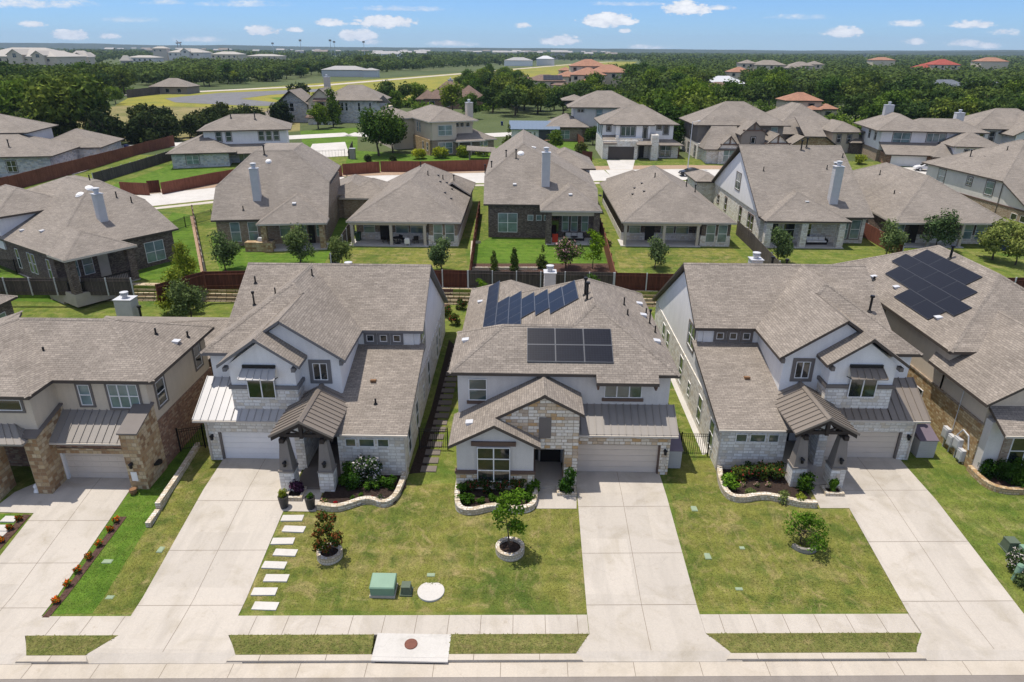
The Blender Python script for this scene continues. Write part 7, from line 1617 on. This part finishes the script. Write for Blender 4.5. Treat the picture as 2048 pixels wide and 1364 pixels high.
# ---- short turf standing on the front lawns: blades nobody could count
def turf(name, polys, mat, dens, label, hgt=.018, base=tz):
    r = np.random.default_rng(21); Vs = []
    for poly in polys:
        P = np.array(poly); ar = abs(np.sum(P[:,0]*np.roll(P[:,1],-1)-P[:,1]*np.roll(P[:,0],-1)))/2
        n = int(ar*dens*2.2); xy = P.min(0)+r.random((n,2))*(P.max(0)-P.min(0)); c = np.zeros(n, bool); m = len(P)
        for i in range(m):
            x1, y1 = P[i]; x2, y2 = P[i-1]
            if abs(y2-y1) < 1e-9: continue
            c ^= ((y1 > xy[:,1]) != (y2 > xy[:,1])) & (xy[:,0] < (x2-x1)*(xy[:,1]-y1)/(y2-y1)+x1)
        xy = xy[c][:int(ar*dens)]; k = len(xy); z = np.array([base(y) for y in xy[:,1]])
        a = r.random(k)*6.28; w = .014+.018*r.random(k); h = hgt*(.5+r.random(k)); ux, uy = np.cos(a)*w, np.sin(a)*w; ln = .05+.04*r.random(k); lx, ly = -np.sin(a)*ln, np.cos(a)*ln
        B = np.stack([xy[:,0],xy[:,1],z+.002],1); U = np.stack([ux,uy,0*ux],1); T = np.stack([lx,ly,h],1)
        Vs.append(np.stack([B-U, B+U, B+U*.35+T, B-U*.35+T], 1).reshape(-1,3))
    o = bpy.data.objects.new(name, mesh_from(np.concatenate(Vs), name, [mat])); C.objects.link(o); tag(o, label, 'grass', None, 'stuff')
turf('grass', [[(-12.95,24.75),(3.33,24.95),(3.45,33.3),(-4.2,33.5),(-8,33.2),(-13.05,31.0)],[(8.6,25.2),(18.6,25.3),(18.8,31.5),(12,33.4),(11.9,36.5),(8.9,36.6)],[(-19.9,24.2),(-18.06,24.2),(-18.5,36.2),(-20.0,36.2)]], M['lawn'], 230, 'short dry mown grass on the front lawns')
turf('grass', [[(24.05,25.5),(40,26.2),(40,34.0),(28,36.5),(24.1,37)]], M['lawn_mid'], 150, 'short mown grass on the lawn at the right edge')
turf('grass', [[(-21.9,24.3),(-19.95,24.3),(-20.3,36.5),(-21.6,36.5),(-22.4,33.3)]], M['lawn_green'], 190, 'bright green watered grass strip at left', .02)
turf('grass', [[(fa,22.36+sy(fa)),(fb,22.36+sy(fb)),(bb,23.38+sy(bb)),(ba,23.38+sy(ba))] for (ba, bb), (fa, fb) in VG[1:5]], M['verge'], 220, 'short grass on the verge strips beside the kerb', .02, lambda y: .03)
# ---- second-row gardens
gs = 'garden trees of the second row'
for px, k, s, lab in (((452,542),'sage0',1.35,'grey green garden tree left of the grill island'),((602,530),'sage1',1.45,'grey green garden tree right of the grill island'),((884,543),'sage2',1.25,'round grey green tree in front of the low house patio'),((685,532),'sage1',1.05,'grey green bush by the tip of the grey side fence'),
                      ((371,552),'yel',.85,'small yellow green tree beside the white edged lawn'),((1310,537),'sage0',1.1,'weeping grey green tree on the dry back lawn'),((1553,527),'sage2',1.35,'grey green tree in front of the white gabled house patio'),((1870,500),'sage1',1.55,'feathery pale tree before the low dark brick house'),((1772,515),'sage0',1.35,'grey green tree behind the roof with black panels'),((1985,520),'sage2',1.6,'leafy tree at the right edge behind the front row'),((2030,530),'sage0',1.4,'rightmost leafy tree behind the front row'),
                      ((1133,536),'crape',1.0,'crape myrtle with pink flowers behind the chimney'),((1185,538),'yng1',1.1,'bright young tree right of the crape myrtle'),((1085,537),'cone1',1.0,'dark narrow shrub left of the crape myrtle')): tree('garden_tree', at(*px), k, s*(.8 if k[:4] == 'sage' else 1), lab, 'tree', gs)
for px, k, s, lab in (((988,541),'cone0',.9,'leftmost dark cone shrub on the back lawn'),((1028,541),'cone0',1.05,'second dark cone shrub on the back lawn')): tree('cone_shrub', at(*px), k, s, lab, 'shrub', gs)
tree('garden_tree', (-32.9,60.6,1.3), 'yel', 1.0, 'yellow green tree behind the left chimney', 'tree', gs); tree('garden_tree', (-30.4,58.3,1.2), 'sage1', 1.05, 'loose green tree in front of the yellow one, left', 'tree', gs)
tree('garden_tree', (-3.9,63.0,1.4), 'yng1', .7, 'thin sapling against the grey fence, left', 'tree', gs); tree('garden_tree', (6.9,63.2,1.4), 'yng0', .8, 'thin sapling against the grey fence, right', 'tree', gs)
shrub(None, 'sage', 1.6, 'low bush under the grey fence, far left', None, (-31,60.5,1.9))
for x, y, lab in ((-7.0,60.5,'plant on the stepped wall nearest the white gable'),(-6.2,58.5,'plant by the paver path end'),(-5.8,62.5,'plant at the top of the stepped wall')): shrub(None, 'rose', 1.0, lab, 'plants by the stepped wall', (x,y,1.2))
for px, k, s, lab in (((868,489),'sage',1.6,'low planting beside the red fence'),((1213,492),'pink',1.6,'flowering clump by the right red fence'),((455,480),'bush',.8,'bush at the corner of the brown brick house')): shrub(px, k, s, lab)
# ---- third row
g3 = 'trees around the third row'
tree('shade_tree', at(758,312), 'bigoak', .92, 'tall dark shade tree left of the tan house', 'tree', g3); tree('shade_tree', at(786,306), 'bigoak', .72, 'smaller shade tree leaning on the tall one', 'tree', g3, 2.0)
for px, k, s, lab in (((658,245),'lime0',1.5,'lime coloured tree by the old style stone house'),((637,258),'mid0',.85,'round lawn tree in front of the stone house'),((667,255),'tallcone',1.0,'tall narrow tree hiding the stone house corner'),
                      ((603,215),'ced0',1.5,'dark tree left of the stone house'),((565,248),'ced1',1.2,'dark shrub behind the grey roof'),((1018,300),'cone1',2.0,'narrow tree left of the black and white house'),((1112,300),'mid1',.55,'small tree right of the black and white house'),((1185,290),'mid2',.6,'small tree beside the white house with the dark garage'),
                      ((790,232),'mid1',1.0,'tree right of the stone house'),((735,325),'bright','x','') if False else ((940,238),'mid0',1.0,'tree behind the cream chimney'),((905,228),'lime1',1.5,'bright lime tree behind the tan house'),((1030,232),'oak0',1.25,'broad oak on the roadside island'),((1075,228),'oak1',1.2,'second oak on the roadside island'),((1125,235),'oak2',1.15,'third oak on the roadside island'),((985,225),'oak3',1.1,'oak left of the roadside island'),
                      ((1345,300),'mid1',.8,'tree between the white and taupe houses'),((178,308),'cone0',1.3,'tiny conifer on the left lawn'),((287,305),'cone1',1.1,'tiny conifer by the left driveway'),((1095,350),'cone0',.9,'tiny dark shrub beside the back street')): tree('garden_tree', at(*px), k, s, lab, 'tree', g3)
for px, k, s, lab in (((840,318),'bushg',1.0,'leafy hedge bush at the left of the tan house fence'),((880,316),'bushg',1.1,'leafy hedge bush second along the tan house fence'),((925,314),'bushg',1.1,'leafy hedge bush third along the tan house fence'),((965,312),'bushg',1.0,'leafy hedge bush at the right of the tan house fence'),((1160,312),'bush',1.3,'dark bush beside the white house drive'),((735,325),'bush',.7,'bush under the shade trees'),((785,325),'bush',.7,'bush right of the shade trees'),((318,285),'bush',1.2,'bush at the end of the red fence'),((1450,318),'bushg',.9,'bush at the taupe house gable'),((1718,328),'bushg',.9,'bush at the white and brick house side')): shrub(px, k, s, lab, 'bushes of the third row')
shrub((1190,300), 'crimson', 3, 'x') if False else None
p = onz(900, 205, 5); shrub(None, 'crimson', 7, 'bright red flowering bush by the large brown roof', None, (p.x+2, p.y-3, 5))
# ---- woods: individual trees where they can be told apart
rng = random.Random(5)
FARH = [(o.location.x, o.location.y) for o in C.objects if o.type == 'EMPTY' and o.get('group') == GD]
def wood(poly, n, keys, smin, smax, label, group, mind=5.5, parts=False, avoid=()):
    """scatter single trees inside a ground polygon (world x,y)"""
    xs = [p[0] for p in poly]; ys_ = [p[1] for p in poly]; out = []; tries = 0
    def inside(x, y):
        c = False; m = len(poly)
        for i in range(m):
            (x1, y1), (x2, y2) = poly[i], poly[i-1]
            if (y1 > y) != (y2 > y) and x < (x2-x1)*(y-y1)/(y2-y1)+x1: c = not c
        return c
    while len(out) < n and tries < 20000:
        tries += 1; x, y = rng.uniform(min(xs), max(xs)), rng.uniform(min(ys_), max(ys_))
        if not inside(x, y): continue
        if any((x-a)**2+(y-b)**2 < mind**2 for a, b in out): continue
        if any((x-a)**2+(y-b)**2 < r*r for a, b, r in avoid): continue
        if any(b-75 < y < b+22 and abs(x-a*y/b) < 14 for a, b in FARH): continue
        out.append((x, y))
    for x, y in out: tree('oak_tree' if 'oak' in label else 'tree', (x, y, tz(y)), rng.choice(keys), rng.uniform(smin, smax)*1.12, label, 'tree', group, None, parts, rng.uniform(.85, 1.15))
OK = ['oak0','oak1','oak2','oak3','oak0','mid0','oak1','mid1','lime0']
W_ = lambda l: [tuple(onz(px, py, 5)[:2]) for px, py in l]
tree('oak_tree', tuple(onz(150, 285, 4.6)), 'oak1', 2.0, 'huge spreading dark oak at the edge of the left wood', 'tree', None, 1.0, True); tree('oak_tree', tuple(onz(70, 262, 5)), 'oak2', 1.8, 'broad oak behind the huge one at left', 'tree', None, 2.0, True)
tree('oak_tree', tuple(onz(232, 208, 5)), 'mid2', .9, 'rounded vine covered tree at the field corner', 'tree', None, 1.0, True)
wood(W_([(-60,285),(70,290),(120,262),(165,228),(190,208),(-60,205)]), 28, OK+['ced0','mid1'], 1.0, 1.5, 'dark oak in the dense wood at the left edge', 'oaks of the left wood', 6.5)
wood(W_([(-70,205),(215,203),(270,182),(-80,165)]), 30, OK+['mid2'], 1.1, 1.6, 'oak deep in the left wood beyond the grey roofs', 'oaks of the deep left wood', 7)
wood([(-84,152),(-92,146),(-118,150),(-128,168),(-100,172)], 9, ['ced0','ced1'], 1.0, 1.4, 'dark juniper behind the far left white house', 'junipers at left', 4.2)
wood(W_([(255,285),(340,282),(360,272),(300,268)]), 8, ['ced0','ced1'], .95, 1.25, 'dark juniper in the clump on the dry field', 'junipers on the dry field', 3.5, True)
wood(W_([(350,278),(430,268),(560,252),(560,246),(400,258)]), 12, ['ced0','ced1'], .75, 1.1, 'dark juniper in the row behind the white house', 'junipers behind the white house', 3.8, True)
wood(W_([(352,180),(520,165),(690,148),(690,142),(500,156),(350,168)]), 30, OK, 1.0, 1.35, 'oak with bare trunk in the row beyond the airstrip', 'oaks along the airstrip', 7.5)
wood(W_([(700,143),(990,124),(1000,121),(700,136)]), 8, OK, 1.3, 1.9, 'distant oak along the far half of the airstrip', 'oaks along the far airstrip', 11)
wood(W_([(770,205),(860,195),(960,160),(1040,160),(1010,225),(960,215),(800,228)]), 22, ['mid0','mid1','mid2','oak0','lime1'], .95, 1.4, 'leafy tree among the far houses, centre left', 'trees among the far houses', 6, False, ((-36,230,15),))
wood(W_([(1000,225),(1200,228),(1230,200),(1150,186),(1020,192)]), 18, OK+['mid0'], .95, 1.3, 'oak in the belt behind the pool house', 'oaks behind the pool house', 6.5)
wood(W_([(1190,205),(1300,212),(1330,175),(1290,160),(1230,165)]), 14, ['mid0','mid1','mid2','oak3'], 1.1, 1.5, 'leafy tree between the terracotta roofs and the road', 'trees by the far road', 7)
wood(W_([(1345,240),(1480,230),(1560,225),(1560,180),(1350,180)]), 34, ['mid0','mid1','mid2','oak0'], 1.1, 1.6, 'tall leafy tree in the belt behind the taupe stone house', 'trees behind the taupe house', 6, False, ((112,238,12),(170,350,14)))
wood(W_([(1600,240),(1720,232),(1900,235),(2070,235),(2070,195),(1700,185),(1660,200)]), 40, ['mid0','mid2','oak1','oak2','oak3'], 1.0, 1.45, 'leafy tree in the wood at the right', 'trees of the right hand wood', 6, False, ((112,235,14),))
wood([(22,166),(34,172),(50,170),(56,186),(48,210),(24,206)], 16, ['mid0','mid1','mid2','oak0'], 1.0, 1.4, 'leafy tree right behind the roof of the dark garage house', 'trees behind the dark garage house', 5)
wood([(72,186),(90,176),(118,172),(150,176),(150,205),(120,215),(78,214)], 26, ['mid0','mid2','oak1','oak2'], 1.0, 1.35, 'leafy tree just beyond the roofs of the white houses at right', 'trees beyond the right hand roofs', 6)
tree('tree', tuple(onz(1885, 225, 5)), 'oak1', 1.3, 'dark oak overhanging the half hidden stone wall, right', 'tree'); 
# ---- far woodland: one mass of crowns running out to the hills
def far_wood():
    r = np.random.default_rng(3); Vs = []
    def keep(px, py):
        return True
    n = 0; pts = []
    while n < 5200:
        d = 330*math.exp(r.random()*math.log(4000/330)); a = r.uniform(-.78, .80); x, y = d*math.tan(a), d
        q = Vector((x, y, 5)); dv = q-O0; t = dv.dot(CAMF); px = 1024+FPX*dv.dot(CAMR)/t
        # keep the airstrip, the roads and the roofs clear
        def seg(ax, ay, bx, by, w):
            vx, vy = bx-ax, by-ay; u = max(0, min(1, ((x-ax)*vx+(y-ay)*vy)/(vx*vx+vy*vy))); return (x-ax-u*vx)**2+(y-ay-u*vy)**2 < w*w
        if px < 1260 and d < 400 and px > 230: continue
        if seg(-150,330,-60,640,48) or seg(-60,640,60,1100,75) or seg(60,1100,150,1500,75) or seg(20,560,170,1500,70): continue
        if d < 620 and 560 < px < 1260: continue
        bad = False
        for cx, cy, rr0 in CLEAR:
            if abs(x-cx*y/cy) < rr0*.85 and -rr0*4.5 < y-cy < rr0*.9: bad = True; break
        if bad: continue
        if d > 1500 and r.random() < .25: continue
        s = (1.0+.5*r.random())*(1 if d < 900 else 1+(d-900)/1700)
        pts.append((x, y, s)); n += 1
    for x, y, s in pts:
        d = math.hypot(x, y); k = 3 if d < 1200 else 2
        nl = int(max(20, min(220, 170*(500/d)))); R = 6.6*s
        bl = [(x+r.normal()*R*.35, y+r.normal()*R*.35, 5+(3.2+1.6*r.random())*min(s, 1.9), R*.62, R*.62, 2.7*min(s,1.9)) for _ in range(k)]
        Vs.append(leaves(r, bl, nl, max(.6, R*.9/math.sqrt(nl)*1.5), .7, .35, .8, .28))
    V = np.concatenate(Vs); o = bpy.data.objects.new('far_woodland', mesh_from(V, 'far_woodland', [M['leaf_far']])); C.objects.link(o)
    tag(o, 'dark green woodland stretching away to the hills', 'woodland', None, 'stuff')
M['leaf_far'] = m_leaf('far_wood_leaves', (.050,.082,.026,1), (.085,.128,.040,1), .2)
CLEAR = [(o.location.x, o.location.y, 20 if o['category'] == 'house' else 60) for o in C.objects if o.type == 'EMPTY' and o.get('group') in (GD, 'large buildings on the left skyline')]
far_wood()
# understorey of the nearer woods: one mass of low bushes between the trunks
def undergrowth(name, polys, n, label, mat, h=(1.2, 3.2)):
    r = np.random.default_rng(9); Vs = []
    for poly in polys:
        xs = [p[0] for p in poly]; ys_ = [p[1] for p in poly]; k = 0; t = 0
        while k < n and t < 40000:
            t += 1; x, y = r.uniform(min(xs), max(xs)), r.uniform(min(ys_), max(ys_)); c = False; m = len(poly)
            for i in range(m):
                (x1, y1), (x2, y2) = poly[i], poly[i-1]
                if (y1 > y) != (y2 > y) and x < (x2-x1)*(y-y1)/(y2-y1)+x1: c = not c
            if not c or any((x-a)**2+(y-b)**2 < q*q for a, b, q in CLEAR2): continue
            R = r.uniform(1.6, 3.4); hh = r.uniform(*h); k += 1
            Vs.append(leaves(r, [(x, y, tz(y)+hh*.45, R, R, hh*.6), (x+r.normal()*1.5, y+r.normal()*1.5, tz(y)+hh*.7, R*.6, R*.6, hh*.5)], 70, .5, .5, .5, .7))
    o = bpy.data.objects.new(name, mesh_from(np.concatenate(Vs), name, [mat])); C.objects.link(o); tag(o, label, 'undergrowth', None, 'stuff')
CLEAR2 = [(o.location.x, o.location.y+6, 13) for o in C.objects if o.type == 'EMPTY' and o.get('category') == 'house' and o.location.y > 150]
undergrowth('undergrowth', [W_([(-60,285),(70,290),(140,270),(225,208),(270,182),(-80,165)]), W_([(770,205),(860,195),(960,165),(1040,162),(1010,222),(800,228)]), W_([(1190,205),(1300,212),(1330,175),(1290,160),(1230,165)]), W_([(1345,240),(1480,230),(1560,225),(1560,175),(1350,175)]), W_([(1560,240),(1720,232),(1900,235),(2090,235),(2090,185),(1560,180)]), [(22,166),(34,172),(50,170),(56,186),(48,215),(24,206)], [(72,186),(90,176),(118,172),(160,176),(160,205),(120,225),(78,224)]], 150, 'dense low bushes and saplings filling the woods between the trees', M['leaf_mid'])
# town roofs in the distance
r_ = random.Random(8)
for i in range(60):
    px = r_.uniform(200, 1250); y = r_.uniform(1700, 4200); x = ony(px, 100, y).x; w = r_.uniform(14, 40)
    o = MB().box(-w/2, w/2, 0, w*.5, 0, 9+r_.uniform(0, 6))
    hpz = 9+r_.uniform(3, 8); o.slab([(-w/2-1,-1,hpz),(w/2+1,-1,hpz),(w/2+1,w*.25,hpz+4),(-w/2-1,w*.25,hpz+4)], (0,0,-.5)).slab([(-w/2-1,w*.5+1,hpz),(w/2+1,w*.5+1,hpz),(w/2+1,w*.25,hpz+4),(-w/2-1,w*.25,hpz+4)], (0,0,-.5))
    o = o.build('distant_building', M['far_white'] if i % 3 else M['stucco_taupe']); o.location = (x, y, 5); tag(o, 'tiny pale building in the far haze', 'building', 'tiny pale buildings in the far haze')
# ================================================================ HILLS, SKY, LIGHT, CAMERA
def hills(name, y, pts, depth, mat, seed):
    """ridge: pts = (px, py) skyline read at distance y, with rounded flanks"""
    rg = np.random.default_rng(seed); mb = MB(); cr = []
    xs = np.linspace(pts[0][0], pts[-1][0], 120)
    for px in xs:
        for (a, za), (b, zb) in zip(pts, pts[1:]):
            if a <= px <= b: py = za+(zb-za)*(px-a)/(b-a); break
        q = ony(px, py+rg.normal()*.22, y); cr.append((q.x, max(q.z, 6)))
    rows = [(-depth, 0), (-depth*.5, .5), (0, 1), (depth, .3), (depth*2, 0)]
    V = []; n = len(cr)
    for dy, f in rows:
        for x, z in cr: V.append((x, y+dy+(0 if f in (0,) else rg.normal()*depth*.06), 4+(z-4)*f*(1 if f == 1 else (.85+.3*rg.random()))))
    F = [[j*n+i, j*n+i+1, (j+1)*n+i+1, (j+1)*n+i] for j in range(len(rows)-1) for i in range(n-1)]
    o = mb.add(V, F).build(name, mat, smooth=True); o['kind'] = 'structure'; return o
M['hill'] = m_grass('wooded_hills', (.022,.036,.016,1), (.035,.052,.024,1), (.07,.08,.045,1), .3, .002)
hills('hills', 6200, [(-700,86),(0,86),(150,86),(230,88),(330,91),(450,90),(600,93),(800,95),(1024,96),(1300,98),(1600,101),(1850,101),(2048,100),(2700,100)], 900, M['hill'], 1)
hills('hills', 4300, [(1200,105.5),(1450,105),(1600,105.5),(1750,106),(1850,104.5),(2000,103.5),(2300,103),(2700,103)], 600, M['hill'], 2)
# haze: one box of thin even air round everything
hz = MB().box(-7600, 7600, -70, 9200, -1.6, 190).build('haze', []); hz['kind'] = 'stuff'; hz['label'] = 'thin blue summer haze over the far plain'; hz['category'] = 'haze'
hm = bpy.data.materials.new('haze_air'); hm.use_nodes = True; t = hm.node_tree; t.nodes.clear()
out = t.nodes.new('ShaderNodeOutputMaterial'); pv = t.nodes.new('ShaderNodeVolumePrincipled'); pv.inputs['Density'].default_value = HAZE; pv.inputs['Color'].default_value = (.60,.78,1,1); pv.inputs['Anisotropy'].default_value = .0
t.links.new(pv.outputs[0], out.inputs['Volume']); hz.data.materials.append(hm)
# sun
SD = Vector((.235, -.12, -1)).normalized()
sun = bpy.data.lights.new('sun', 'SUN'); sun.energy = SUN; sun.angle = math.radians(.5); sun.color = (1, .93, .84)
so = bpy.data.objects.new('sun', sun); C.objects.link(so); so.rotation_euler = SD.to_track_quat('-Z', 'Y').to_euler()
# sky with clouds placed by direction
w = bpy.data.worlds.new('World'); S.world = w; w.use_nodes = True; nt = w.node_tree; nt.nodes.clear()
def nd(t_, **k):
    x = nt.nodes.new(t_)
    for a, b in k.items(): setattr(x, a, b)
    return x
lk = nt.links.new
out = nd('ShaderNodeOutputWorld'); bg = nd('ShaderNodeBackground'); lk(bg.outputs[0], out.inputs[0]); bg.inputs[1].default_value = SKY
sky = nd('ShaderNodeTexSky', sky_type='NISHITA'); sky.sun_disc = False
sky.sun_elevation = math.asin(-SD.z); sky.sun_rotation = math.atan2(-SD.x, -SD.y); sky.air_density = 1.0; sky.dust_density = .1; sky.ozone_density = 1.0; sky.altitude = 200
def mth(op, a, b=0.0, c=0.0):
    x = nd('ShaderNodeMath', operation=op)
    for i, v in enumerate((a, b, c)):
        if isinstance(v, bpy.types.NodeSocket): lk(v, x.inputs[i])
        else: x.inputs[i].default_value = v
    return x.outputs[0]
tc = nd('ShaderNodeTexCoord'); sep = nd('ShaderNodeSeparateXYZ'); lk(tc.outputs['Generated'], sep.inputs[0])
az = mth('DIVIDE', sep.outputs[0], mth('MAXIMUM', sep.outputs[1], .05)); el = mth('DIVIDE', sep.outputs[2], mth('MAXIMUM', sep.outputs[1], .05))
cmb = nd('ShaderNodeCombineXYZ'); lk(mth('MULTIPLY', az, 1.0), cmb.inputs[0]); lk(mth('MULTIPLY', el, 2.2), cmb.inputs[1])
def nz(scale, detail, rough=.6):
    x = nd('ShaderNodeTexNoise'); lk(cmb.outputs[0], x.inputs['Vector']); x.inputs['Scale'].default_value = scale; x.inputs['Detail'].default_value = detail; x.inputs['Roughness'].default_value = rough; return x.outputs['Fac']
n1, n2, n3 = nz(34, 7, .62), nz(85, 5, .6), nz(200, 3)
warp = mth('ADD', mth('ADD', mth('MULTIPLY', mth('SUBTRACT', n1, .5), 3.6), mth('MULTIPLY', mth('SUBTRACT', n2, .5), 2.0)), mth('MULTIPLY', mth('SUBTRACT', n3, .5), .8))
tot = None
clouds = [(1215,43,62,20,1.15),(1370,20,52,20,1.2),(1120,83,44,14,.95),(770,46,78,17,.95),(660,46,34,11,.7),(715,73,40,16,1.0),(1045,52,20,8,.7),(525,62,38,14,.75),(140,72,42,14,.8),(65,50,30,9,.6),(216,74,26,8,.55),(1690,66,48,14,.75),(1945,50,52,11,.75),(1440,16,34,8,.4),(1810,48,44,10,.45),(1830,84,30,9,.6),(1925,88,40,11,.6),(1975,93,36,9,.6),(2010,66,36,10,.5),(745,85,24,8,.5),(905,88,60,8,.4),(800,18,120,8,.25),(60,8,150,14,.35),(480,8,110,10,.25),(330,5,60,8,.25),(1600,35,80,8,.22),(255,40,70,8,.2),(1260,8,90,7,.22),(1250,62,14,7,.7),(590,60,20,7,.5),(1300,95,60,7,.3),(400,80,70,8,.3)]
for px, py, rx, ry, k in clouds:
    d = ray(px, py); a0, e0 = d.x/d.y, d.z/d.y; d1 = ray(px+rx, py); rx_ = abs(d1.x/d1.y-a0); d2 = ray(px, py-ry); ry_ = abs(d2.z/d2.y-e0)
    u = mth('DIVIDE', mth('SUBTRACT', az, a0), rx_); v = mth('DIVIDE', mth('SUBTRACT', el, e0), ry_)
    # flatter below
    v = mth('MULTIPLY', v, mth('ADD', 1.0, mth('MULTIPLY', mth('LESS_THAN', v, 0.0), .5)))
    rr2 = mth('ADD', mth('MULTIPLY', u, u), mth('MULTIPLY', v, v))
    m = mth('MULTIPLY', mth('MAXIMUM', mth('SUBTRACT', mth('ADD', 1.0, mth('MULTIPLY', warp, .85)), rr2), 0.0), k)
    tot = m if tot is None else mth('MAXIMUM', tot, m)
fac = mth('MINIMUM', mth('MULTIPLY', tot, 1.25), .97)
sm = nd('ShaderNodeMapRange', interpolation_type='SMOOTHSTEP'); lk(fac, sm.inputs[0]); sm.inputs[1].default_value = 0; sm.inputs[2].default_value = .62
mix = nd('ShaderNodeMix', data_type='RGBA'); lk(sm.outputs[0], mix.inputs[0])
tint = nd('ShaderNodeMix', data_type='RGBA', blend_type='MULTIPLY'); tint.inputs[0].default_value = 1; lk(sky.outputs[0], tint.inputs[6]); tint.inputs[7].default_value = SKYTINT
lk(tint.outputs[2], mix.inputs[6])
sh = mth('ADD', mth('MULTIPLY', mth('SUBTRACT', n1, .5), 2.2), mth('MULTIPLY', tot, .75))
cc = nd('ShaderNodeMix', data_type='RGBA'); lk(sh, cc.inputs[0]); cc.inputs[6].default_value = CLOUD_LO; cc.inputs[7].default_value = CLOUD_HI
lk(cc.outputs[2], mix.inputs[7])
# broken white cloud added overhead, out of view, to fill the shade
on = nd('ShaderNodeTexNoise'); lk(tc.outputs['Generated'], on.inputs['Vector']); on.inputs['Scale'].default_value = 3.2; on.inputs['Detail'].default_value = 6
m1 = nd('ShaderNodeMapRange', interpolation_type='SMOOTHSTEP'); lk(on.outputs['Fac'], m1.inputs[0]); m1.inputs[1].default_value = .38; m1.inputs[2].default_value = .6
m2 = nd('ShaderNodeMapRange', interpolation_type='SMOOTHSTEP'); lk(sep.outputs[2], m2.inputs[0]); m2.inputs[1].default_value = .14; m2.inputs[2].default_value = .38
ov = nd('ShaderNodeMix', data_type='RGBA'); lk(mth('MULTIPLY', m1.outputs[0], m2.outputs[0]), ov.inputs[0]); lk(mix.outputs[2], ov.inputs[6]); ov.inputs[7].default_value = OVERHEAD_FILL
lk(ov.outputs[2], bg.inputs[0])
# camera
cam = bpy.data.cameras.new('camera'); cam.sensor_width = 36; cam.lens = 36*FPX/2048; cam.clip_end = 30000; cam.clip_start = .5
co = bpy.data.objects.new('camera', cam); C.objects.link(co)
co.matrix_world = Matrix(((CAMR.x, CAMU.x, -CAMF.x, 0), (CAMR.y, CAMU.y, -CAMF.y, 0), (CAMR.z, CAMU.z, -CAMF.z, HC), (0,0,0,1)))
S.camera = co
S.view_settings.view_transform = 'Standard'; S.view_settings.look = 'None'; S.view_settings.gamma = 1; S.view_settings.exposure = EXPO
S.cycles.max_bounces = 6; S.cycles.diffuse_bounces = 3; S.cycles.glossy_bounces = 2; S.cycles.transmission_bounces = 2; S.cycles.volume_bounces = 0; S.cycles.transparent_max_bounces = 4
